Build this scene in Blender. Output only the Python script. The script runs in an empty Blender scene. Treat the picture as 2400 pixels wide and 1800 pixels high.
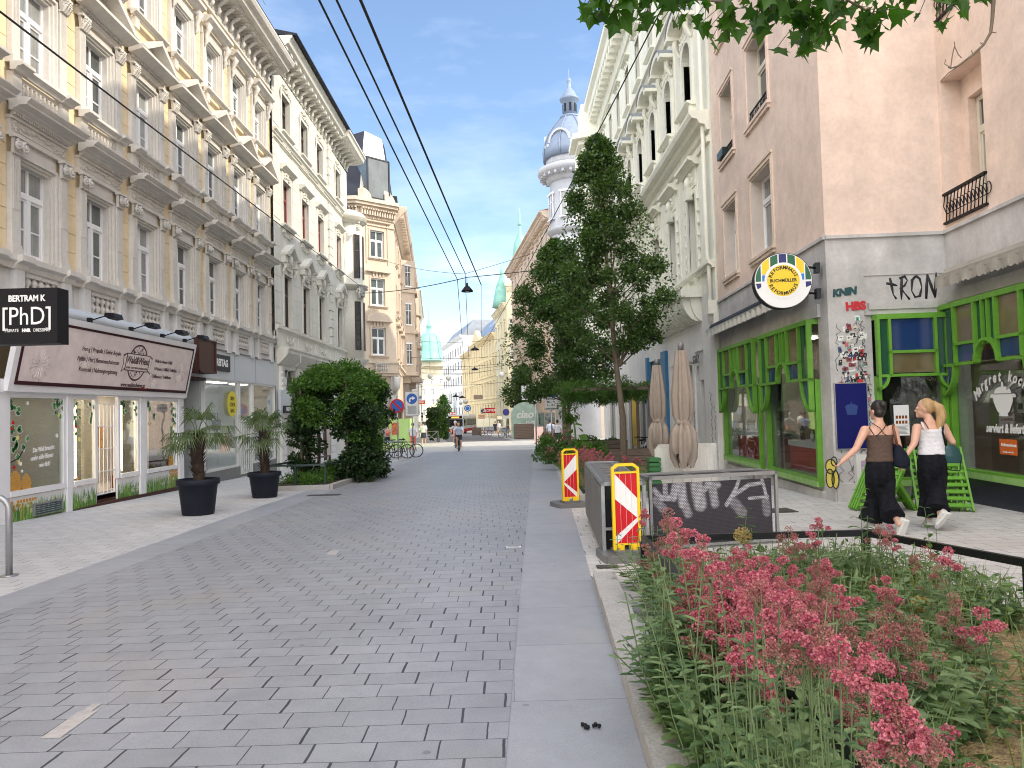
import bpy, bmesh, math, random
from mathutils import Vector, Matrix
R=math.radians
random.seed(7)
SC=bpy.context.scene
COL=SC.collection
# ---------------------------------------------------------------- camera
F_PX=1700.0; CAM_H=1.5
def cam_axes(yaw,pitch,roll):
    f=Vector((math.sin(yaw)*math.cos(pitch),math.cos(yaw)*math.cos(pitch),math.sin(pitch)))
    r=Vector((math.cos(yaw),-math.sin(yaw),0)); u=r.cross(f)
    c,s=math.cos(roll),math.sin(roll)
    return c*r-s*u, s*r+c*u, f
CR,CU,CF=cam_axes(R(0.391),R(2.0792),0.026)
cd=bpy.data.cameras.new('camera'); cam=bpy.data.objects.new('camera',cd); COL.objects.link(cam)
cd.sensor_width=36; cd.lens=36*F_PX/2400; cd.clip_end=2000; cd.clip_start=.05
mw=Matrix((CR,CU,-CF)).transposed().to_4x4(); mw.translation=Vector((0,0,CAM_H)); cam.matrix_world=mw
SC.camera=cam
# ---------------------------------------------------------------- sky, sun, exposure
SUN_EL=R(37); SUN_AZ=R(104)      # azimuth measured from +Y towards +X
SDIR=Vector((math.sin(SUN_AZ)*math.cos(SUN_EL),math.cos(SUN_AZ)*math.cos(SUN_EL),math.sin(SUN_EL)))
W=bpy.data.worlds.new('World'); SC.world=W; W.use_nodes=True
nt=W.node_tree; bg=nt.nodes['Background']; sky=nt.nodes.new('ShaderNodeTexSky')
sky.sky_type='NISHITA'; sky.sun_disc=False; sky.sun_elevation=SUN_EL; sky.sun_rotation=SUN_AZ
sky.air_density=1.0; sky.dust_density=0.3; sky.ozone_density=1.5; sky.altitude=200
# thin summer cloud: mixed into the sky by direction
tc=nt.nodes.new('ShaderNodeTexCoord'); mp=nt.nodes.new('ShaderNodeMapping'); mp.inputs['Scale'].default_value=(2.2,2.2,7)
nz=nt.nodes.new('ShaderNodeTexNoise'); nz.inputs['Scale'].default_value=2.1; nz.inputs['Detail'].default_value=7; nz.inputs['Roughness'].default_value=.58
cr=nt.nodes.new('ShaderNodeValToRGB'); cr.color_ramp.elements[0].position=.5; cr.color_ramp.elements[1].position=.78
sep=nt.nodes.new('ShaderNodeSeparateXYZ'); mr=nt.nodes.new('ShaderNodeMapRange')
mr.inputs['From Min'].default_value=.02; mr.inputs['From Max'].default_value=.24; mr.inputs['To Min'].default_value=1; mr.inputs['To Max'].default_value=.14
mul=nt.nodes.new('ShaderNodeMath'); mul.operation='MULTIPLY'
mix=nt.nodes.new('ShaderNodeMixRGB'); mix.inputs['Color2'].default_value=(7.5,7.8,8.2,1)
L=nt.links.new
L(tc.outputs['Generated'],mp.inputs['Vector']); L(mp.outputs['Vector'],nz.inputs['Vector']); L(nz.outputs['Fac'],cr.inputs['Fac'])
L(tc.outputs['Generated'],sep.inputs['Vector']); L(sep.outputs['Z'],mr.inputs['Value'])
L(cr.outputs['Color'],mul.inputs[0]); L(mr.outputs['Result'],mul.inputs[1]); L(mul.outputs[0],mix.inputs['Fac'])
L(sky.outputs['Color'],mix.inputs['Color1'])
# unseen bright cloud added behind the camera to lighten the shaded street
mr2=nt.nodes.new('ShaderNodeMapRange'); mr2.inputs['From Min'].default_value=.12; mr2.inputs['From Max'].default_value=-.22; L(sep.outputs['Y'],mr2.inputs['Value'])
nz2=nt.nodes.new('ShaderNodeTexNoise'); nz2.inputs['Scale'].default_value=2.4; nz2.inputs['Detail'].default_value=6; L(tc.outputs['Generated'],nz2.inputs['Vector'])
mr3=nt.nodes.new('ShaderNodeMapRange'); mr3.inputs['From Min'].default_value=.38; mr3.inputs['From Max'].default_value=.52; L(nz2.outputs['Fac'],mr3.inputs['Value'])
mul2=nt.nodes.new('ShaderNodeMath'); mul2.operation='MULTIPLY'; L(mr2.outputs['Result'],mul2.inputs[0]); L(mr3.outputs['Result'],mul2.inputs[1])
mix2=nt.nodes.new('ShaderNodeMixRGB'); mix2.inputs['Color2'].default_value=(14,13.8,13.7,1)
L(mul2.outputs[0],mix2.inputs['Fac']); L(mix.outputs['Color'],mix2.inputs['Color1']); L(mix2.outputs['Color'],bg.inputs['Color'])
bg.inputs['Strength'].default_value=0.15
sd=bpy.data.lights.new('sun','SUN'); sd.energy=2.3; sd.angle=R(.53); sd.color=(1,.90,.74)
sun=bpy.data.objects.new('sun',sd); COL.objects.link(sun); sun.rotation_euler=SDIR.to_track_quat('Z','Y').to_euler(); sun.location=(30,0,40)
vs=SC.view_settings; SC.display_settings.display_device='sRGB'
vs.view_transform='Standard'; vs.look='None'; vs.gamma=1; vs.use_curve_mapping=False
vs.exposure=0.95
cy=SC.cycles if hasattr(SC,'cycles') else None
if cy:
    cy.use_denoising=True; cy.filter_width=1.05; cy.max_bounces=8; cy.diffuse_bounces=4; cy.glossy_bounces=4; cy.transparent_max_bounces=16; cy.transmission_bounces=6
    cy.sample_clamp_indirect=6; cy.caustics_reflective=False; cy.caustics_refractive=False
# ---------------------------------------------------------------- measuring helpers
GY=[-60,0,40,60,300]; GZ=[1.23,0,-.82,-.98,-5.2]
def gz(Y):
    for i in range(4):
        if Y<=GY[i+1] or i==3:
            t=(Y-GY[i])/(GY[i+1]-GY[i]); return GZ[i]+t*(GZ[i+1]-GZ[i])
def ray(px,py): return CF+CR*((px-1200)/F_PX)+CU*((900-py)/F_PX)
def at(px,py,axis,val):
    d=ray(px,py); o=Vector((0,0,CAM_H)); t=(val-o[axis])/d[axis]; return o+d*t
def atX(px,py,X): return at(px,py,0,X)
def atY(px,py,Y): return at(px,py,1,Y)
# ---------------------------------------------------------------- object helpers
def tag(o,label=None,cat=None,group=None,kind=None):
    if label: o['label']=label
    if cat: o['category']=cat
    if group: o['group']=group
    if kind: o['kind']=kind
    return o
def thing(name,label,cat,loc=(0,0,0),rz=0,group=None,rot=None):
    o=bpy.data.objects.new(name,None); COL.objects.link(o); o.location=loc; o.rotation_euler=rot or (0,0,rz); o.empty_display_size=.2
    return tag(o,label,cat,group)
def copy_tree(o,parent=None):
    c=o.copy(); COL.objects.link(c); c.parent=parent
    if parent: c.matrix_parent_inverse=o.matrix_parent_inverse
    for ch in list(o.children): copy_tree(ch,c)
    return c
def inst(name,me,parent,loc=(0,0,0),rz=0,rot=None,scale=None):
    o=bpy.data.objects.new(name,me); COL.objects.link(o); o.location=loc; o.rotation_euler=rot or (0,0,rz)
    if scale: o.scale=scale
    o.parent=parent; return o
class M:
    def __init__(s): s.v=[]; s.f=[]; s.m=[]; s.s=[]
    def add(s,vs,fs,mat=0,smooth=False):
        b=len(s.v); s.v+=[tuple(p) for p in vs]
        for f in fs: s.f.append(tuple(b+i for i in f)); s.m.append(mat); s.s.append(smooth)
    def box(s,x0,x1,y0,y1,z0,z1,mat=0):
        if x0>x1:x0,x1=x1,x0
        if y0>y1:y0,y1=y1,y0
        if z0>z1:z0,z1=z1,z0
        s.add([(x0,y0,z0),(x1,y0,z0),(x1,y1,z0),(x0,y1,z0),(x0,y0,z1),(x1,y0,z1),(x1,y1,z1),(x0,y1,z1)],
              [(0,3,2,1),(4,5,6,7),(0,1,5,4),(1,2,6,5),(2,3,7,6),(3,0,4,7)],mat)
    def obox(s,c,ax,ay,az,mat=0):      # oriented box, half axes
        c,ax,ay,az=map(Vector,(c,ax,ay,az)); vs=[c+ax*i+ay*j+az*k for k in(-1,1) for j in(-1,1) for i in(-1,1)]
        s.add(vs,[(0,2,3,1),(4,5,7,6),(0,1,5,4),(1,3,7,5),(3,2,6,7),(2,0,4,6)],mat)
    def bar(s,a,b,w,h,mat=0,up=(0,0,1)):
        a,b=Vector(a),Vector(b); d=b-a; l=d.length; d/=l; u=Vector(up); sd=d.cross(u)
        if sd.length<1e-4: sd=d.cross(Vector((1,0,0)))
        sd.normalize(); u=sd.cross(d); s.obox((a+b)/2,d*l/2,sd*w/2,u*h/2,mat)
    def quad(s,a,b,c,d,mat=0): s.add([a,b,c,d],[(0,1,2,3)],mat)
    def prism(s,poly,a,b,axis='y',mat=0,smooth=False):
        # poly: 2D list; axis y: poly=(x,z); axis x: poly=(y,z); axis z: poly=(x,y)
        n=len(poly)
        def P(p,t): return (p[0],t,p[1]) if axis=='y' else ((t,p[0],p[1]) if axis=='x' else (p[0],p[1],t))
        vs=[P(p,a) for p in poly]+[P(p,b) for p in poly]
        s.add(vs,[tuple(range(n-1,-1,-1)),tuple(range(n,2*n))],mat)
        s.add(vs,[(i,(i+1)%n,n+(i+1)%n,n+i) for i in range(n)],mat,smooth)
    def tube(s,pts,r,n=6,mat=0,caps=True,smooth=True):
        pts=[Vector(p) for p in pts]; k=len(pts); rs=r if isinstance(r,(list,tuple)) else [r]*k
        vs=[]; prev=None
        for i,p in enumerate(pts):
            d=(pts[min(i+1,k-1)]-pts[max(i-1,0)]).normalized()
            ref=prev if prev is not None else (Vector((0,0,1)) if abs(d.z)<.9 else Vector((1,0,0)))
            a=d.cross(ref); 
            if a.length<1e-5: a=d.cross(Vector((0,1,0)))
            a.normalize(); b=a.cross(d).normalized(); prev=b
            for j in range(n):
                t=2*math.pi*j/n; vs.append(p+(a*math.cos(t)+b*math.sin(t))*rs[i])
        fs=[(i*n+j,i*n+(j+1)%n,(i+1)*n+(j+1)%n,(i+1)*n+j) for i in range(k-1) for j in range(n)]
        s.add(vs,fs,mat,smooth)
        if caps: s.add(vs[:n],[tuple(range(n-1,-1,-1))],mat); s.add(vs[-n:],[tuple(range(n))],mat)
    def lathe(s,prof,c=(0,0,0),n=16,mat=0,smooth=True,axis='z',a0=0,a1=2*math.pi,sx=1,sy=1):
        if axis=='y' and n>6: smooth=False
        full=abs(a1-a0-2*math.pi)<1e-4; m=n if full else n+1; vs=[]
        for r,z in prof:
            for j in range(m):
                t=a0+(a1-a0)*j/n; x,y=r*math.cos(t)*sx,r*math.sin(t)*sy
                vs.append((c[0]+x,c[1]+y,c[2]+z) if axis=='z' else ((c[0]+x,c[1]+z,c[2]+y) if axis=='y' else (c[0]+z,c[1]+x,c[2]+y)))
        fs=[]
        for i in range(len(prof)-1):
            for j in range(n):
                k=(j+1)%m; fs.append((i*m+j,i*m+k,(i+1)*m+k,(i+1)*m+j))
        s.add(vs,fs,mat,smooth)
        if full:
            for e,o in(() if axis=='y' else ((0,-1),(len(prof)-1,1))):
                if prof[e][0]>1e-4: s.add(vs[e*m:(e+1)*m],[tuple(range(m))[::o]],mat)
    def ball(s,c,r,n=10,m=7,mat=0,sc=(1,1,1)):
        vs=[];
        for i in range(m+1):
            p=math.pi*i/m
            for j in range(n):
                t=2*math.pi*j/n; vs.append((c[0]+r*sc[0]*math.sin(p)*math.cos(t),c[1]+r*sc[1]*math.sin(p)*math.sin(t),c[2]+r*sc[2]*math.cos(p)))
        s.add(vs,[(i*n+j,(i+1)*n+j,(i+1)*n+(j+1)%n,i*n+(j+1)%n) for i in range(m) for j in range(n)],mat,True)
    def mould(s,prof,x0,x1,mat=0):      # prof: (outward,z) top to bottom or any open outline closed against y=0; runs along x, outward = -y
        s.prism([(-p[0],p[1]) for p in prof],x0,x1,'x',mat)
    def mesh(s,name,mats):
        me=bpy.data.meshes.new(name); me.from_pydata(s.v,[],s.f)
        for m in (mats if isinstance(mats,(list,tuple)) else [mats]): me.materials.append(m)
        me.polygons.foreach_set('material_index',s.m); me.polygons.foreach_set('use_smooth',s.s); me.update()
        return me
    def build(s,name,mats,parent=None,loc=(0,0,0),rz=0,rot=None,fix=True):
        me=s.mesh(name,mats)
        if fix:
            bm=bmesh.new(); bm.from_mesh(me); bmesh.ops.remove_doubles(bm,verts=bm.verts,dist=1e-5); bmesh.ops.recalc_face_normals(bm,faces=bm.faces); bm.to_mesh(me); bm.free()
        return inst(name,me,parent,loc,rz,rot)
def arc(cx,cz,r,a0,a1,n,rz=None): return [(cx+r*math.cos(a0+(a1-a0)*i/n),cz+(rz or r)*math.sin(a0+(a1-a0)*i/n)) for i in range(n+1)]
def text(body,size,mat,parent,loc,rot=(math.pi/2,0,0),align='CENTER',ext=.002,name='lettering',bold=0,shear=0,sx=1,space=1):
    cu=bpy.data.curves.new(name,'FONT'); cu.body=body; cu.size=size; cu.align_x=align; cu.align_y='CENTER'; cu.extrude=ext; cu.offset=bold; cu.shear=shear; cu.space_character=space
    cu.resolution_u=3
    o=bpy.data.objects.new(name,cu); COL.objects.link(o); cu.materials.append(mat); o.location=loc; o.rotation_euler=rot; o.scale=(sx,1,1); o.parent=parent; return o
# ---------------------------------------------------------------- materials
def pm(name,col,rough=.7,metal=0,noise=(),bump=None,spec=.5,coat=0,emit=None,trans=0):
    m=bpy.data.materials.new(name); m.use_nodes=True; t=m.node_tree; b=t.nodes['Principled BSDF']; l=t.links.new
    b.inputs['Base Color'].default_value=(*col,1); b.inputs['Roughness'].default_value=rough; b.inputs['Metallic'].default_value=metal
    b.inputs['Specular IOR Level'].default_value=spec; b.inputs['Coat Weight'].default_value=coat
    if trans: b.inputs['Transmission Weight'].default_value=trans
    if emit: b.inputs['Emission Color'].default_value=(*emit[0],1); b.inputs['Emission Strength'].default_value=emit[1]
    if noise or bump: g=t.nodes.new('ShaderNodeNewGeometry')
    val=None
    for nzs in noise:
        sc,am=nzs[0],nzs[1]; st=nzs[2] if len(nzs)>2 else (1,1,1)
        mp=t.nodes.new('ShaderNodeMapping'); mp.inputs['Scale'].default_value=st; l(g.outputs['Position'],mp.inputs['Vector'])
        n=t.nodes.new('ShaderNodeTexNoise'); n.inputs['Scale'].default_value=sc; n.inputs['Detail'].default_value=5; n.inputs['Roughness'].default_value=.6; l(mp.outputs['Vector'],n.inputs['Vector'])
        r=t.nodes.new('ShaderNodeMapRange'); r.inputs['From Min'].default_value=.3; r.inputs['From Max'].default_value=.7; r.inputs['To Min'].default_value=1-am; r.inputs['To Max'].default_value=1+am*.6; l(n.outputs['Fac'],r.inputs['Value'])
        if val is None: val=r.outputs['Result']
        else:
            q=t.nodes.new('ShaderNodeMath'); q.operation='MULTIPLY'; l(val,q.inputs[0]); l(r.outputs['Result'],q.inputs[1]); val=q.outputs[0]
    if val is not None:
        v=t.nodes.new('ShaderNodeVectorMath'); v.operation='SCALE'; v.inputs[0].default_value=col; l(val,v.inputs['Scale']); l(v.outputs[0],b.inputs['Base Color'])
    if bump:
        n=t.nodes.new('ShaderNodeTexNoise'); n.inputs['Scale'].default_value=bump[0]; n.inputs['Detail'].default_value=4; l(g.outputs['Position'],n.inputs['Vector'])
        bp=t.nodes.new('ShaderNodeBump'); bp.inputs['Strength'].default_value=bump[1]; bp.inputs['Distance'].default_value=bump[2] if len(bump)>2 else .01; l(n.outputs['Fac'],bp.inputs['Height']); l(bp.outputs['Normal'],b.inputs['Normal'])
    return m
def plaster(name,col,am=.07,streak=.12,rough=.9): return pm(name,col,rough,noise=((.9,am),(.33,am*1.1),(1.1,streak*.8,(2.6,2.6,.16)),(14,.05),(3.5,am*.6)),bump=(70,.12,.004),spec=.25)
def glass_mat(name,tint=(1,1,1),refl=.12,rough=.02):
    m=bpy.data.materials.new(name); m.use_nodes=True; t=m.node_tree; t.nodes.clear(); l=t.links.new
    o=t.nodes.new('ShaderNodeOutputMaterial'); tr=t.nodes.new('ShaderNodeBsdfTransparent'); tr.inputs[0].default_value=(*tint,1)
    gl=t.nodes.new('ShaderNodeBsdfGlossy'); gl.inputs['Roughness'].default_value=rough; gl.inputs[0].default_value=(1,1,1,1)
    fr=t.nodes.new('ShaderNodeFresnel'); fr.inputs[0].default_value=1.5; ad=t.nodes.new('ShaderNodeMath'); ad.inputs[1].default_value=refl-.04
    g=t.nodes.new('ShaderNodeNewGeometry'); n=t.nodes.new('ShaderNodeTexNoise'); n.inputs['Scale'].default_value=1.1; l(g.outputs['Position'],n.inputs['Vector'])
    bp=t.nodes.new('ShaderNodeBump'); bp.inputs['Strength'].default_value=.05; bp.inputs['Distance'].default_value=.05; l(n.outputs['Fac'],bp.inputs['Height']); l(bp.outputs['Normal'],gl.inputs['Normal'])
    mx=t.nodes.new('ShaderNodeMixShader'); bk=t.nodes.new('ShaderNodeMath'); bk.operation='MULTIPLY_ADD'; bk.inputs[1].default_value=-.8333; bk.inputs[2].default_value=1.5; l(g.outputs['Backfacing'],bk.inputs[0]); l(bk.outputs[0],fr.inputs[0]); l(fr.outputs[0],ad.inputs[0]); l(ad.outputs[0],mx.inputs[0]); l(tr.outputs[0],mx.inputs[1]); l(gl.outputs[0],mx.inputs[2]); l(mx.outputs[0],o.inputs[0]); return m
def pave_mat(name,col,w,h,jw,jh,shift,var=.1,joint=(.02,.02,.024),rough=.6,bigv=.12,swap=False,tint=None,dirt=(.30,.27,.22)):
    m=bpy.data.materials.new(name); m.use_nodes=True; t=m.node_tree; b=t.nodes['Principled BSDF']; l=t.links.new
    def mth(op,a,c=None,d=None):
        q=t.nodes.new('ShaderNodeMath'); q.operation=op
        for i,x in enumerate((a,c,d)):
            if x is None: continue
            if isinstance(x,(int,float)): q.inputs[i].default_value=x
            else: l(x,q.inputs[i])
        return q.outputs[0]
    g=t.nodes.new('ShaderNodeNewGeometry'); s=t.nodes.new('ShaderNodeSeparateXYZ'); l(g.outputs['Position'],s.inputs[0])
    X,Y=(s.outputs[1],s.outputs[0]) if swap else (s.outputs[0],s.outputs[1])
    wob=t.nodes.new('ShaderNodeTexNoise'); wob.inputs['Scale'].default_value=9; l(g.outputs['Position'],wob.inputs['Vector'])
    wv=mth('MULTIPLY',mth('SUBTRACT',wob.outputs['Fac'],.5),.012)
    v=mth('DIVIDE',mth('ADD',Y,wv),h); row=mth('FLOOR',v); fv=mth('SUBTRACT',v,row)
    rn=t.nodes.new('ShaderNodeTexWhiteNoise'); rn.noise_dimensions='1D'; l(row,rn.inputs['W'])
    u=mth('ADD',mth('ADD',mth('DIVIDE',mth('ADD',X,wv),w),mth('MULTIPLY',row,shift)),mth('MULTIPLY',rn.outputs['Value'],.12)); cu=mth('FLOOR',u); fu=mth('SUBTRACT',u,cu)
    wn=t.nodes.new('ShaderNodeTexWhiteNoise'); wn.noise_dimensions='2D'; cb=t.nodes.new('ShaderNodeCombineXYZ'); l(cu,cb.inputs[0]); l(row,cb.inputs[1]); l(cb.outputs[0],wn.inputs['Vector'])
    wn2=t.nodes.new('ShaderNodeTexWhiteNoise'); wn2.noise_dimensions='3D'; cb2=t.nodes.new('ShaderNodeCombineXYZ'); l(cu,cb2.inputs[0]); l(row,cb2.inputs[1]); cb2.inputs[2].default_value=7; l(cb2.outputs[0],wn2.inputs['Vector'])
    jwv=mth('MULTIPLY',mth('ADD',mth('MULTIPLY',wn2.outputs['Value'],1.3),.35),jw/w)
    head=mth('LESS_THAN',fu,jwv); bed=mth('LESS_THAN',fv,jh/h); jn=mth('MAXIMUM',head,mth('MULTIPLY',bed,.8))
    n1=t.nodes.new('ShaderNodeTexNoise'); n1.inputs['Scale'].default_value=.55; n1.inputs['Detail'].default_value=4; l(g.outputs['Position'],n1.inputs['Vector'])
    n2=t.nodes.new('ShaderNodeTexNoise'); n2.inputs['Scale'].default_value=120; n2.inputs['Detail'].default_value=3; l(g.outputs['Position'],n2.inputs['Vector'])
    n3=t.nodes.new('ShaderNodeTexNoise'); n3.inputs['Scale'].default_value=6; n3.inputs['Detail'].default_value=6; l(g.outputs['Position'],n3.inputs['Vector'])
    val=mth('ADD',mth('MULTIPLY',mth('SUBTRACT',wn.outputs['Value'],.5),var*2),1.0)
    val=mth('MULTIPLY',val,mth('ADD',mth('MULTIPLY',mth('SUBTRACT',n1.outputs['Fac'],.5),bigv*2.5),1.0))
    val=mth('MULTIPLY',val,mth('ADD',mth('MULTIPLY',mth('SUBTRACT',n2.outputs['Fac'],.5),.5),1.0))
    val=mth('MULTIPLY',val,mth('ADD',mth('MULTIPLY',mth('SUBTRACT',n3.outputs['Fac'],.5),.3),1.0))
    mp4=t.nodes.new('ShaderNodeMapping'); mp4.inputs['Scale'].default_value=(1.1,.05,1); l(g.outputs['Position'],mp4.inputs['Vector']); n4=t.nodes.new('ShaderNodeTexNoise'); n4.inputs['Scale'].default_value=1.0; n4.inputs['Detail'].default_value=3; l(mp4.outputs[0],n4.inputs['Vector'])
    val=mth('MULTIPLY',val,mth('ADD',mth('MULTIPLY',mth('SUBTRACT',n4.outputs['Fac'],.5),bigv*2.2),1.0))
    vo=t.nodes.new('ShaderNodeTexVoronoi'); vo.inputs['Scale'].default_value=2.3; l(g.outputs['Position'],vo.inputs['Vector']); val=mth('MULTIPLY',val,mth('SUBTRACT',1.0,mth('MULTIPLY',mth('LESS_THAN',vo.outputs['Distance'],.045),.30)))
    sc=t.nodes.new('ShaderNodeVectorMath'); sc.operation='SCALE'; sc.inputs[0].default_value=col; l(val,sc.inputs['Scale'])
    d1=t.nodes.new('ShaderNodeMapRange'); d1.inputs['From Min'].default_value=.56; d1.inputs['From Max'].default_value=.75; d1.inputs['To Max'].default_value=.55; l(n1.outputs['Fac'],d1.inputs['Value'])
    mxd=t.nodes.new('ShaderNodeMixRGB'); mxd.inputs['Color2'].default_value=(*dirt,1); l(d1.outputs[0],mxd.inputs['Fac']); l(sc.outputs[0],mxd.inputs['Color1'])
    mx=t.nodes.new('ShaderNodeMixRGB'); mx.inputs['Color2'].default_value=(*joint,1); l(mth('MULTIPLY',jn,.9),mx.inputs['Fac']); l(mxd.outputs[0],mx.inputs['Color1']); l(mx.outputs[0],b.inputs['Base Color'])
    b.inputs['Roughness'].default_value=rough; b.inputs['Specular IOR Level'].default_value=.4
    hgt=mth('ADD',mth('MULTIPLY',jn,-1.0),mth('MULTIPLY',n2.outputs['Fac'],.12)); hgt=mth('ADD',hgt,mth('MULTIPLY',wn2.outputs['Value'],.25))
    bp=t.nodes.new('ShaderNodeBump'); bp.inputs['Strength'].default_value=.5; bp.inputs['Distance'].default_value=.006; l(hgt,bp.inputs['Height']); l(bp.outputs['Normal'],b.inputs['Normal'])
    return m
def leaf_mat(name,c1,c2,rough=.45,trans=.35):
    m=bpy.data.materials.new(name); m.use_nodes=True; t=m.node_tree; b=t.nodes['Principled BSDF']; l=t.links.new
    oi=t.nodes.new('ShaderNodeNewGeometry'); mx=t.nodes.new('ShaderNodeMixRGB'); mx.inputs[1].default_value=(*c1,1); mx.inputs[2].default_value=(*c2,1)
    l(oi.outputs['Random Per Island'],mx.inputs[0]); l(mx.outputs[0],b.inputs['Base Color']); b.inputs['Roughness'].default_value=rough
    tr=t.nodes.new('ShaderNodeBsdfTranslucent'); v=t.nodes.new('ShaderNodeVectorMath'); v.operation='MULTIPLY'; v.inputs[1].default_value=(1.3,1.5,.5); l(mx.outputs[0],v.inputs[0]); l(v.outputs[0],tr.inputs[0])
    ms=t.nodes.new('ShaderNodeMixShader'); ms.inputs[0].default_value=trans; l(b.outputs[0],ms.inputs[1]); l(tr.outputs[0],ms.inputs[2]); l(ms.outputs[0],t.nodes['Material Output'].inputs[0]); return m
K={}
K['yellow']=plaster('yellow_plaster',(.76,.62,.40)); K['stone']=plaster('grey_stone_plaster',(.64,.61,.56),.08,.10); K['stone2']=plaster('pale_base_plaster',(.66,.65,.63),.05,.08)
K['cream']=plaster('cream_white_plaster',(.68,.66,.59),.05,.08); K['white']=plaster('white_plaster',(.76,.75,.72),.05,.08); K['ivory']=plaster('ivory_plaster',(.82,.81,.70),.04,.07)
K['pink']=plaster('pink_plaster',(.82,.655,.555),.13,.05); K['concrete']=plaster('grey_stone_cladding',(.58,.565,.555),.19,.12,.8)
K['beige']=plaster('beige_plaster',(.62,.51,.40)); K['rose']=plaster('rose_beige_plaster',(.70,.58,.47)); K['gold']=plaster('far_yellow_plaster',(.74,.60,.36)); K['pale']=plaster('pale_yellow_plaster',(.78,.70,.50)); K['greyface']=plaster('grey_paint_and_shade',(.60,.57,.53))
K['wframe']=pm('white_window_paint',(.80,.80,.80),.35); K['brownf']=pm('brown_window_paint',(.06,.035,.03),.4); K['redf']=pm('dark_red_window_paint',(.22,.03,.03),.4); K['creamf']=pm('cream_window_paint',(.70,.66,.56),.4)
K['glass']=pm('window_glass',(.085,.10,.10),.06,noise=((.7,.55),(6,.15,(1,1,.1))),spec=.9); K['glassL']=pm('window_glass_curtain',(.30,.31,.30),.1,noise=((.9,.4),(9,.25,(3,3,.1))),spec=.8); K['glassD']=pm('dark_window_glass',(.03,.035,.04),.05,noise=((.8,.6),),spec=.9)
K['shopglass']=glass_mat('shop_glass',(.92,.95,.94),.12); K['shopglassR']=glass_mat('shaded_shop_glass',(.85,.88,.87),.05)  # second copy mirrors less and is tinted darker, standing for shaded reflections
K['slate']=pm('dark_slate_roof',(.028,.031,.042),.6,spec=.15,noise=((1.5,.2),)); K['tin']=pm('tin_roof',(.28,.30,.33),.45,.3,noise=((1,.15),)); K['copper']=pm('green_copper',(.22,.45,.38),.6,noise=((1.2,.2),)); K['leadroof']=pm('lead_dome',(.20,.25,.34),.55,.1,noise=((2,.15),)); K['redroof']=pm('red_tile_roof',(.35,.13,.08),.8,noise=((3,.2),))
K['tower']=plaster('tower_plaster',(.47,.48,.51),.05,.08)
K['whitepaint']=pm('white_gloss_paint',(.80,.80,.82),.4,noise=((2,.05),)); K['offwhite']=pm('off_white',(.68,.68,.66),.5,noise=((2,.06),))
K['black']=pm('black_paint',(.010,.010,.014),.5,spec=.2); K['blackm']=pm('black_metal',(.02,.022,.025),.4,.5); K['darkgreen']=pm('dark_green_rail_paint',(.015,.035,.03),.4); K['steel']=pm('galvanised_steel',(.36,.37,.38),.4,.7,noise=((8,.15),)); K['greymetal']=pm('grey_metal',(.20,.20,.20),.5,.4,noise=((5,.15),))
K['brown']=pm('brown_lacquer',(.065,.028,.022),.5,spec=.25); K['maroon']=pm('maroon_frame',(.045,.012,.017),.6,spec=.2); K['anthra']=pm('anthracite_paint',(.05,.053,.06),.6,spec=.2); K['navy']=pm('dark_navy_resin',(.016,.019,.030),.6,spec=.2,noise=((3,.15),))
K['bluegrey']=pm('pale_blue_grey_panel',(.52,.56,.60),.4,noise=((1,.04),)); K['soil']=pm('straw_mulch',(.36,.26,.13),.95,noise=((9,.5),(40,.5)),bump=(60,1,.03)); K['earth']=pm('dark_soil',(.05,.035,.025),.95,noise=((9,.4),),bump=(40,1,.03))
K['green']=pm('bright_green_paint',(.125,.33,.03),.45,noise=((4,.14),(25,.08))); K['greenw']=pm('worn_light_green_paint',(.26,.46,.14),.5,noise=((6,.2),)); K['red']=pm('signal_red',(.55,.010,.018),.5,spec=.3); K['yellowp']=pm('traffic_yellow',(.85,.58,.01),.4); K['signblue']=pm('sign_blue',(.01,.10,.42),.4); K['signwhite']=pm('sign_white',(.80,.80,.80),.4)
K['wood']=pm('weathered_wood',(.20,.15,.12),.8,noise=((3,.3,(1,1,12)),)); K['woodw']=pm('whitewashed_boards',(.62,.60,.55),.7,noise=((3,.12,(9,9,.6)),(20,.08))); K['fabric']=pm('taupe_canvas',(.32,.265,.22),.9,noise=((6,.1),),bump=(300,.2,.002))
K['granite']=pm('granite_kerb',(.40,.39,.38),.75,noise=((3,.12),(60,.25)),bump=(90,.2,.004)); K['cobalt']=pm('cobalt_board',(.005,.008,.11),.5,noise=((2,.1),),spec=.2); K['skin']=pm('skin',(.62,.36,.26),.5,noise=((9,.05),)); K['skin'].node_tree.nodes['Principled BSDF'].inputs['Subsurface Weight'].default_value=.08
K['bark']=pm('tree_bark',(.16,.125,.09),.9,noise=((12,.35,(1,1,.25)),),bump=(30,.6,.02)); K['cable']=pm('black_cable',(.012,.012,.012),.6)
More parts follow.
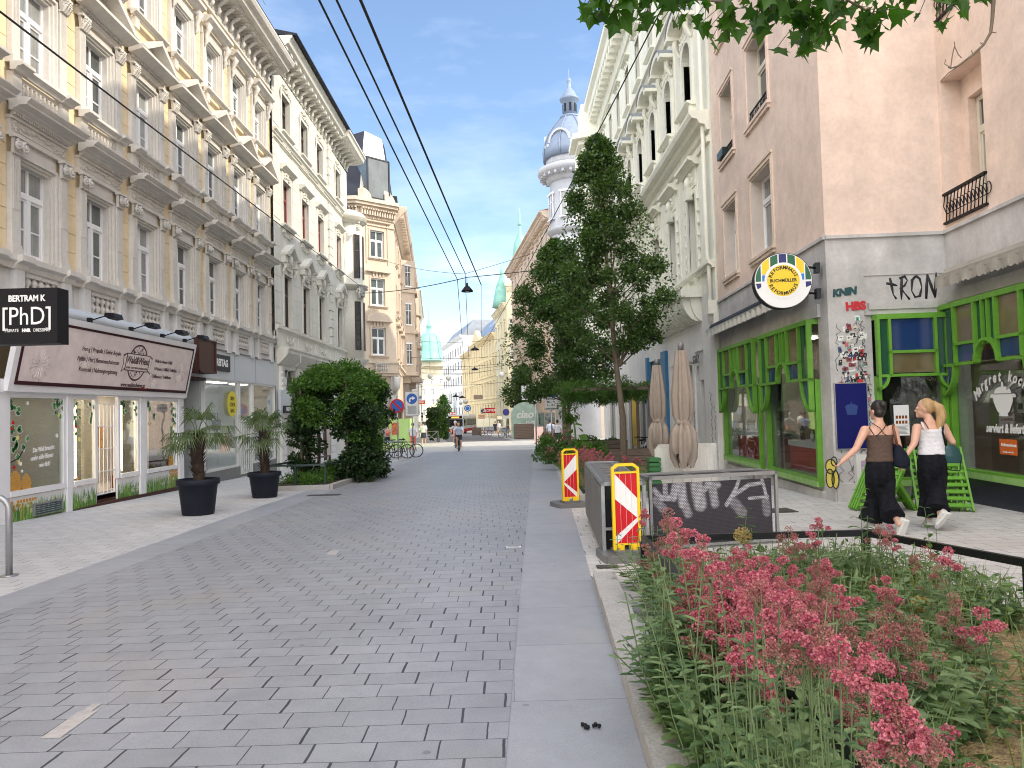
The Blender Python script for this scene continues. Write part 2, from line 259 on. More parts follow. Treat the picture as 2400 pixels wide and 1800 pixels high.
K['leafT']=leaf_mat('maple_tree_leaves',(.028,.074,.018),(.11,.185,.045)); K['leafV']=leaf_mat('vine_leaves',(.035,.10,.016),(.11,.22,.03),trans=.4); K['leafD']=leaf_mat('dark_ivy_leaves',(.014,.036,.012),(.035,.075,.02)); K['leafM']=leaf_mat('backlit_maple_leaves',(.025,.085,.008),(.06,.16,.012),trans=.5); K['leafB']=leaf_mat('bed_leaves',(.06,.125,.05),(.24,.34,.16)); K['leafG']=leaf_mat('grass_blades',(.09,.16,.04),(.32,.36,.15)); K['leafP']=leaf_mat('palm_fronds',(.045,.085,.03),(.16,.21,.09)); K['flower']=leaf_mat('pink_valerian_florets',(.40,.065,.13),(.68,.27,.34),.6,.25); K['flowerd']=leaf_mat('faded_florets',(.28,.09,.09),(.46,.24,.22),.8,.2); K['stem']=pm('green_stems',(.13,.19,.08),.6); K['seed']=leaf_mat('dry_allium_stars',(.42,.30,.10),(.56,.45,.20),.8,.2)
# ---------------------------------------------------------------- ground sheets
K['road']=pave_mat('dark_street_slabs',(.265,.277,.305),.30,.196,.010,.006,.36,.055,rough=.5)
K['walk']=pave_mat('light_pavement_slabs',(.49,.49,.50),.34,.17,.009,.006,.43,.06,joint=(.13,.125,.12),rough=.75,bigv=.06,dirt=(.42,.40,.37))
K['walkR']=pave_mat('right_pavement_slabs',(.51,.495,.475),.40,.20,.010,.008,.4,.07,joint=(.12,.115,.11),rough=.75,bigv=.07,dirt=(.42,.38,.34))
K['band']=pave_mat('smooth_grey_strip',(.305,.320,.355),9,1.0,.008,.006,0,.03,joint=(.12,.12,.125),rough=.5,bigv=.10,dirt=(.36,.35,.32))
K['cross']=pave_mat('pale_crossing_slabs',(.45,.44,.42),.4,.25,.006,.006,.5,.08,joint=(.2,.2,.2),rough=.7,bigv=.05)
K['farasph']=pm('far_asphalt',(.20,.20,.21),.8,noise=((.5,.1),(30,.1)))
def sheet(name,lf,rf,y0,y1,dz,mat,step=4.0):
    m=M(); n=max(1,int((y1-y0)/step)); ys=sorted(set([y0+(y1-y0)*i/n for i in range(n+1)]+[y for y in GY if y0<y<y1])); vs=[];fs=[]
    for y in ys: vs+=[(lf(y),y,gz(y)+dz),(rf(y),y,gz(y)+dz)]
    m.add(vs,[(2*i,2*i+1,2*i+3,2*i+2) for i in range(len(ys)-1)]); o=m.build(name,mat,fix=False); o['kind']='structure'; return o
def lerp(pts):
    def f(y):
        if y<=pts[0][0]: return pts[0][1]
        for (a,b),(c,d) in zip(pts,pts[1:]):
            if y<=c: return b+(d-b)*(y-a)/(c-a)
        return pts[-1][1]
    return f
RL=lerp([(-60,-4.25),(44,-4.45),(62,-5.2),(110,-11),(200,-24)]); BL=lerp([(-60,-4.8),(7,-4.86),(14.3,-5.05),(42,-5.1)])
RR=lerp([(-60,-1.6),(3.24,-.06),(34.3,1.15),(44,1.4),(62,.3),(110,-5),(200,-18)]); KR=lerp([(-60,-2.2),(3.2,.56),(13.7,1.13),(43,2.35)])
sheet('ground',lambda y:-160,lambda y:160,-60,300,-.012,K['farasph'],20)
sheet('pavement',lambda y:-13,BL,-30,43,-.004,K['walk'])
sheet('road_edge_strip',BL,RL,-30,43,0,K['band'])
sheet('road',RL,RR,-30,43,.004,K['road'])
sheet('road_edge_strip',RR,KR,-30,43,0,K['band'])
sheet('pavement',KR,lambda y:13,-30,43,-.004,K['walkR'])
sheet('crossing',lambda y:-60,lambda y:60,43,60,-.004,K['cross'])
sheet('road',RL,RR,60,200,.004,K['farasph'])
sheet('pavement',lambda y:RL(y)-6,RL,60,200,0,K['cross']); sheet('pavement',RR,lambda y:RR(y)+6,60,200,0,K['cross'])
# ---------------------------------------------------------------- facade helpers (local frame: x along, -y out of the wall, z up)
RZL=math.pi/2; RZR=-math.pi/2
def wall_holes(m,x0,x1,z0,z1,holes,depth=.25,mat=0,y=0,rmat=None):
    xs=sorted(set([x0,x1]+[min(max(v,x0),x1) for h in holes for v in h[:2]])); zs=sorted(set([z0,z1]+[min(max(v,z0),z1) for h in holes for v in h[2:4]]))
    for i in range(len(xs)-1):
        j=0
        while j<len(zs)-1:
            cx=(xs[i]+xs[i+1])/2
            def hole(k): cz=(zs[k]+zs[k+1])/2; return any(h[0]<cx<h[1] and h[2]<cz<h[3] for h in holes)
            if hole(j): j+=1; continue
            k=j
            while k+1<len(zs)-1 and not hole(k+1): k+=1
            a,b,c,d=xs[i],xs[i+1],zs[j],zs[k+1]; m.quad((a,y,c),(b,y,c),(b,y,d),(a,y,d),mat); j=k+1
    rm=mat if rmat is None else rmat
    for h in holes:
        a,b,c,d=h[:4]; Y=y+depth
        m.quad((a,y,c),(a,Y,c),(a,Y,d),(a,y,d),rm); m.quad((b,Y,c),(b,y,c),(b,y,d),(b,Y,d),rm); m.quad((a,y,d),(a,Y,d),(b,Y,d),(b,y,d),rm); m.quad((a,Y,c),(a,y,c),(b,y,c),(b,Y,c),rm)
def window_mesh(w,h,trans=.30,fw=.075,mull=.10,transfrac=None,bars=True,y=0):
    m=M(); t=h*(1-trans); d=.07
    for x in(0,w-fw): m.box(x,x+fw,y-d,y,0,h)
    m.box(fw,w-fw,y-d,y,h-fw,h); m.box(fw,w-fw,y-d,y,0,fw); m.box(fw,w-fw,y-d-.02,y,t-.05,t+.06)
    m.box(w/2-mull/2,w/2+mull/2,y-d-.015,y,fw,t-.05); m.box(w/2-.03,w/2+.03,y-d+.01,y,t+.06,h-fw)
    for x in (fw,w/2+mull/2): # casement rails
        x2=w/2-mull/2 if x==fw else w-fw
        m.box(x,x+.045,y-d+.015,y,fw,t-.05); m.box(x2-.045,x2,y-d+.015,y,fw,t-.05); m.box(x+.045,x2-.045,y-d+.015,y,fw,fw+.05); m.box(x+.045,x2-.045,y-d+.015,y,t-.1,t-.05)
        if bars: m.box(x+.045,x2-.045,y-d+.02,y,fw+(t-fw)*.42,fw+(t-fw)*.42+.03)
    return m
def pane_mesh(w,h,mat,y=-.03):
    m=M(); m.box(.03,w-.03,y,y+.012,.03,h-.03); return m.mesh('pane',mat)
def baluster(m,x,z0,z1,r=.055,y=0,n=8,mat=0):
    h=z1-z0; m.box(x-r,x+r,y-r,y+r,z0,z0+h*.08,mat); m.box(x-r,x+r,y-r,y+r,z1-h*.08,z1,mat)
    m.lathe([(r*.55,h*.08),(r*.6,h*.14),(r*1.0,h*.28),(r*.95,h*.38),(r*.42,h*.5),(r*.42,h*.55),(r*.95,h*.66),(r*1.0,h*.76),(r*.55,h*.88),(r*.55,h*.92)],(x,y,z0),n,mat)
def scroll(m,c,r,w,mat=0,turn=1):      # volute disc facing -y
    m.lathe([(r,0),(r,w*.7),(r*.8,w),(r*.66,w*.7),(r*.5,w*.7),(r*.36,w*1.1),(0.001,w*1.15)],(c[0],c[1],c[2]),10,mat,axis='y',sx=1) if False else m.tube([(c[0]+r*(1-i/16)*math.cos(turn*i*.75+1.2),c[1]-w*(.6+i/30),c[2]+r*(1-i/16)*math.sin(turn*i*.75+1.2)) for i in range(15)],r*.2,5,mat)
def garland(m,x0,x1,z0,z1,y,rnd,mat=0,n=60):      # carved swag: leaf lumps on a panel
    zc=(z0+z1)/2; hh=(z1-z0)/2
    for i in range(n):
        t=i/(n-1); x=x0+(x1-x0)*t; e=abs(t-.5)*2; z=zc-hh*.35*math.cos(t*math.pi*2)*(1-e*.2)+rnd.uniform(-.4,.4)*hh*(.5+.6*e)
        r=rnd.uniform(.14,.27)*hh; m.ball((x,y,z),r,5,4,mat,(1.3,.9,1))
def corinth(m,x0,x1,z0,z1,y,rnd,mat=0):
    w=x1-x0; xc=(x0+x1)/2; h=z1-z0
    m.prism([(x0+.02,z0),(x1-.02,z0),(x1+.03,z1-.05),(x0-.03,z1-.05)],y-.04,y+.02,'y',mat); m.box(x0-.05,x1+.05,y-.10,y+.02,z1-.045,z1,mat); m.box(x0-.01,x1+.01,y-.055,y+.02,z0-.025,z0,mat)
    for row in range(2):
        for k in range(3):
            x=x0+w*(k+.5+(.0 if row==0 else .0))/3; zb=z0+h*.36*row; m.tube([(x,y-.035,zb),(x,y-.075,zb+h*.26),(x,y-.125,zb+h*.38),(x,y-.14,zb+h*.31)],[.04,.045,.035,.018],5,mat)
    for sgn in(-1,1):
        c=(xc+sgn*w*.48,y-.09,z1-.10); m.tube([(c[0]-sgn*.05+.045*math.cos(a)*sgn,c[1]-.02,c[2]+.045*math.sin(a)) for a in [i*.8 for i in range(8)]],[.028]*4+[.024]*4,5,mat)
def ionic(m,x0,x1,z0,z1,y,rnd,mat=0):
    w=x1-x0; xc=(x0+x1)/2; h=z1-z0
    m.box(x0-.05,x1+.05,y-.11,y+.02,z1-.05,z1,mat); m.box(x0-.01,x1+.01,y-.05,y+.02,z0,z0+.03,mat); m.box(x0,x1,y-.045,y+.02,z0+.03,z1-.05,mat)
    for sgn in(-1,1):
        c=(xc+sgn*w*.46,y-.06,z0+h*.45)
        pts=[(c[0]+sgn*(h*.30*(1-i/13))*math.cos(i*.85+1.6),c[1]-.03-i*.004,c[2]+(h*.30*(1-i/13))*math.sin(i*.85+1.6)) for i in range(12)]
        m.tube(pts,[.038*(1-i/22) for i in range(12)],5,mat); m.ball((c[0],c[1]-.05,c[2]),.038,6,5,mat)
    for k in range(3): m.ball((xc+(k-1)*w*.22,y-.07,z1-.11),.04,6,5,mat,(1,.8,1.5))
    for k in range(4): m.tube([(xc+(k-1.5)*w*.16,y-.05,z0+h*.16),(xc+(k-1.5)*w*.2,y-.085,z0+h*.5)],[.02,.03],5,mat)
CORNICE=lambda d,z0,z1:[(0,z0),(d*.16,z0),(d*.2,z0+(z1-z0)*.12),(d*.34,z0+(z1-z0)*.2),(d*.42,z0+(z1-z0)*.36),(d*.8,z0+(z1-z0)*.42),(d*.8,z0+(z1-z0)*.6),(d*.86,z0+(z1-z0)*.66),(d*.98,z0+(z1-z0)*.86),(d,z0+(z1-z0)*.9),(d,z1),(0,z1+.04)]
# ================================================================ YELLOW BUILDING (left)
XL=-9.0; BW=2.145; Y0=13.24
yb=thing('yellow_building','ornate three-storey yellow house with grey stone pilasters and white windows above the shops','building',(XL,Y0,0),RZL)
rnd=random.Random(3)
NB=7; NX0=-3   # three more bays run back past the camera
WY=.12         # yellow wall lies behind the pilaster face
F=[(4.65,6.5),(8.2,10.05),(11.72,13.25)]
OX0,OX1=.28,1.38
m=M(); holes=[]
for i in range(NX0,NB):
    for (a,b) in F: holes.append((i*BW+OX0,i*BW+OX1,a,b))
wall_holes(m,NX0*BW,NB*BW,4.28,14.35,holes,.22,0,WY,1)
m.quad((-20,WY,-1),(NX0*BW,WY,-1),(NX0*BW,WY,14.35),(-20,WY,14.35),0)
for i in range(NX0,NB):       # rusticated joints as real grooves: thin proud courses between bays
    x0,x1=i*BW+1.70,(i+1)*BW-.01
    for z0,z1 in((4.65,7.1),(8.25,10.4),(11.75,14.0)):
        z=z0
        while z<z1-.1:
            m.box(x0,x1,WY-.018,WY+.01,z+.012,min(z+.40,z1)-.004,0); z+=.40
m.box(-20,NB*BW,.3,9,4.2,15.4,0); m.box(-20,NB*BW,2.5,9,-1,4.2,0); m.box(-20,NX0*BW,.13,2.5,-1,4.2,0)
m.quad((NB*BW,WY,4.28),(NB*BW,.3,4.28),(NB*BW,.3,15.4),(NB*BW,WY,15.4),0)
m.build('wall',[K['yellow'],K['stone']],yb)
# shared part meshes
pil1=M(); pil1.box(0,.24,-.0,.14,4.62,6.5); pil1.box(-.03,.27,-.04,.14,4.57,4.74); pil1.box(-.015,.255,-.02,.14,4.74,4.80)
for k in range(5): pil1.box(.03+k*.04,.03+k*.04+.02,-.014,.001,5.45,6.42)
pil1=pil1.mesh('pilaster',K['stone'])
cap1=M(); ionic(cap1,0,.24,6.48,6.82,0,rnd); cap1=cap1.mesh('capital',K['stone'])
pil2=M(); pil2.box(0,.23,0,.14,8.2,10.0); pil2.box(-.03,.26,-.04,.14,8.18,8.33)
for k in range(5): pil2.box(.03+k*.037,.03+k*.037+.018,-.014,.001,8.95,9.94)
pil2=pil2.mesh('pilaster',K['stone'])
cap2=M(); corinth(cap2,0,.23,9.98,10.28,0,rnd); cap2=cap2.mesh('capital',K['stone'])
jams=[]
for (a,b) in F:
    jam=M()
    for k,(o,dp) in enumerate(((0,.0),(.05,.05),(.10,.10))):
        x0,x1=OX0-.0+o-.06,OX1+.06-o
        jam.box(x0,x0+.05,dp+.03,WY+.16,a-.02,b+.06-o); jam.box(x1-.05,x1,dp+.03,WY+.16,a-.02,b+.06-o); jam.box(x0+.05,x1-.05,dp+.03,WY+.16,b+.01-o,b+.06-o)
    jam.box(.24,1.45,.085,WY+.005,b+.05,{6.5:6.83,10.05:10.3,13.25:13.32}[b]); jam.box(.24,OX0-.01,.085,WY+.005,a-.02,b+.05); jam.box(OX1+.01,1.45,.085,WY+.005,a-.02,b+.05)
    jams.append(jam.mesh('window_surround',K['stone']))
fr=M(); fr.box(-.02,1.71,.01,.14,6.82,6.90); fr.box(0,1.69,.03,.14,6.90,7.20); fr.box(-.02,1.71,-.01,.14,7.14,7.20)
fr.box(.04,1.65,.018,.03,6.93,6.95); garland(fr,.18,1.51,6.93,7.14,.02,rnd,0,70)
for e in(.10,1.59): 
    for q in range(7): fr.ball((e+rnd.uniform(-.05,.05),.02,7.04+rnd.uniform(-.1,.1)),.03,5,4)
k=0
for q in range(26): fr.box(.0+q*.066,.0+q*.066+.036,-.06,.03,7.20,7.265)
fr=fr.mesh('frieze',K['stone'])
co=M(); co.mould(CORNICE(.42,7.255,7.47),-.09,1.78); co=co.mesh('cornice',K['stone'])
pe=M(); 
for x in(0,1.45): pe.box(x,x+.24,-.03,.14,7.47,8.02)
pe.box(.24,1.45,.07,.14,7.47,8.02); pe.box(.24,1.45,.03,.10,7.47,7.66); pe.box(.24,1.45,.03,.10,7.94,8.02)
for q in range(9):
    x=.33+q*.128; pe.box(x,x+.05,.02,.09,7.68,7.78); pe.box(x,x+.05,.02,.09,7.83,7.93); pe.box(x-.012,x+.062,.03,.09,7.785,7.825)
pe=pe.mesh('parapet_panel',K['stone'])
si=M(); sp=lambda d,z0,z1:[(0,z0),(d*.4,z0),(d*.55,z0+(z1-z0)*.35),(d*.9,z0+(z1-z0)*.5),(d,z0+(z1-z0)*.55),(d,z1-.01),(0,z1)]
si.mould(sp(.17,8.02,8.18),.3,1.39); si.mould(sp(.25,8.02,8.18),-.06,.3); si.mould(sp(.25,8.02,8.18),1.39,1.75); si=si.mesh('window_sill',K['stone'])
pd=M(); pd.box(-.02,1.71,.0,.14,10.28,10.42); pd.box(.0,1.69,.03,.14,10.42,10.5)
for q in range(24): pd.box(.02+q*.07,.02+q*.07+.04,-.05,.03,10.42,10.48)
pd.mould([(0,10.48),(.1,10.48),(.3,10.54),(.36,10.56),(.36,10.63),(0,10.64)],-.14,1.83)
pd.prism([(-.1,10.63),(1.79,10.63),(.845,11.12)],-.05,.14,'y')
for sg in(0,1):    # raking cornices
    a=(-.14,10.63) if sg==0 else (1.83,10.63); c=(.845,11.22)
    pd.prism([a,(a[0],a[1]+.03),(c[0],c[1]),(c[0],c[1]-.13),(a[0]+(.22 if sg==0 else -.22),10.63)],-.37,.1,'y')
pd.prism([(.25,10.70),(1.44,10.70),(.845,10.98)],-.075,0,'y')
pd=pd.mesh('pediment',K['stone'])
s3=M(); s3.mould(sp(.16,11.48,11.62),-.03,1.72); s3.box(.1,.3,-.06,.14,11.22,11.48); s3.box(1.39,1.59,-.06,.14,11.22,11.48); s3=s3.mesh('window_sill',K['stone'])
h3=M(); h3.box(.02,.22,.02,.14,11.62,13.3); h3.box(1.47,1.67,.02,.14,11.62,13.3)
h3.mould([(0,13.62),(.12,13.62),(.2,13.70),(.27,13.72),(.27,13.82),(0,13.84)],-.06,1.75); h3.box(.0,1.69,.03,.14,13.3,13.62)
for x in(.03,1.50):
    h3.tube([(x+.08,-.04,13.6),(x+.08,-.15,13.5),(x+.08,-.10,13.36),(x+.08,-.04,13.2),(x+.08,-.07,13.08),(x+.08,-.02,12.95)],[.09,.10,.07,.055,.06,.03],6); h3.box(x,x+.16,-.16,.1,13.54,13.62)
h3=h3.mesh('window_hood',K['stone'])
bp_=M()
for x in(0,1.45): bp_.box(x,x+.24,-.08,.14,3.58,4.33); bp_.box(x-.02,x+.26,-.1,.14,3.58,3.68)
bp_.box(.24,1.45,.02,.14,3.58,3.82); bp_.box(.24,.36,.0,.14,3.82,4.33); bp_.box(1.33,1.45,.0,.14,3.82,4.33); bp_.box(.36,1.33,.12,.14,3.82,4.33); bp_.box(1.69,2.145,.05,.14,3.58,4.33); bp_.box(.36,1.33,-.03,.13,4.25,4.33)
bp_=bp_.mesh('pedestal',K['stone2'])
ba=M()
for q in range(5): baluster(ba,.46+q*.195,3.84,4.27,.075,.03)
ba=ba.mesh('balustrade',K['stone'])
le=M(); le.mould(sp(.17,4.33,4.58),.3,1.39); le.mould(sp(.24,4.33,4.58),-.06,.3); le.mould(sp(.24,4.33,4.58),1.39,1.75); le.mould(sp(.14,4.33,4.58),1.75,2.085); le=le.mesh('ledge',K['stone'])
wm=[window_mesh(OX1-OX0-.1,b-a-.03,.33).mesh('window',K['wframe']) for a,b in F]
pmz=[[pane_mesh(OX1-OX0-.1,b-a-.03,K[g]) for g in('glass','glassL')] for a,b in F]
for i in range(NX0,NB):
    x=i*BW
    for q,(pm_,cm_) in enumerate(((pil1,cap1),(pil2,cap2))):
        for xx in(0,1.45 if q==0 else 1.46):
            p=inst('pilaster',pm_,yb,(x+xx,0,0)); inst('capital',cm_,p)
    for nm,me in(('window_surround',jams[0]),('window_surround',jams[1]),('window_surround',jams[2]),('frieze',fr),('cornice',co),('parapet_panel',pe),('window_sill',si),('pediment',pd),('window_sill',s3),('window_hood',h3),('ledge',le)): inst(nm,me,yb,(x,0,0))
    p=inst('pedestal',bp_,yb,(x,0,0)); inst('balustrade',ba,p)
    for k,(a,b) in enumerate(F):
        w=inst('window',wm[k],yb,(x+OX0+.05,WY+.2,a+.01)); inst('pane',pmz[k][1 if rnd.random()<.35 else 0],w)
# frieze brackets, main cornice, roof
tc_=M(); x0,x1=NX0*BW,NB*BW
tc_.box(x0,x1,.05,.3,14.35,15.05); tc_.box(x0,x1,.0,.3,14.3,14.38)
for i in range(int((x1-x0)/.5365)+1):
    x=x0+i*.5365
    for dx in (0,):
        tc_.tube([(x,-.02,14.42),(x,-.08,14.55),(x,-.05,14.7),(x,-.16,14.82),(x,-.36,14.93)],[.05,.07,.055,.08,.06],6); tc_.box(x-.09,x+.09,-.46,.1,14.93,15.03)
        tc_.ball((x+.27,.03,14.72),.07,6,5,0,(1.4,.6,1.3)); 
        for q in range(6): tc_.ball((x+.27+rnd.uniform(-.13,.13),.04,14.62+rnd.uniform(-.14,.16)),.035,5,4)
tc_.build('bracket_frieze',K['stone'],yb)
m=M(); m.mould([(0,15.0),(.50,15.0),(.50,15.06),(.68,15.10),(.72,15.22),(.86,15.28),(.92,15.40),(.92,15.47),(0,15.5)],x0,x1+.05); m.build('main_cornice',K['stone'],yb)
m=M(); m.prism([(-.93,15.47),(-.93,15.50),(.2,15.75),(4.5,18.5),(4.5,15.4),(.3,15.4)],x0-5,x1+.05,'x'); r=m.build('roof',K['slate'],yb)
a=M(); 
for q in range(5): a.tube([(x1-2.2+q*.06,-.1,16.2),(x1-2.2+q*.06,-.1,18.6)],.012,4)
for q in range(7): a.tube([(x1-3.2,-.1,17.3+q*.18),(x1-.9,-.1,17.3+q*.18)],.01,4)
a.build('roof_aerial',K['steel'],yb)
# ================================================================ shopfronts under the yellow building (children of it), real room behind the glass
XS=-8.92
def yS(px,py=1050): return atX(px,py,XS).y
def LX(y): return y-Y0          # building-local x of a world Y
def YL(X): return -(X-XL)       # building-local y of a world X
sill=[atX(10.8,1166.4,XS).z, atX(331,1113,XS).z]; zs=sum(sill)/2
posts=[(yS(-12),yS(12)),(yS(153),yS(164)),(yS(325.5),yS(338)),(yS(416),yS(427))]
zt=atX(140,932,XS).z; zb=gz(15)-.05
yp=YL(XS)
m=M()
for a,b in posts: m.box(LX(a),LX(b),yp-.05,yp+.12,-.5,zt+.12)
wins=[(posts[0][1],posts[1][0]),(posts[1][1],yS(226)),(yS(275),posts[2][0]),(posts[2][1],posts[3][0])]
m.box(LX(posts[0][0]),LX(posts[3][1]),yp-.08,yp+.12,zt+.06,zt+.30)
m.build('shopfront_frame',K['whitepaint'],yb)
for k,(a,b) in enumerate(wins):
    a,b=LX(a),LX(b); f=M(); fw=.09
    f.box(a,a+fw,yp-.03,yp+.05,zs,zt+.06); f.box(b-fw,b,yp-.03,yp+.05,zs,zt+.06); f.box(a+fw,b-fw,yp-.03,yp+.05,zt-.02,zt+.06); f.box(a+fw,b-fw,yp-.05,yp+.05,zs,zs+.1)
    w=f.build('shop_window',K['whitepaint'],yb)
    g=M(); g.box(a+fw,b-fw,yp+.0,yp+.008,zs+.1,zt-.02); g.build('pane',K['shopglass'],w)
# printed meadow panels under the windows
def meadow(name,a,b,z0,z1,y,honey=None):
    K['mg']=K.get('mg') or pm('meadow_print_green',(.10,.24,.03),.5); K['mg2']=K.get('mg2') or pm('meadow_print_light_green',(.24,.42,.08),.5); K['mg3']=K.get('mg3') or pm('meadow_print_dark_green',(.04,.13,.03),.5); K['hny']=K.get('hny') or pm('honeycomb_print',(.62,.30,.03),.5); K['hny2']=K.get('hny2') or pm('honeycomb_outline',(.30,.12,.01),.5); K['yel']=K.get('yel') or pm('print_yellow',(.75,.62,.12),.5)
    r=random.Random(int(a*100)); p=M(); p.box(a,b,y,y+.04,z0,z1,0)
    if honey:
        q=0; h0,h1=honey
        zz=z0+.02
        while zz<z1-.03:
            x=h0+(.04 if q%2 else 0)
            while x<h1-.03: 
                if r.random()<.9: p.prism([(x+.04+.036*math.cos(i*math.pi/3+.52),zz+.036*math.sin(i*math.pi/3+.52)) for i in range(6)],y-.003,y,'y',4)
                x+=.08
            zz+=.068; q+=1
    n=int((b-a)*170)
    for i in range(n):
        x=a+.01+(b-a-.02)*r.random(); h=(z1-z0)*r.uniform(.45,.95); w=r.uniform(.006,.014); lean=r.uniform(-.10,.10); yy=y-.002-.003*r.random()
        pts=[(x-w,z0),(x+w,z0),(x+w*.8+lean*.35,z0+h*.5),(min(max(x+lean,a),b),z0+h),(x-w*.8+lean*.35,z0+h*.5)]
        p.add([(min(max(u,a),b),yy,v) for u,v in pts],[(0,1,2,3,4)],r.choice((1,1,2,2,3)))
    for i in range(int((b-a)*5)+1):
        cx=a+.08+(b-a-.16)*r.random(); cz=z0+(z1-z0)*r.uniform(.3,.75); s=r.choice((.035,.045,.07))
        for k in range(9):
            t=k*2*math.pi/9; p.add([(cx+s*.2*math.cos(t+1.57),y-.007,cz+s*.2*math.sin(t+1.57)),(cx+s*math.cos(t+.14),y-.007,cz+s*math.sin(t+.14)),(cx+s*math.cos(t-.14),y-.007,cz+s*math.sin(t-.14))],[(0,1,2)],5)
        p.lathe([(s*.28,-.009),(.0001,-.0095)],(cx,y,cz),8,6,axis='y')
    return p.build(name,[K['whitepaint'],K['mg'],K['mg2'],K['mg3'],K['hny'],K['signwhite'],K['yel']],yb,fix=False)
for k,(a,b) in enumerate(wins): meadow('meadow_panel',LX(a),LX(b),gz(a)-.02 if k<2 else gz(a)+.06,zs-.02,yp,(LX(a)+.02,LX(a)+(b-a)*.5) if k==0 else ((LX(b)-.5,LX(b)-.02) if k==3 else None))
m=M(); a,b=LX(posts[1][1]),LX(posts[3][1])
m.prism([(a,-.6),(b,-.6),(b,gz(posts[3][1])+.09),(LX(yS(275)),gz(yS(275))+.07),(a,gz(posts[1][1])+.005)],yp-.06,yp+.02,'y'); m.build('plinth',K['brown'],yb)
v=M(); a,b=LX(yS(75)),LX(yS(142)); z0,z1=gz(yS(100))+.04,gz(yS(100))+.27
v.box(a,b,yp-.05,yp,z0,z0+.02); v.box(a,b,yp-.05,yp,z1-.03,z1); v.box(a,a+.03,yp-.05,yp,z0+.02,z1-.03); v.box(b-.03,b,yp-.05,yp,z0+.02,z1-.03)
for q in range(5): v.obox(((a+b)/2,yp-.03,z0+.045+q*.038),((b-a)/2-.03,0,0),(0,.014,-.01),(0,.003,.004))
v.build('vent_grille',K['steel'],yb)
# door leaf: white bar grille in the recess
a,b=LX(yS(228)),LX(yS(272)); dz0=gz(yS(250))+.22; g=M()
for x in(a,b-.03): g.box(x,x+.03,yp+.02,yp+.05,dz0,zt-.12)
for q in range(4): x=a+(b-a)*(q+1)/5; g.box(x,x+.012,yp+.03,yp+.042,dz0,zt-.12)
for q in range(5): z=dz0+(zt-.12-dz0)*q/4; g.box(a,b,yp+.022,yp+.048,z,z+.022)
g.build('door_grille',K['whitepaint'],yb)
d=M(); d.box(a-.05,b+.05,yp+.75,yp+.80,dz0-.1,zt); dd=d.build('shop_door',K['creamf'],yb); h=M(); h.box(a+.1,b-.1,yp+.74,yp+.75,dz0+.1,zt-.2); h.build('pane',K['glassL'],dd)
d=M(); d.box(LX(posts[1][1]),LX(posts[2][0]),yp+.05,yp+.9,gz(16)-.06,gz(16)+.10); d.build('door_step',K['brown'],yb)
# room behind
K['room']=pm('shop_room_wall',(.56,.52,.47),.8); K['tube']=pm('lit_tube',(1,.8,.5),.5,emit=((1,.74,.40),9)); K['lamp']=pm('added_room_glow',(1,1,1),.5,emit=((1,.90,.76),6)); K['poster']=pm('brown_poster',(.26,.12,.05),.6,noise=((9,.7),)); K['prod']=pm('dark_products',(.05,.035,.03),.4,noise=((7,.6),))  # ceiling panel material is an added glow that brightens the shop rooms
a,b=LX(posts[0][0]),LX(posts[3][1]); r_=M(); r_.box(a,b,yp+1.4,yp+1.5,-.4,zt+.3); r_.box(a,b,yp+.2,yp+1.9,zt+.2,zt+.26); r_.box(a,b,yp+.1,yp+1.9,zs-.30,zs-.24); r_.box(a-.05,a,yp+.1,yp+1.9,-.4,zt+.3); r_.box(b,b+.05,yp+.1,yp+1.9,-.4,zt+.3)
x=LX(posts[1][0]); r_.box(x+.02,x+.05,yp+.15,yp+1.9,zs-.24,zt+.2); r_.build('shop_interior',K['room'],yb)
for px,zz in((208,(.2,1.05)),(313,(.25,1.05))):
    t=M(); x=LX(yS(px)); t.box(x,x+.06,yp+.30,yp+.34,zs+.12,zs+.12+(zt-zs)*.86); t.build('light_strip',K['tube'],yb)
for px0,px1,z0,z1,dy in((168,190,.35,1.0,.5),(286,304,.65,1.2,.6)):
    t=M(); t.box(LX(yS(px0)),LX(yS(px1)),yp+dy,yp+dy+.02,zs+z0,zs+z1); t.build('poster',K['poster'],yb)
def jar(px,z0,h,r,mat,dy=.25,name='bottle',lab='jar of honey on the shop window shelf'):
    j=M(); j.lathe([(r,0),(r,h*.62),(r*.4,h*.75),(r*.4,h),(.001,h)],(0,0,0),10); p=Vector((XL-(yp+dy),yS(px),z0))
    o=j.build(name,mat,None,p); tag(o,lab,'bottle','bottles in the honey shop window'); return o
K['amber']=pm('amber_glass',(.22,.07,.015),.15); K['gold2']=pm('gold_label',(.6,.4,.1),.4)
for q,(px,h,r) in enumerate(((344,.26,.04),(350,.18,.035),(292,.16,.035),(299,.15,.03),(306,.15,.03),(312,.15,.03),(215,.12,.05),(180,.10,.05))): jar(px,zs-.24,h+.26,r,K['amber'] if q%2==0 else K['prod'],.3,lab='dark bottle standing inside the honey shop window')
for k in range(4):
    t=M(); x=LX(posts[0][0])+.5+k*1.7; t.box(x,x+.7,yp+.5,yp+.9,zt+.17,zt+.195); t.build('added_room_light',K['lamp'],yb)  # added glowing panels that brighten the honey shop behind its glass
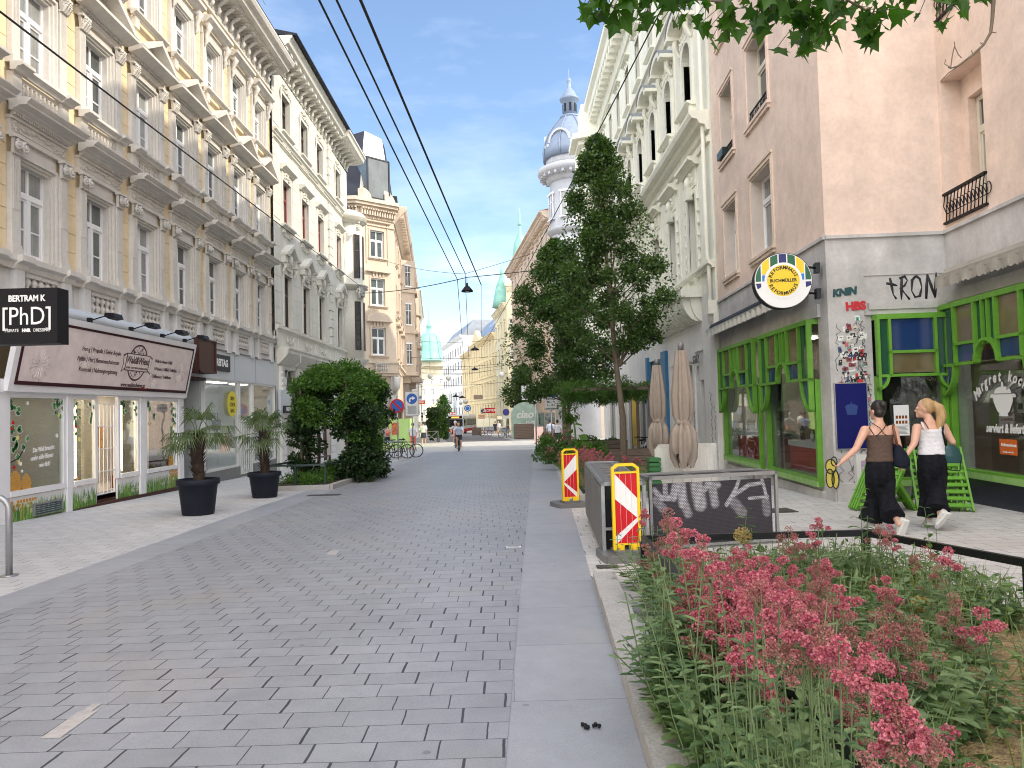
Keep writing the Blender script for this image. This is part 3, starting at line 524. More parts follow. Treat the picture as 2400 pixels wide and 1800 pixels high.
# painted hive motifs, branches, fruit and writing on the panes (children of the building: they stick on its glass)
def sticker_leafs(m,pts,r,y,n):
    for i in range(n):
        c=r.choice(pts); x,z=c[0]+r.uniform(-.10,.10),c[1]+r.uniform(-.10,.10); a=r.uniform(0,6.28); s=r.uniform(.09,.14)
        u=(math.cos(a),math.sin(a)); w=(-u[1],u[0]); P=lambda p,q:(x+u[0]*p*s+w[0]*q*s,y,z+u[1]*p*s+w[1]*q*s)
        m.add([P(0,0),P(.4,.34),P(.75,.26),P(1.05,0),P(.75,-.26),P(.4,-.34)],[(0,1,2,3,4,5)],r.choice((0,0,1)))
        Y=y+.0015; P2=lambda p,q:(x+u[0]*p*s*1.0+w[0]*q*s,Y,z+u[1]*p*s+w[1]*q*s)
        m.add([P2(-.07,0),P2(.36,.42),P2(.8,.33),P2(1.16,0),P2(.8,-.33),P2(.36,-.42)],[(0,1,2,3,4,5)],2)
K['lg']=pm('leaf_sticker_green',(.05,.25,.06),.5); K['lg2']=pm('leaf_sticker_dark_green',(.02,.11,.04),.5); K['pear']=pm('pear_sticker',(.72,.66,.20),.5)
dec=M(); r=random.Random(5); ys_=yp-.006
W0=(LX(wins[0][0])+.1,LX(wins[0][1])-.1); H=zt-zs-.1; zz=zs+.1
sticker_leafs(dec,[(W0[0]+.12,zz+H*f) for f in(.45,.55,.62,.7,.8,.9)]+[(W0[0]+.3,zz+H*.42),(W0[0]+.38,zz+H*.5)],r,ys_,26)
sticker_leafs(dec,[(W0[1]-.12,zz+H*f) for f in(.78,.86,.93)]+[(W0[1]-.25,zz+H*.9)],r,ys_,12)
W1=(LX(wins[1][0])+.1,LX(wins[1][1])-.1); sticker_leafs(dec,[(W1[0]+.1,zz+H*f) for f in(.6,.7,.8,.9)]+[(W1[1]-.08,zz+H*.75),(W1[1]-.1,zz+H*.9)],r,ys_,20)
W2=(LX(wins[2][0])+.1,LX(wins[2][1])-.1); sticker_leafs(dec,[(W2[0]+.15,zz+H*f) for f in(.82,.9,.95)]+[(W2[1]-.1,zz+H*.88)],r,ys_,14)
W3=(LX(wins[3][0])+.1,LX(wins[3][1])-.1); sticker_leafs(dec,[(W3[0]+.15+.1*k,zz+H*(.93-.05*k)) for k in range(3)]+[(W3[1]-.12,zz+H*f) for f in(.5,.6,.7,.8,.9)],r,ys_,26)
for (x,z,mt) in((W0[0]+.1,zz+H*.72,3),(W0[0]+.06,zz+H*.66,3),(W0[0]+.22,zz+H*.56,4),(W0[0]+.25,zz+H*.3,4),(W0[1]-.12,zz+H*.8,4),(W1[0]+.1,zz+H*.66,3),(W1[0]+.22,zz+H*.5,4),(W3[0]+.18,zz+H*.66,4),(W0[0]+.12,zz+H*.25,3),(W3[1]-.1,zz+H*.62,4)): dec.lathe([(.036,-.002),(.0001,-.003)],(x,ys_,z),10,mt,axis='y',sy=1.25 if mt==4 else 1)
for (cx,s,zc) in((W0[0]+.16,.17,zz),(W0[0]+.46,.13,zz),(W3[1]-.30,.13,zz)):
    q=0; z=zc+.02
    while z<zc+s*2.1:
        hw=s*math.sqrt(max(0,1-((z-zc)/(s*2.2))**2)); x=cx-hw+(.018 if q%2 else 0)
        while x<cx+hw: dec.prism([(x+.02*math.cos(i*math.pi/3+.5),z+.02*math.sin(i*math.pi/3+.5)) for i in range(6)],ys_-.001,ys_,'y',5); x+=.041
        z+=.036; q+=1
for (x,z,s) in((W0[0]+.5,zz+H*.93,.04),(W0[1]-.18,zz+H*.56,.045),(W3[0]+.35,zz+H*.82,.04),(W0[0]+.38,zz+H*.42,.035),(W0[0]+.3,zz+H*.28,.04),(W0[0]+.34,zz+H*.2,.03)):
    for a in(.6,2.5,3.9,5.5): dec.lathe([(s*.6,-.002),(.0001,-.003)],(x+s*.5*math.cos(a),ys_,z+s*.5*math.sin(a)),7,6,axis='y')
dec.tube([(W0[0],ys_,zz+H*.30),(W0[0]+.25,ys_,zz+H*.34),(W0[0]+.42,ys_,zz+H*.46)],.012,4,7)
for wi,(a_,b_) in enumerate(wins):
    q=M(); a_,b_=LX(a_)-.12,LX(b_)+.12
    for f_,mt_,sm_ in zip(dec.f,dec.m,dec.s):
        if a_<=dec.v[f_[0]][0]<b_: q.add([dec.v[i_] for i_ in f_],[tuple(range(len(f_)))],mt_,sm_)
    q.build('window_stickers',[K['lg'],K['lg2'],K['signwhite'],K['red'],K['pear'],K['hny'],K['signwhite'],K['black']],yb,fix=False)
xc=(W0[0]+W0[1])/2+.16
for q,(s,dx) in enumerate((('Die Welt braucht',.02),('mehr süße Bienen',-.02),('wie dich!',.05))): text(s,.125,K['signwhite'],yb,(xc+dx,ys_-.002,zz+H*.42-q*.15),shear=.3,sx=.72,rot=(math.pi/2,-.06,0),bold=.002)
# ---------------------------------------------------------------- signboard leaning out over the honey shop
pTL=Vector((-8.45,12.9,0)); z_b=atX(226,925,-8.78).z; z_t=atX(449,805,-8.45).z
yA,yB=atX(17,914,-8.78).y,atX(437,931,-8.78).y
sg=thing('shop_signboard','long pinkish shop signboard with a round brown tree emblem leaning over the honey shop windows','sign',(-8.78,yA,z_b),RZL)
Ls=yB-yA; Hs=z_t-z_b; lean=math.atan2(.30,Hs); HH=math.hypot(.30,Hs)
K['print']=pm('pink_sign_print',(.82,.71,.69),.5,noise=((1.5,.12),(5,.10))); K['printd']=pm('sign_dark_print',(.06,.022,.03),.5); K['printl']=pm('sign_pale_pattern',(.86,.78,.74),.5)
face=thing('board_face',None,None); face.parent=sg; 
bd=M(); bd.box(0,Ls,.0,.10,0,HH); fo=bd.build('board',K['whitepaint'],sg,rot=(lean,0,0)); COL.objects.unlink(face); bpy.data.objects.remove(face)
bd=M(); i=.13; bd.box(i,Ls-i,-.02,0,i,i+.07); bd.box(i,Ls-i,-.02,0,HH-i-.05,HH-i); bd.box(i,i+.05,-.02,0,i+.07,HH-i-.05); bd.box(Ls-i-.05,Ls-i,-.02,0,i+.07,HH-i-.05); bd.build('inner_frame',K['maroon'],fo)
bd=M(); bd.box(i+.05,Ls-i-.05,-.012,0,i+.07,HH-i-.05,0)
rr=random.Random(8)
for fx in (.10,.30,.72,.9):
    cx=Ls*fx; cz=HH*rr.uniform(.3,.5)
    for k in range(9):
        t=k*.7; bd.tube([(cx+.06*math.cos(t),-.013,cz+.06*math.sin(t)),(cx+.22*math.cos(t-.2),-.013,cz+.22*math.sin(t-.2)),(cx+.30*math.cos(t),-.013,cz+.30*math.sin(t)),(cx+.22*math.cos(t+.2),-.013,cz+.22*math.sin(t+.2)),(cx+.06*math.cos(t),-.013,cz+.06*math.sin(t))],.008,3,1)
bd.build('printed_panel',[K['print'],K['printl']],fo)
cx,cz=Ls*.585,HH*.53; em=M(); yy=-.014
em.lathe([(.43,-.001),(.39,-.001)],(cx,yy,cz),40,0,axis='y'); 
for k in range(90):
    t=rr.uniform(0,6.28); q=.36*math.sqrt(rr.random()); x,z=cx+q*math.cos(t),cz+q*math.sin(t)
    if abs(z-cz)<.15: continue
    em.tube([(x+.03*math.cos(a),yy-.001,z+.03*math.sin(a)) for a in(t,t+1.3,t+2.4,t+3.5)],.005,3,0)
em.box(cx-.52,cx+.52,yy-.006,yy-.002,cz-.20,cz+.20,0); em.box(cx-.50,cx+.50,yy-.008,yy-.004,cz-.18,cz+.18,1)
for sgn in(-1,1): em.prism([(cx+sgn*.52,cz-.17),(cx+sgn*.66,cz-.25),(cx+sgn*.61,cz-.06),(cx+sgn*.66,cz+.15),(cx+sgn*.52,cz+.20)],yy-.004,yy,'y',0); em.prism([(cx+sgn*.535,cz-.15),(cx+sgn*.635,cz-.21),(cx+sgn*.595,cz-.06),(cx+sgn*.635,cz+.11),(cx+sgn*.535,cz+.17)],yy-.006,yy-.004,'y',1)
em.tube([(cx+.30,yy,cz-.62),(cx+.45,yy,cz-.57),(cx+.60,yy,cz-.61),(cx+.70,yy,cz-.58)],.012,3,2); em.tube([(cx+.36,yy,cz-.65),(cx+.5,yy,cz-.61),(cx+.62,yy,cz-.65)],.010,3,2)
em.build('emblem',[K['printd'],K['print'],K['red']],fo)
RT=(math.pi/2,0,0)
def T(s,size,x,z,mat='printd',al='CENTER',y=-.016,**k): return text(s,size,K[mat],fo,(x,y,z),al and RT or RT,al,**k)
T('Wald&Wiese',.235,cx,cz+.045,y=-.024,sx=.80,bold=.004,shear=.1); T('HONIG- UND TRÜFFELSPEZIALITÄTEN',.062,cx,cz-.13,y=-.024,sx=.9)
T('www.waldundwiese.at',.135,cx,cz-.53,sx=.9,bold=.002)
xr=cx-.78
for q,s in enumerate(('Honig | Propolis | Gelée Royale','Pollen | Met | Bienenwachskerzen','Kosmetik | Nahrungsergänzung')): T(s,.135,xr,HH*.63-q*.21,al='RIGHT',sx=.85)
xl=cx+.80
for q,s in enumerate(('Weiße & schwarze Trüffel','Trüffelpesto | Trüffelöl | Trüffelkäse','Trüffelpastete | Trüffelbutter')): T(s,.115,xl,HH*.60-q*.19,al='LEFT',sx=.74)
# rolled tin hood and floodlights above the signboard
m=M(); m.lathe([(.17,0),(.17,Ls+.45)],(0,0,0),14,0,axis='x',a0=-.3,a1=math.pi+.4); 
hood=m.build('tin_hood',K['bluegrey'],sg,(0,.14,Hs+.14))
for q,f in enumerate((.30,.53,.74,.915)):
    p=Vector((-8.40,yA+Ls*f,z_t+.06)); fl=thing('floodlight',('black floodlight above the shop writing beside the dark hanging sign','black floodlight above the round emblem of the signboard','black floodlight right of the emblem on the signboard','black floodlight above the far end of the signboard')[q],'floodlight',p,RZL,'floodlights on arms above the signboard')
    a=M(); a.tube([(-.05,.12,-.02),(-.02,-.12,.06),(.02,-.34,.10)],.014,5); a.box(-.10,-.02,.08,.16,-.06,.04); a.build('arm',K['black'],fl)
    a=M(); a.prism([(-.44,.02),(-.30,.0),(-.20,.06),(-.24,.13),(-.40,.12)],-.12,.20,'x'); a.build('lamp_head',K['black'],fl)
# dark square hanging sign
X1=-6.35; c0=atX(0,672,X1); pA=atX(0,674,X1); pB=atX(132,676,X1)
zT=atX(66,674,X1).z; zB=atX(66,806,X1).z
Yw=(atY(132,740,pA.y).x)
hy=7.6
q0,q1=atY(-30,740,hy).x,atY(134,740,hy).x; zT=atY(66,675,hy).z; zB=atY(66,806,hy).z
hs=thing('hanging_sign','square black hanging shop sign with white lettering sticking out at the left edge','sign',(0,hy,0))
m=M(); m.box(q0,q1,0,.20,zB,zT); m.build('sign_box',K['black'],hs)
m=M(); m.tube([(q0-2.8,.1,zT-.05),(q0,.1,zT-.05)],.03,6); m.build('bracket',K['blackm'],hs)
w=q1-q0; cxs=(atY(4,740,hy).x+atY(122,740,hy).x)/2; hh=zT-zB; zc=(zT+zB)/2
text('BERTRAM K',hh*.155,K['signwhite'],hs,(cxs,-.004,zc+hh*.31),bold=.003,sx=.80); text('[PhD]',hh*.46,K['signwhite'],hs,(cxs,-.004,zc-.01),sx=.82); text('PRIVATE',hh*.082,K['signwhite'],hs,(cxs-.155,-.004,zc-hh*.26),sx=.80); text('HAIR',hh*.082,K['signwhite'],hs,(cxs-.005,-.004,zc-hh*.26),sx=.80,bold=.003); text('DRESSING',hh*.082,K['signwhite'],hs,(cxs+.155,-.004,zc-hh*.26),sx=.78)
# brown box sign, dark doorway
yD0,yD1=posts[3][1],21.55
m=M(); m.box(LX(yD0),LX(yD1),yp+.8,yp+.9,-.6,2.7); m.box(LX(yD0)-.02,LX(yD0)+.05,yp,yp+.9,-.6,2.7); m.box(LX(yD0),LX(yD1),yp+.0,yp+.9,2.62,2.7); m.build('dark_entrance',K['maroon'],yb)
e=M(); e.box(LX(yD0)+.15,LX(yD1)-.15,yp+.76,yp+.80,-.5,1.0)
for q in range(2): e.box(LX(yD0)+.25+q*.75,LX(yD0)+.85+q*.75,yp+.735,yp+.765,-.3,.75)
e.build('entrance_door',K['brown'],yb)
bx=thing('box_sign','dark brown empty box sign beside the long signboard over the dark doorway','sign',(-8.62,20.35,0),RZL)
m=M(); zb_,zt_=atX(470,872,-8.62).z,atX(470,792,-8.62).z
m.box(0,1.15,-.0,.5,zb_,zt_); m.box(-.03,1.18,-.03,0,zt_-.05,zt_); m.box(-.03,1.18,-.03,0,zb_,zb_+.05); m.box(-.03,.03,-.03,0,zb_,zt_); m.box(1.12,1.18,-.03,0,zb_,zt_); m.build('box',K['brown'],bx)
# ---------------------------------------------------------------- grey bag shop: fascia, big panes, glazed door
y1,y2=21.6,28.2; f0,f1=2.70,3.62; m=M(); x0,x1=LX(y1),LX(y2)
m.box(x0-1.2,x1,-.02,.3,f0,f1,0)
for q in(.36,.66): x=x0+(x1-x0)*q; m.box(x,x+.015,-.024,-.02,f0,f1,1)
m.box(x0-1.2,x1,-.06,.1,f1,f1+.03,1); m.build('fascia',[K['bluegrey'],K['greymetal']],yb)
sgn=thing('fascia_sign','black fascia sign with white lettering on the pale grey shop fascia','sign',(XL+.03,22.05,0),RZL)
m=M(); m.box(0,1.45,-.03,0,2.97,3.48); m.build('sign_panel',K['anthra'],sgn); text('FREITAG',.30,K['signwhite'],sgn,(.72,-.034,3.22),bold=.014,sx=.92)
zg=gz(25)+.38
for k,(a,b) in enumerate(((x0,x0+2.75),(x0+2.85,x0+4.05),(x0+4.15,x1-.02))):
    f=M(); zl=zg if k!=1 else gz(25)+.1
    f.box(a,a+.06,0,.1,zl,f0); f.box(b-.06,b,0,.1,zl,f0); f.box(a+.06,b-.06,0,.1,f0-.06,f0); f.box(a+.06,b-.06,0,.1,zl,zl+.07)
    if k==1:
        f.box(a+.06,b-.06,0,.1,1.35,1.42)
        for q in range(6): xx=a+.1+q*(b-a-.2)/5; f.box(xx-.012,xx+.012,-.03,0,zl,1.3)
        for z in (zl+.1,.4,1.2): f.box(a+.06,b-.06,-.03,0,z,z+.025)
    w=f.build('shop_window' if k!=1 else 'shop_door',K['offwhite'],yb); g=M(); g.box(a+.06,b-.06,.05,.058,zl+.07,f0-.06); g.build('pane',K['shopglass'],w)
m=M(); m.box(x0,x0+2.8,-.02,.2,-.8,zg); m.box(x0+4.1,x1,-.02,.2,-.8,zg); m.build('base_panel',K['greymetal'],yb)
m=M(); m.box(x0,x1,2.2,2.3,-.8,f0+.2); m.box(x0,x1,.12,2.2,f0+.05,f0+.1); m.box(x0,x1,.12,2.2,-.75,gz(25)+.15); m.box(x0-.1,x0,.1,2.3,-.7,f0); m.box(x1,x1+.1,.1,2.3,-.7,f0); m.build('shop_interior',pm('pale_shop_interior',(.50,.55,.55),.7,noise=((.8,.3),)),yb)
for k in range(3):
    t=M(); t.box(x0+.8+k*2,x0+1.6+k*2,.7,1.1,f0-.0,f0+.03); t.build('added_room_light',K['lamp'],yb)  # added glow over the bag shop room
K['bag']=[pm('bag_fabric',c,.6,noise=((5,.3),)) for c in((.02,.12,.10),(.45,.30,.02),(.04,.06,.2),(.25,.03,.03),(.4,.4,.38))]
for q in range(7):
    b=M(); x=.0; b.prism([(-.2,0),(.2,0),(.22,.34),(-.22,.34)],-.07,.07,'y'); b.tube([(-.12,0,.34),(-.1,0,.56),(.1,0,.56),(.12,0,.34)],.014,5)
    tag(b.build('shoulder_bag',K['bag'][q%5],None,(XL-.55,22.0+q*.92,.55 if q%2 else 1.1),RZL),('dark green','ochre','navy blue','dark red','pale grey')[q%5]+(' bag hanging high' if q%2==0 else ' bag standing low')+(' behind the near pane' if q<4 else ' behind the far pane')+' of the grey shop','bag','bags in the grey shop window')
st=M(); st.lathe([(.42,-.003),(.0001,-.004)],(0,0,0),20,0,axis='y'); so=st.build('round_sticker',pm('yellow_sticker',(.75,.62,.02),.5),yb,(x0+2.15,-.01,1.95)); 
for q,s in enumerate(('2024','COOL','BAG')): text(s,.17,K['black'],yb,(x0+2.15,-.018,2.12-q*.2),bold=.003)
text('BAGS & ACCESSORIES',.2,K['signwhite'],yb,(x0+1.6,-.006,1.45),rot=(math.pi/2,-.5,0),bold=.006) if False else None
bs=thing('blade_sign','pale blue-grey wall panel sign with small black plate beside the carved doorway','sign',(XL+.06,28.35,0),RZL)
m=M(); m.box(0,1.9,-.1,0,1.55,2.55); m.build('panel',K['bluegrey'],bs); m=M(); m.box(.25,1.75,-.13,-.1,1.62,1.92); m.build('plate',K['black'],bs); text('FREITAG',.2,K['signwhite'],bs,(1.0,-.134,1.77),bold=.006,sx=1.1)
# ================================================================ WHITE CORNER BUILDING (left, second)
YW=28.26; WB=thing('white_building','cream-white four-storey house with dark red window frames and a bracketed cornice','building',(XL,YW,0),RZL)
rnd=random.Random(11)
L2=13.4; ax=[1.72,4.46,7.2,11.0]; hw=.55
F2=[(5.15,7.3),(9.35,11.2),(13.2,14.8)]
holes=[(x-hw,x+hw,a,b) for x in ax for a,b in F2]; holes+=[(1.2,2.75,-1,3.4),(4.0,5.6,-1,3.2),(7.0,8.6,-1,3.2)]
m=M(); wall_holes(m,0,L2,-1.2,15.6,holes,.26,0,0); m.box(0,L2,.4,10,-1.2,16.9); 
for z0,z1 in((5.2,8.7),(9.4,12.5),(13.2,15.4)):
    for (a,b) in ((.05,.85),(2.55,3.6),(5.3,6.3),(8.1,8.6),(9.5,10.0),(12.0,13.3)):
        z=z0
        while z<z1-.1: m.box(a,b,-.02,.01,z+.015,min(z+.62,z1)); z+=.62
for z0,z1 in((5.1,8.6),(9.3,12.4),(13.0,15.5)):
    q=0; z=z0
    while z<z1: m.box(8.75 if q%2 else 8.68,9.35 if q%2 else 9.42,-.11,.01,z,min(z+.40,z1)); z+=.44; q+=1
m.build('wall',K['cream'],WB)
sp=lambda d,z0,z1:[(0,z0),(d*.4,z0),(d*.55,z0+(z1-z0)*.35),(d*.9,z0+(z1-z0)*.5),(d,z0+(z1-z0)*.55),(d,z1-.01),(0,z1)]
le2=M(); le2.mould(sp(.17,4.86,5.06),0,L2); le2.box(0,L2,-.05,.05,4.2,4.86); 
for x in(0,2.95,5.7,8.6,9.5,12.4): le2.box(x,x+.28,-.09,.0,4.26,4.86)
le2.mould([(0,3.55),(.1,3.6),(.35,3.85),(.45,4.0),(.45,4.1),(.5,4.16),(.5,4.22),(0,4.24)],0.2,L2); le2.build('ledge',K['cream'],WB)
for x in ax:
    g=M(); g.tube([(x-.32,-.06,4.66),(x-.16,-.08,4.5),(x,-.08,4.46),(x+.16,-.08,4.5),(x+.32,-.06,4.66)],[.025,.035,.045,.035,.025],6)
    for e in(-.42,.42): g.tube([(x+e,-.07,4.72),(x+e,-.08,4.45)],[.045,.02],5)
    g.ball((x,-.08,4.62),.05,6,5); g.build('swag',K['cream'],WB)
arch=[M(),M(),M()]
for k,(a,b) in enumerate(F2):
    A=arch[k]
    for s in(-1,1): A.box(s*hw,s*(hw+.13),-.05,.02,a,b+.13)
    A.box(-hw,hw,-.05,.02,b,b+.13)
    if k>0: A.mould(sp(.2,a-.16,a),-hw-.25,hw+.25); A.box(-hw-.1,-hw+.1,-.1,.02,a-.36,a-.16); A.box(hw-.1,hw+.1,-.1,.02,a-.36,a-.16)
    for q in range(3 if k>0 else 0): A.tube([(-.3+q*.3-.1,-.03,a-.42),(-.3+q*.3,-.06,a-.50),(-.3+q*.3+.1,-.03,a-.42)],.03,5)
# F1: broken pediment hood with mask; F2: straight hood; F3: carved crest
A=arch[0]; b=7.3
for s in(-1,1):
    A.box(s*.62,s*.92,-.22,.02,7.72,8.0); A.box(s*.60,s*.95,-.30,.02,8.0,8.09)
    A.tube([(s*.76,-.08,7.72),(s*.76,-.17,7.62),(s*.76,-.06,7.35)],[.10,.08,.05],6)
    A.prism([(s*.95,8.02),(s*.95,8.10),(0,8.62),(0,8.47),(s*.55,8.09)],-.32,.02,'y')
A.box(-.6,.6,-.05,.02,7.43,8.1); A.ball((0,-.12,7.95),.2,8,6,0,(.9,.7,1.25))
for q in range(46):
    t=rnd.uniform(0,6.28); r=rnd.uniform(.15,.45); A.ball((r*math.cos(t)*1.1,-.07,7.86+r*math.sin(t)*.85),rnd.uniform(.04,.075),5,4)
A.tube([(-.3,-.08,7.55),(0,-.14,7.46),(.3,-.08,7.55)],[.04,.07,.04],5)
A=arch[1]; A.box(-.68,.68,-.05,.02,11.33,11.72); A.mould([(0,11.55),(.1,11.55),(.16,11.63),(.28,11.68),(.28,11.78),(0,11.80)],-.82,.82)
for q in range(34):
    t=rnd.uniform(0,3.14); r=rnd.uniform(.1,.34); A.ball((r*1.3*math.cos(t),-.07,11.30+r*math.sin(t)),rnd.uniform(.04,.06),5,4)
A=arch[2]
for q in range(46):
    x=rnd.uniform(-.62,.62); A.ball((x,-.06,14.98+.36*(1-(x/.62)**2)*rnd.random()),rnd.uniform(.035,.065),5,4)
for s in(-1,1): A.tube([(s*.6,-.05,15.0),(s*.72,-.06,14.8),(s*.66,-.05,14.5)],[.05,.05,.03],5)
A=[a.mesh('window_surround',K['cream']) for a in arch]
for j,x in enumerate(ax):
    for k,(a,b) in enumerate(F2):
        inst('window_surround',A[k],WB,(x,0,0))
        w=inst('window',window_mesh(2*hw-.04,b-a-.02,.36,.06,.07,bars=False).mesh('window',K['brownf'] if k!=1 else K['redf']),WB,(x-hw+.02,.22,a+.01)); inst('pane',pane_mesh(2*hw-.04,b-a-.02,K['glassD' if k!=1 else 'glass']),w)
m=M(); m.mould(sp(.16,12.78,12.96),0,L2); m.mould(sp(.10,12.5,12.6),0,L2)
for x in ax:
    for q in range(7): m.tube([(x-.5+q*.167,-.03,12.74),(x-.5+q*.167,-.06,12.64)],.035,5)
m.build('string_course',K['cream'],WB)
m=M(); m.box(0,L2,.0,.3,15.5,16.1); n=int(L2/.62)
for i in range(n+1):
    x=.1+i*.62
    m.tube([(x,-.03,15.55),(x,-.12,15.75),(x,-.12,15.9),(x,-.45,16.02)],[.05,.08,.09,.07],6); m.box(x-.11,x+.11,-.62,.1,16.02,16.14)
    for q in range(5): m.ball((x+.31+rnd.uniform(-.16,.16),-.02,15.72+rnd.uniform(-.16,.16)),.05,5,4)
m.build('bracket_frieze',K['cream'],WB)
m=M(); m.mould([(0,16.1),(.55,16.12),(.62,16.2),(.72,16.24),(.78,16.4),(.86,16.46),(.86,16.55),(0,16.6)],-.06,L2+.5); m.mould([(0,16.1),(.7,16.12),(.8,16.2),(.9,16.24),(.96,16.4),(1.04,16.46),(1.04,16.57),(0,16.6)],9.6,L2+.55); m.build('main_cornice',K['cream'],WB)
m=M(); m.prism([(-1.05,16.56),(-1.05,16.62),(.2,16.9),(4.5,19.3),(4.5,16.5)],-.06,L2+.56,'x'); m.build('roof',K['slate'],WB)
# rounded corner oriel
oc=(13.0,-.15); OW=M(); n=10
for z0,z1,r in((4.6,8.5,.78),(8.9,12.3,.78)): OW.lathe([(r,z0),(r,z1)],(oc[0],oc[1],0),16)
for z0,z1 in((8.5,8.62),(8.62,8.78),(4.3,4.6),(12.3,12.45),(12.45,12.65)): OW.lathe([(.8,z0),(.98 if (z0 in(8.5,12.3)) else 1.06,z1-.02),(1.06,z1)],(oc[0],oc[1],0),16)
OW.lathe([(1.06,12.65),(.85,12.95),(.4,13.15),(.001,13.2)],(oc[0],oc[1],0),16); OW.lathe([(.1,3.3),(.4,3.6),(.75,4.2),(.82,4.3)],(oc[0],oc[1],0),16); OW.lathe([(1.06,8.78),(.78,8.9)],(oc[0],oc[1],0),16)
for z in (8.2,12.0):
    for q in range(14): OW.ball((oc[0]-.75+rnd.uniform(0,.6)*0+.78*math.cos(-1.9+rnd.uniform(-.35,.35)),oc[1]+.80*math.sin(-1.9+rnd.uniform(-.35,.35)),z+rnd.uniform(-.2,.25)),.06,5,4)
OW.build('corner_oriel',K['cream'],WB)
for z0,z1 in((5.1,7.8),(9.2,11.6)):
    for t in (-2.35,-1.45):
        c=(oc[0]+.80*math.cos(t),oc[1]+.80*math.sin(t)); m=M(); m.box(-.14,.14,-.0,.04,z0,z1,0); m.box(-.18,-.14,-.03,.05,z0,z1,1); m.box(.14,.18,-.03,.05,z0,z1,1); m.box(-.14,.14,-.02,.02,(z0+z1)/2+.3,(z0+z1)/2+.35,1); m.box(-.18,.18,-.03,.05,z1,z1+.05,1)
        m.build('oriel_window',[K['glassD'],K['brownf']],WB,(c[0],c[1],0),t+math.pi/2)
# ground floor: carved doorway, rusticated piers
for a,b in((.6,1.2),(2.95,3.45),(5.6,7.0),(8.6,9.6)):
    m=M(); z=-1.1; q=0
    while z<3.0: m.box(a,b,-.05 if q%2 else -.03,.02,z+.015,z+.33); z+=.35; q+=1
    m.build('rusticated_pier',K['white'],WB)
m=M()
m.box(1.2,2.75,.1,.3,2.3,2.42); m.box(.4,.6,-.1,.05,-1,3.5); m.box(2.72,2.95,-.1,.05,-1,3.5)
for z in range(7):
    for x in(.5,2.83): m.ball((x,-.1,1.9+z*.22),.08,6,5,0,(1,.6,1.2))
m.build('doorway_carving',K['white'],WB)
m=M(); m.box(1.2,2.75,.2,.26,-1.2,2.3); d=m.build('house_door',K['greyface'],WB); 
m=M(); m.box(1.3,2.65,.2,.24,2.45,3.3); m.build('pane',K['glassD'],d)
for a,b in((4.0,5.6),(7.0,8.6)):
    m=M(); m.box(a,b,.2,.26,-1.2,3.2); m.box(a-.04,a+.06,.0,.2,-1.2,3.2); d=m.build('shop_door',K['brown'],WB)
m=M(); m.tube([(1.75,-.5,4.1),(1.72,-.48,3.7),(1.2,-.1,3.3),(1.1,-.06,2.6)],.012,4); m.build('wall_cable',K['white'],WB)
bx=thing('junction_box','grey metal cable box hanging on the white corner oriel','box',(-8.06,40.8,8.42),RZL); m=M(); m.box(-.4,.4,-.1,.1,-.28,.28); m.box(-.44,.44,-.12,.12,.28,.32); m.build('box_body',K['steel'],bx)
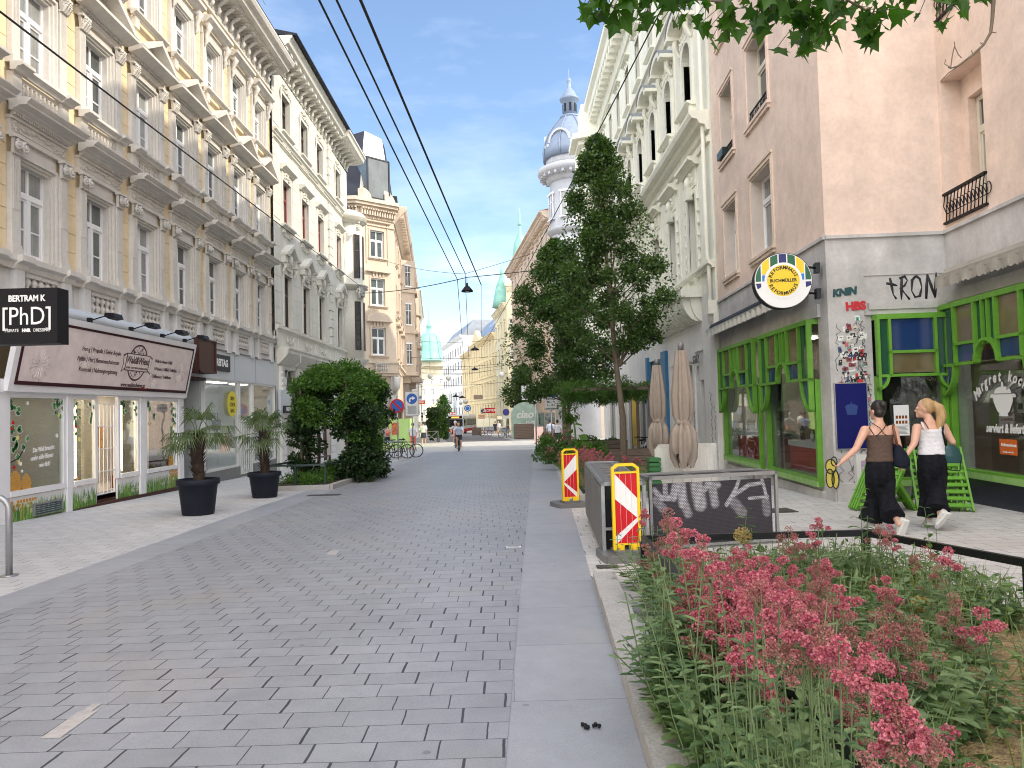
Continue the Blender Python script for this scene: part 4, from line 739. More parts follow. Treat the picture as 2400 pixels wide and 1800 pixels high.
# ================================================================ generic storeyed facade for houses further on
def facade(name,label,p0,p1,ztop,nx,floors,wallm,trim=None,win=(.95,1.9),depth=9,zbase=None,cornice=.6,roof=None,roofh=3,surround=True,hoods=True,cat='building',shop=True,frame='wframe',strings=(),dormer=False,glass='glass',wall_name='wall',bays=()):
    p0,p1=Vector((p0[0],p0[1],0)),Vector((p1[0],p1[1],0)); d=p1-p0; Lf=d.length; rz=math.atan2(d.y,d.x)
    zbase=min(gz(p0.y),gz(p1.y))-.3 if zbase is None else zbase
    b=thing(name,label,cat,p0,rz); trim=trim or wallm; w,h=win; sp_=Lf/nx; holes=[]
    for z in floors:
        for i in range(nx): xc=sp_*(i+.5); holes.append((xc-w/2,xc+w/2,z,z+h))
    m=M(); wall_holes(m,0,Lf,zbase,ztop,holes,.18); m.box(.0,Lf,.3,depth,zbase,ztop)
    m.quad((0,0,zbase),(0,.3,zbase),(0,.3,ztop),(0,0,ztop)); m.quad((Lf,0,zbase),(Lf,.3,zbase),(Lf,.3,ztop),(Lf,0,ztop))
    m.build(wall_name,wallm,b)
    su=M()
    for s in(-1,1): su.box(s*w/2,s*(w/2+.12),-.05,.02,0,h+.1)
    su.box(-w/2,w/2,-.05,.02,h,h+.1); su.mould(sp(.15,-.14,0),-w/2-.18,w/2+.18)
    if hoods: su.mould([(0,h+.25),(.1,h+.25),(.22,h+.34),(.22,h+.42),(0,h+.44)],-w/2-.25,w/2+.25); su.box(-w/2-.1,w/2+.1,-.04,.02,h+.1,h+.25)
    su=su.mesh('window_surround',trim); wm_=window_mesh(w-.02,h-.02,.33,.07,.08,bars=False).mesh('window',K[frame]); pm_=[pane_mesh(w-.02,h-.02,K[g]) for g in(glass,'glassL')]
    for z in floors:
        for i in range(nx):
            xc=sp_*(i+.5)
            if surround: inst('window_surround',su,b,(xc,0,z))
            q=inst('window',wm_,b,(xc-w/2+.01,.15,z+.01)); inst('pane',pm_[rnd.random()<.25],q)
    m=M(); c=cornice; m.mould([(0,ztop-.75),(.08,ztop-.75),(.12,ztop-.6),(c*.7,ztop-.3),(c*.75,ztop-.15),(c,ztop-.05),(c,ztop+.05),(0,ztop+.08)],-.02,Lf+.02)
    k=int(Lf/.55)
    for i in range(k): x=(i+.5)*Lf/k; m.box(x-.08,x+.08,-c*.62,.0,ztop-.62,ztop-.33)
    m.build('main_cornice',trim,b)
    for z in strings: m=M(); m.mould(sp(.16,z-.16,z),-.02,Lf+.02); m.build('string_course',trim,b)
    if roof: m=M(); m.prism([(-c,ztop+.05),(.4,ztop+.35),(roofh*.8,ztop+roofh),(depth,ztop+roofh),(depth,ztop)],0,Lf,'x'); m.build('roof',K[roof],b)
    if shop:
        for i in range(max(1,nx//2)):
            s_=Lf/max(1,nx//2); m=M(); m.box(s_*i+.3,s_*(i+1)-.3,-.02,.02,gz(p0.y)+.35,gz(p0.y)+2.7,0); m.box(s_*i+.2,s_*(i+1)-.2,-.05,.02,gz(p0.y)+2.7,gz(p0.y)+3.1,1); m.build('shop_front',[K['glassD'],trim],b)
    return b
# ================================================================ TURRET HOUSE on the far left corner
A_=Vector((-10.0,50.0)); B_=Vector((-7.9,52.0)); C_=Vector((-11.0,84)); Z0=-1.2
th=thing('corner_turret_house','beige corner house with a chamfered turret, dark faceted roof and glass dormer','building',(0,0,0))
def seg(p,q): d=q-p; return (p.x,p.y,0),math.atan2(d.y,d.x),d.length
rnd=random.Random(21)
CT=15.9
def face(p,q,floors,nx,wallm,w=1.0,h=1.85,ztop=CT,zb=3.2,ped=None):
    loc,rz,Lf=seg(p,q); m=M(); holes=[(Lf*(i+.5)/nx-w/2,Lf*(i+.5)/nx+w/2,z,z+h) for z in floors for i in range(nx)]
    wall_holes(m,0,Lf,zb,ztop,holes,.2); o=m.build('wall',wallm,th,loc,rz,fix=False)
    for k,z in enumerate(floors):
        for i in range(nx):
            x=Lf*(i+.5)/nx; su=M()
            for s in(-1,1): su.box(x+s*w/2,x+s*(w/2+.13),-.05,.02,z,z+h+.13)
            su.box(x-w/2,x+w/2,-.05,.02,z+h,z+h+.13); su.mould(sp(.16,z-.16,z),x-w/2-.2,x+w/2+.2)
            ty=ped[k] if ped else None
            if ty=='tri': su.mould([(0,z+h+.38),(.28,z+h+.42),(.28,z+h+.5),(0,z+h+.5)],x-w/2-.4,x+w/2+.4); su.prism([(x-w/2-.4,z+h+.5),(x+w/2+.4,z+h+.5),(x,z+h+.95)],-.26,0,'y')
            if ty=='arc': su.mould([(0,z+h+.38),(.3,z+h+.42),(.3,z+h+.5),(0,z+h+.5)],x-w/2-.45,x+w/2+.45); su.prism(arc(x,z+h+.5,w/2+.4,0,math.pi,10,.55),-.28,0,'y')
            if ty in('tri','arc'):
                for q_ in range(4): su.box(x-.45+q_*.27,x-.45+q_*.27+.14,-.09,0,z+h+.1,z+h+.4)
            if ty=='frame': su.box(x-w/2-.35,x-w/2-.28,-.06,0,z-.4,z+h+.6); su.box(x+w/2+.28,x+w/2+.35,-.06,0,z-.4,z+h+.6); su.mould([(0,z+h+.5),(.2,z+h+.58),(.2,z+h+.66),(0,z+h+.68)],x-w/2-.5,x+w/2+.5); [su.ball((x+rnd.uniform(-.6,.6),-.05,z+h+.8+rnd.uniform(0,.4)*(1)),.09,5,4) for _ in range(14)]
            su.build('window_surround',wallm,th,loc,rz)
            wo=inst('window',window_mesh(w-.02,h-.02,.36,.07,.09,bars=False).mesh('window',K['wframe']),th,Vector(loc)+Matrix.Rotation(rz,3,'Z')@Vector((x-w/2+.01,.17,z+.01)),rz); inst('pane',pane_mesh(w-.02,h-.02,K['glass']),wo)
    return loc,rz,Lf
FL=[5.6,9.1,12.5]
dL=Vector((-1.9,.1)).normalized(); L_=A_+dL*2.0; L2_=A_+dL*9
face(A_,B_,FL,1,K['beige'],1.15,1.95,ped=['arc','tri','frame'])
face(L_,A_,FL,1,K['greyface'],.95,1.9); face(L2_,L_,FL,3,K['greyface'],.95,1.9)  # side faces of the beige house coloured grey to stand for shade
def poly(off): # turret footprint offset outwards
    pts=[L2_,L_,A_,B_,B_+(C_-B_).normalized()*5]; c=Vector((-9.6,54)); out=[]
    for p in pts: out.append(p+(p-c).normalized()*off)
    return [(p.x,p.y) for p in out]
for off,z0,z1 in((.10,14.75,14.85),(.1,15.25,15.9),(.35,15.9,16.05),(.62,16.05,16.25),(.78,16.25,16.5),(.2,4.15,4.35),(.35,4.35,4.5),(.18,4.5,5.05),(.30,5.05,5.2)):
    pp=poly(off); m=M(); pp2=[(x,y) for x,y in pp]+[(-9.6,60),(-18,60)]; m.prism(pp2,z0,z1,'z'); m.build('cornice',K['beige'],th)
dn=M()
for (p,q) in((L_,A_),(A_,B_)):
    n=int((q-p).length/.2)
    for i in range(n):
        c=p+(q-p)*((i+.5)/n); nn=Vector(((q-p).y,-(q-p).x)).normalized(); c=c+nn*.22; dn.obox((c.x,c.y,15.62),(*(q-p).normalized()*.06,0),(*nn*.1,0),(0,0,.2)); dn.obox((c.x+nn.x*.1,c.y+nn.y*.1,15.82),(*(q-p).normalized()*.05,0),(*nn*.16,0),(0,0,.05))
dn.build('dentils',K['beige'],th)
bl=M(); loc,rz,Lf=seg(A_,B_); bal=M()
for q in range(6): baluster(bal,Lf/2-.45+q*.18,4.52,5.02,.06,-.33,6)
bal.build('balustrade',K['stone'],th,loc,rz)
m=M(); m.box(.0,.55,-.1,.2,Z0,4.15); m.box(Lf-.55,Lf,-.1,.2,Z0,4.15); m.box(.5,Lf-.5,.25,.4,Z0,4.2); m.tube([(Lf-.3,-.1,2.9),(Lf-.3,-.45,3.3),(Lf-.3,-.5,4.1)],[.12,.2,.28],8); m.tube([(.3,-.1,2.9),(.3,-.35,3.5),(.3,-.45,4.1)],[.12,.2,.24],8); m.build('ground_floor_piers',K['stone'],th,loc,rz)
# street-side flank with oriel bays
loc,rz,Lf=seg(B_,C_)
nx=9; face(B_,C_,FL,nx,K['beige'],1.1,1.9,zb=Z0,ped=['tri',None,None])
m=M(); m.mould([(0,15.2),(.1,15.2),(.5,15.75),(.85,16.1),(.95,16.3),(.95,16.45),(0,16.5)],0,Lf); k=int(Lf/.5)
for i in range(k): m.box(i*.5+.1,i*.5+.3,-.75,0,15.6,15.9)
m.mould(sp(.25,8.3,8.6),0,Lf); m.mould(sp(.3,4.6,5.0),0,Lf); m.build('main_cornice',K['beige'],th,loc,rz)
for x0 in(9.5,24.0):
    m=M(); m.prism([(x0,0),(x0+.8,-1.1),(x0+3.2,-1.1),(x0+4,0)],5.0,14.6,'z',0); m.prism([(x0-.1,0),(x0+.7,-1.3),(x0+3.3,-1.3),(x0+4.1,0)],8.3,8.6,'z',0); m.prism([(x0-.1,0),(x0+.7,-1.3),(x0+3.3,-1.3),(x0+4.1,0)],11.8,12.0,'z',0); m.prism([(x0-.1,0),(x0+.7,-1.3),(x0+3.3,-1.3),(x0+4.1,0)],4.7,5.0,'z',0); m.prism([(x0+.6,0),(x0+1.2,-.6),(x0+2.8,-.6),(x0+3.4,0)],4.1,4.7,'z',0)
    m.build('oriel',K['beige'],th,loc,rz)
    for z in(5.7,9.1,12.4):
        m=M(); m.box(x0+1.5,x0+2.5,-1.13,-1.09,z,z+1.9,0); m.box(x0+1.4,x0+1.5,-1.18,-1.09,z-.05,z+2.0,1); m.box(x0+2.5,x0+2.6,-1.18,-1.09,z-.05,z+2.0,1); m.box(x0+1.5,x0+2.5,-1.15,-1.1,z+1.2,z+1.28,1); m.build('window',[K['glass'],K['beige']],th,loc,rz)
        m=M(); m.obox((x0+.4,-.56,z+.85),(.13,-.18,0),(.02,.016,0),(0,0,.85),0); m.obox((x0+.4,-.56,z+1.76),(.19,-.26,0),(.05,.04,0),(0,0,.06),1); m.obox((x0+.4,-.56,z-.06),(.19,-.26,0),(.06,.05,0),(0,0,.06),1); m.obox((x0+.4,-.56,z+.85),(.012,-.017,0),(.03,.024,0),(0,0,.85),1); m.obox((x0+.4,-.56,z+1.15),(.13,-.18,0),(.03,.024,0),(0,0,.03),1); m.build('window',[K['glass'],K['wframe']],th,loc,rz)
# faceted slate roof with glass dormer; one face coloured pale as if sunlit
base=[Vector((x,y,16.5)) for x,y in poly(-.1)]; c=Vector((-9.9,53.4,22.2))
top=[c+Vector(v) for v in((-1.6,.5,-.35),(-1.1,-.55,-.1),(-.1,-.75,.1),(1.0,.2,-.2),(1.0,1.6,-.4))]
cols=[1,1,1,0,1]
bs_=[base[0]+Vector((4.6,0,0)),base[1]+Vector((.0,0,0)),base[2],base[3],base[4]]
rf=M()
for i in range(4): rf.quad(bs_[i],bs_[i+1],top[i+1],top[i],0 if i==2 else 1)
rf.quad(bs_[4],bs_[4]+Vector((-4,4,0)),top[4]+Vector((-1,1,0)),top[4],1); rf.add(top,[(0,1,2,3,4)],1); rf.quad(bs_[0],bs_[0]+Vector((-3,6,0)),top[0]+Vector((-.4,2,0)),top[0],1)
K['sunlitface']=pm('sunlit_roof_paint',(.72,.70,.64),.45,.1,noise=((1,.06),)); r_=rf.build('roof',[K['sunlitface'],K['slate']],th,fix=False)
m=M(); m.prism([(-18,60),(-9.5,55.5),(-8.2,56),(-11.3,84),(-20,84)],16.45,18.4,'z'); m.build('rear_roof',K['slate'],th)
loc,rz,Lf=seg(A_,B_); m=M(); F=[]
xa,xb=.75,Lf-.35; zt_,zb_2=19.6,16.75; y_=-.05
for a,b in(((xa,y_,zb_2),(xa,y_,zt_)),((xb,y_,zb_2),(xb,y_,zt_)),((xa,y_,zt_),(xb,y_,zt_)),((xa,y_,zb_2),(xb,y_,zb_2)),((xa,y_,zt_),(xa-.1,1.7,zt_+.1)),((xb,y_,zt_),(xb+.1,1.7,zt_+.1)),((xa,y_,zb_2),(xa-.1,1.7,zt_)),((xb,y_,zb_2),(xb+.1,1.7,zt_))): m.bar(a,b,.10,.10)
d=m.build('dormer',K['blackm'],th,loc,rz)
m=M(); m.quad((xa,y_,zb_2),(xb,y_,zb_2),(xb,y_,zt_),(xa,y_,zt_)); m.add([(xa,y_,zb_2),(xa,y_,zt_),(xa-.1,1.7,zt_)],[(0,1,2)]); m.add([(xb,y_,zb_2),(xb,y_,zt_),(xb+.1,1.7,zt_)],[(0,1,2)]); m.build('dormer_glass',K['glass'],d)
m=M(); m.prism(arc(-.0,0,.85,0,math.pi*.5,6,.75)+[(0,0)],0,.5,'y'); m.build('broken_pediment',K['beige'],th,(A_.x+.35,A_.y-.15,16.5),rz+.2)
m=M(); m.prism(arc(.0,0,1.0,math.pi*.5,math.pi*.0,8,.95)+[(0,0)],0,.6,'y'); m.prism(arc(0,0,.72,math.pi*.5,0,8,.66)+[(0,0)],-.12,0,'y'); m.build('broken_pediment',K['beige'],th,(B_.x-.55,B_.y-.6,16.5),rz)
# wooden shop portal and green hoarding at its foot
m=M(); m.box(-.1,Lf+.1,-.6,-.4,1.55,1.75); m.box(-.1,Lf+.1,-.6,-.4,.75,.9); m.box(.0,.12,-.58,-.42,-.9,1.6); m.box(Lf-.12,Lf,-.58,-.42,-.9,1.6); m.box(Lf*.5-.06,Lf*.5+.06,-.58,-.42,-.9,1.6); m.box(-.1,Lf+.1,-.5,-.44,.9,1.55); m.prism([(-.2,1.75),(Lf+.2,1.75),(Lf+.1,2.0),(-.1,2.0)],-.75,-.3,'y'); m.build('wooden_portal',K['wood'],th,loc,rz)
K['lime']=pm('lime_hoarding',(.47,.68,.22),.6,noise=((1.2,.06),(20,.04)))
hd=thing('site_hoarding','lime green site hoarding pasted with posters at the beige corner house','hoarding',(0,0,0))
hp=[(-14.0,48.2),(-10.1,48.2),(-6.9,50.2),(-7.4,57)]
m=M()
for (a,b),(c_,d_) in zip(hp,hp[1:]):
    n=max(1,int(math.hypot(c_-a,d_-b)/1.25))
    for i in range(n):
        p=Vector((a+(c_-a)*i/n,b+(d_-b)*i/n,0)); q=Vector((a+(c_-a)*(i+1)/n,b+(d_-b)*(i+1)/n,0)); dd=(q-p); nn=Vector((dd.y,-dd.x,0)).normalized()*.03
        p2=p+dd*.006; q2=q-dd*.006; zz=gz(p.y); m.obox(((p2+q2)/2+Vector((0,0,zz+1.02))),(q2-p2)/2,nn,(0,0,1.0))
m.build('boards',K['lime'],hd)
for k,(x,z,w,h,c) in enumerate(((-12.6,-.2,.8,1.0,(.02,.03,.05)),(-11.6,-.35,.9,.8,(.70,.05,.12)),(-10.9,.1,.6,.8,(.5,.5,.5)))):
    m=M(); m.box(x,x+w,48.13,48.16,gz(48)+.9+z,gz(48)+.9+z+h); m.build('poster',pm('poster_print',c,.5,noise=((6,.8),)),hd)
dv=Vector((3.2,2.0,0)).normalized(); nv=Vector((2.0,-3.2,0)).normalized()
for s_,z,w,h,c in((.35,.2,.8,1.1,(.45,.35,.35)),(1.75,.3,.55,1.0,(.03,.03,.03)),(2.55,.35,.5,.8,(.65,.16,.06))):
    p=Vector((-10.1,48.2,0))+dv*s_+nv*.05; m=M(); m.box(0,w,-.01,.01,0,h); m.build('poster',pm('poster_print',c,.5,noise=((6,.8),)),hd,(p.x,p.y,gz(49)+.6+z),math.atan2(dv.y,dv.x))
# ================================================================ houses further down the street
facade('cream_house','cream house with narrow bays just beyond the beige turret house',(-10.6,86),(-13.2,112),16.2,7,[3.2,6.6,10.0,13.0],K['cream'],roof='slate')
f=facade('dome_house','pale yellow house with a green copper dome closing the street',(-35,238),(-17.5,243),16.6,6,[.5,4.0,7.4,10.8],K['pale'],hoods=False,roof='redroof',roofh=4,zbase=-5)
dm=M(); cx_,cy_=-25.5,240.5; dm.box(cx_-4.6,cx_+4.6,cy_-2,cy_+4,16.6,18.4); dd=dm.build('dome_base',K['pale'],None); dd.parent=f; dd.matrix_parent_inverse=Matrix.Translation(f.location).inverted() if False else (Matrix.Translation(f.location)@Matrix.Rotation(f.rotation_euler.z,4,'Z')).inverted()
dm=M(); dm.lathe([(5.2,18.4),(4.9,18.9),(4.2,20),(3.9,22),(3.7,24.5),(3.0,26.4),(1.8,27.6),(.9,28.2),(.8,29.8),(1.1,30),(.5,31),(.15,32),(.08,36),(.001,36.2)],(cx_,cy_,0),16)
for k in range(8): t=k*math.pi/4+.2; dm.tube([(cx_+r*math.cos(t),cy_+r*math.sin(t),z) for r,z in((4.95,18.9),(4.25,20),(3.95,22),(3.75,24.5),(3.05,26.4),(1.85,27.6))],.12,4)
dd2=dm.build('copper_dome',K['copper'],None); dd2.parent=f; dd2.matrix_parent_inverse=dd.matrix_parent_inverse
facade('white_house','long white house with rows of plain windows far down the street',(-17.2,196),(-9.9,163),18.8,8,[.6,4.2,7.7,11.2,14.6],K['white'],hoods=False,surround=False,roof='tin',roofh=3.5,win=(1.3,1.9),frame='brownf')
facade('gable_house','yellow house with a grey slate roof beside the plain white house',(-9.8,160),(-7.2,146),13.6,4,[.5,4.2,7.6,10.6],K['gold'],roof='leadroof',roofh=7,strings=(3.6,))
yf=facade('far_yellow_house','long sunny yellow house with a pediment far down on the right',(-7.0,144),(-1.8,117),14.2,9,[.6,4.2,7.8,11.0],K['gold'],roof='leadroof',roofh=3,strings=(3.6,7.3))
m=M(); m.prism([(3,14.2),(14,14.2),(8.5,16.6)],-.4,.4,'y'); m.build('pediment',K['gold'],yf)
# cream tower house with green spires
ct=facade('cream_tower_house','pale cream house with battlements and green copper spires beyond the rose house',(-1.7,115),(.15,101),16.6,4,[.8,4.6,8.4,12.2],K['pale'],strings=(3.6,))
facade('cream_tower','smooth pale cream tower face with crenellations at the near end of the cream house',(.2,99.5),(3.5,99.0),18.6,2,[.8,4.6,8.4,12.2],K['pale'],hoods=False,cornice=.35)
m=M()
for k in range(6): m.box(.05+k*.62,.40+k*.62,99.0,99.5,18.6,19.5)
m.box(.0,3.6,99.1,99.4,18.6,19.0); o=m.build('battlement',K['pale'],None); pt=bpy.data.objects['cream_tower']; o.parent=pt; o.matrix_parent_inverse=(Matrix.Translation(pt.location)@Matrix.Rotation(pt.rotation_euler.z,4,'Z')).inverted()
m=M(); m.lathe([(1.5,16.6),(1.3,17.6),(.9,19.6),(.25,21.3),(.1,22.6),(.001,22.8)],(-.4,106,0),8); m.lathe([(1.8,18.8),(1.6,20.0),(.9,25.4),(.25,27.0),(.12,30.5),(.001,30.6)],(2.4,103.5,0),8); m.lathe([(.25,28),(.35,28.3),(.2,28.6)],(2.4,103.5,0),8)
o=m.build('spire',K['copper'],None); o.parent=ct; o.matrix_parent_inverse=(Matrix.Translation(ct.location)@Matrix.Rotation(ct.rotation_euler.z,4,'Z')).inverted()
# rose-beige house and the domed corner tower
rh=facade('rose_house','rose-beige house with tall windows and red tiled roof behind the street trees',(.84,88),(3.95,60.6),18.2,10,[4.0,8.2,12.2,15.2],K['rose'],roof='redroof',roofh=2.5,strings=(3.4,7.4,11.4),cornice=.9,hoods=True,win=(1.0,1.75))
tw=thing('domed_tower','white round corner tower with oval dormers and a silver-grey ribbed dome','tower',(5.85,60.0,0))
m=M(); m.lathe([(1.85,-1.2),(1.85,20.4)],n=28)
for z,r in((16.3,2.1),(8.2,2.1),(12.2,2.1),(4.0,2.2)): m.lathe([(1.85,z-.5),(r,z-.25),(r+.1,z-.1),(r+.1,z),(1.85,z+.06)],n=28)
m.lathe([(1.85,20.2),(2.1,20.4),(2.2,20.7),(2.75,20.9),(2.85,21.1),(2.85,21.35),(2.3,21.6)],n=28); 
for k in range(26): t=k*2*math.pi/26; m.obox((2.4*math.cos(t),2.4*math.sin(t),20.75),(.14*math.cos(t)*2,.14*math.sin(t)*2,0),(-.1*math.sin(t),.1*math.cos(t),0),(0,0,.12))
m.lathe([(2.25,21.4),(2.05,22.4),(1.95,24.0)],n=28); m.build('wall',K['tower'],tw)
for k in range(5):
    t=-math.pi/2+(k-2)*.95-.35
    for z in (5.2,9.2,13.2,17.2):
        w=M(); w.box(-.42,.42,-.06,.0,z,z+2.0,0); 
        for a in((-.50,-.42),(.42,.50),(-.03,.03)): w.box(a[0],a[1],-.10,.0,z,z+2.0,1)
        w.box(-.5,.5,-.1,0,z+1.3,z+1.37,1); w.box(-.6,.6,-.16,.02,z+2.0,z+2.15,1); w.box(-.6,.6,-.2,.02,z-.1,z,1)
        w.build('window',[K['glassL'],K['whitepaint']],tw,(1.85*math.cos(t),1.85*math.sin(t),0),t+math.pi/2)
for k in range(4):
    t=-math.pi/2+(k-1)*1.15-.55
    w=M(); prof=[(-.85,21.4),(.85,21.4),(.85,23.2)]+arc(0,23.3,.85,0,math.pi,10,.95)+[(-.85,23.2)]; w.prism(prof,-.25,.9,'y',0); w.lathe([(.52,0),(.46,-.04)],(0,-.26,23.0),20,0,axis='y',sy=1.5); w.lathe([(.42,-.02),(.001,-.021)],(0,-.25,23.0),20,1,axis='y',sy=1.5)
    w.prism(arc(0,23.3,1.0,0,math.pi,10,1.1)+arc(0,23.3,.82,math.pi,0,10,.92),-.4,1.0,'y',0); w.box(-1.15,-.8,-.38,.9,23.0,23.25); w.box(.8,1.15,-.38,.9,23.0,23.25)
    w.build('oval_dormer',[K['tower'],K['glassL']],tw,(1.75*math.cos(t),1.75*math.sin(t),0),t+math.pi/2)
m=M(); prof=[(2.35,22.2),(2.4,22.9),(2.25,23.6),(1.95,24.3),(1.5,25.0),(1.0,25.6),(.80,25.8)]; m.lathe(prof,n=24)
for k in range(8): t=k*math.pi/4+.3; m.tube([((r+.03)*math.cos(t),(r+.03)*math.sin(t),z) for r,z in prof],.06,5)
m.lathe([(.82,25.8),(.85,25.95),(.6,26.0)],n=20); m.lathe([(.58,26.0),(.58,27.2),(.8,27.35),(.85,27.5),(.65,27.6),(.55,27.9),(.3,28.3),(.16,28.45),(.18,28.7),(.12,28.8),(.22,29.0),(.2,29.15),(.05,29.3),(.03,30),(.001,30.1)],n=20); m.build('dome',K['leadroof'],tw)
m=M()
for k in range(8): t=k*math.pi/4; m.obox((.57*math.cos(t),.57*math.sin(t),26.65),(.03*math.cos(t),.03*math.sin(t),0),(-.09*math.sin(t),.09*math.cos(t),0),(0,0,.35))
m.build('lantern_openings',K['black'],tw)
# ================================================================ IVORY BUILDING (right): local x runs towards the camera, -y faces the street
XR=6.1; YF=46.0; YN=20.85
iv=thing('ivory_building','tall ivory stucco house with arched windows, hoods and a ribbed balcony base on the right','building',(XR,YF,0),RZR)
IX=lambda y: YF-y
rnd=random.Random(31)
wy=[23.05+2.72*k for k in range(8)]; wx=[IX(y) for y in wy]
LI=IX(YN); hw=.5
fl=[(5.8,8.2),(11.0,13.2),(15.6,17.6)]
holes=[(x-hw,x+hw,a,b) for x in wx for a,b in (fl[0],fl[2])]+[(x-hw,x+hw,fl[1][0],fl[1][1]) for x in wx]
m=M(); wall_holes(m,0,LI,4.9,20.2,holes,.32); m.box(0,LI,.5,10,-1.3,20.2); m.quad((LI,0,-1),(LI,.5,-1),(LI,.5,20.2),(LI,0,20.2)); m.quad((0,0,-1.3),(0,.5,-1.3),(0,.5,20.2),(0,0,20.2))
for q in range(len(wx)-1):
    xm=(wx[q]+wx[q+1])/2
    for z0,z1 in((5.9,9.2),(10.9,14.4)): m.box(xm-.42,xm-.30,-.03,.01,z0,z1); m.box(xm+.30,xm+.42,-.03,.01,z0,z1)
m.build('wall',K['ivory'],iv)
sv=[M(),M(),M()]
A=sv[0]; a,b=fl[0]
for s in(-1,1): A.box(s*hw,s*(hw+.16),-.06,.02,a,b+.16); A.box(s*(hw+.16),s*(hw+.22),-.03,.02,a,b+.3)
A.box(-hw,hw,-.06,.02,b,b+.16); A.box(-hw-.15,hw+.15,-.06,.02,b+.2,b+.8); A.mould([(0,b+.78),(.12,b+.78),(.22,b+.88),(.34,b+.92),(.34,b+1.02),(0,b+1.05)],-hw-.42,hw+.42)
A.prism([(-.14,b-.12),(.14,b-.12),(.2,b+.25),(-.2,b+.25)],-.22,0,'y'); A.ball((0,-.14,b+.42),.16,8,6,0,(1,.7,1.3))
for q in range(24): t=rnd.uniform(0,6.28); A.ball((.36*math.cos(t),-.08,b+.45+.25*math.sin(t)),.055,5,4)
for s in(-1,1):
    for q in range(6): A.tube([(s*(hw+.30),-.03,a+.15+q*.38),(s*(hw+.34),-.07,a+.24+q*.38)],[.03,.05],5)
A=sv[1]; a,b=fl[1]
out=[(-hw-.2,a)]+[(p[0],p[1]) for p in arc(0,b-.1,hw+.2,math.pi,0,12)]+[(hw+.2,a)]; inn=[(hw,a)]+arc(0,b-.5,hw,0,math.pi,12)+[(-hw,a)]
n=len(out)
for i in range(n-1):
    o0,o1=out[i],out[i+1]; i0,i1=inn[n-1-i],inn[n-2-i]; A.add([(o0[0],-.07,o0[1]),(o1[0],-.07,o1[1]),(i1[0],-.07,i1[1]),(i0[0],-.07,i0[1])],[(0,1,2,3)]); A.add([(i0[0],-.07,i0[1]),(i1[0],-.07,i1[1]),(i1[0],.3,i1[1]),(i0[0],.3,i0[1])],[(0,1,2,3)]); A.add([(o0[0],-.07,o0[1]),(o1[0],-.07,o1[1]),(o1[0],.0,o1[1]),(o0[0],.0,o0[1])],[(0,1,2,3)])
top=arc(0,b-.5,hw,0,math.pi,12); A.add([(hw,.1,b)]+[(p[0],.1,p[1]) for p in top]+[(-hw,.1,b)],[tuple(range(len(top)+2))])
A.mould([(0,a-.12),(.15,a-.12),(.3,a-.04),(.3,a),(0,a+.02)],-hw-.35,hw+.35)
for s in(-1,1): A.box(s*(hw+.12),s*(hw+.30),-.2,.02,a-.75,a-.12)
for q in range(4): baluster(A,-.36+q*.24,a-.7,a-.12,.06,-.03,6)
A.box(-hw-.15,hw+.15,.0,.03,a-.75,a-.1)
for q in range(34): x=rnd.uniform(-.62,.62); A.ball((x,-.07,b+.05+rnd.uniform(.0,.55)*(1-abs(x)/1.2)),.055,5,4)
ho=[(p[0],p[1]) for p in arc(0,b+.55,.85,math.pi,0,12,.42)]; 
A.prism(ho+[(p[0],p[1]) for p in arc(0,b+.50,.66,0,math.pi,12,.28)],-.48,.02,'y',0); A.box(-1.0,-.62,-.5,.02,b+.45,b+.58); A.box(.62,1.0,-.5,.02,b+.45,b+.58)
for s in(-1,1): A.tube([(s*.72,-.2,b+.45),(s*.72,-.22,b+.2),(s*.72,-.05,b-.1)],[.1,.09,.05],6)
A.prism(arc(0,b+.56,.88,math.pi,0,12,.44)+arc(0,b+.555,.86,0,math.pi,12,.42),-.52,.02,'y',1)
A=sv[2]; a,b=fl[2]
for s in(-1,1): A.box(s*hw,s*(hw+.13),-.05,.02,a,b+.13)
A.box(-hw,hw,-.05,.02,b,b+.13); A.mould([(0,a-.1),(.2,a-.08),(.2,a),(0,a)],-hw-.25,hw+.25); A.mould([(0,b+.3),(.22,b+.36),(.22,b+.42),(0,b+.42)],-hw-.25,hw+.25)
for q in range(14): A.ball((rnd.uniform(-.4,.4),-.05,b+.2+rnd.uniform(-.05,.05)),.045,5,4)
sv=[x.mesh('window_surround',[K['ivory'],K['tin']]) for x in sv]
for x in wx:
    for k,(a,b) in enumerate(fl):
        inst('window_surround',sv[k],iv,(x,0,0)); q=inst('window',window_mesh(2*hw-.02,b-a-.02,.35,.06,.07,bars=False).mesh('window',K['brownf']),iv,(x-hw+.01,.28,a+.01)); inst('pane',pane_mesh(2*hw-.02,b-a-.02,K['glassD']),q)
m=M()
m.mould([(0,9.55),(.1,9.55),(.14,9.7),(.3,9.74),(.36,9.86),(.52,9.9),(.58,10.02),(.58,10.1),(0,10.14)],0,LI+.02); m.mould([(0,9.2),(.08,9.2),(.1,9.36),(0,9.38)],0,LI)
m.mould(sp(.2,5.5,5.72),0,LI+.02); m.mould([(0,14.5),(.1,14.5),(.2,14.7),(.3,14.75),(.3,14.85),(0,14.9)],0,LI)
for x in wx:
    for s in(-1,1): m.prism([(0,5.5),(-.16,5.5),(-.13,5.36),(-.05,5.22),(0,5.2)],x+s*.45-.06,x+s*.45+.06,'x')
m.build('string_course',K['ivory'],iv)
m=M(); m.mould([(0,18.6),(.1,18.6),(.2,19.0),(.7,19.4),(.75,19.7),(.95,19.85),(.95,20.1),(0,20.2)],-.9,LI); k=int(LI/.7)
for i in range(k): m.box(i*.7+.1,i*.7+.4,-.66,0,19.0,19.38)
m.build('main_cornice',K['ivory'],iv)
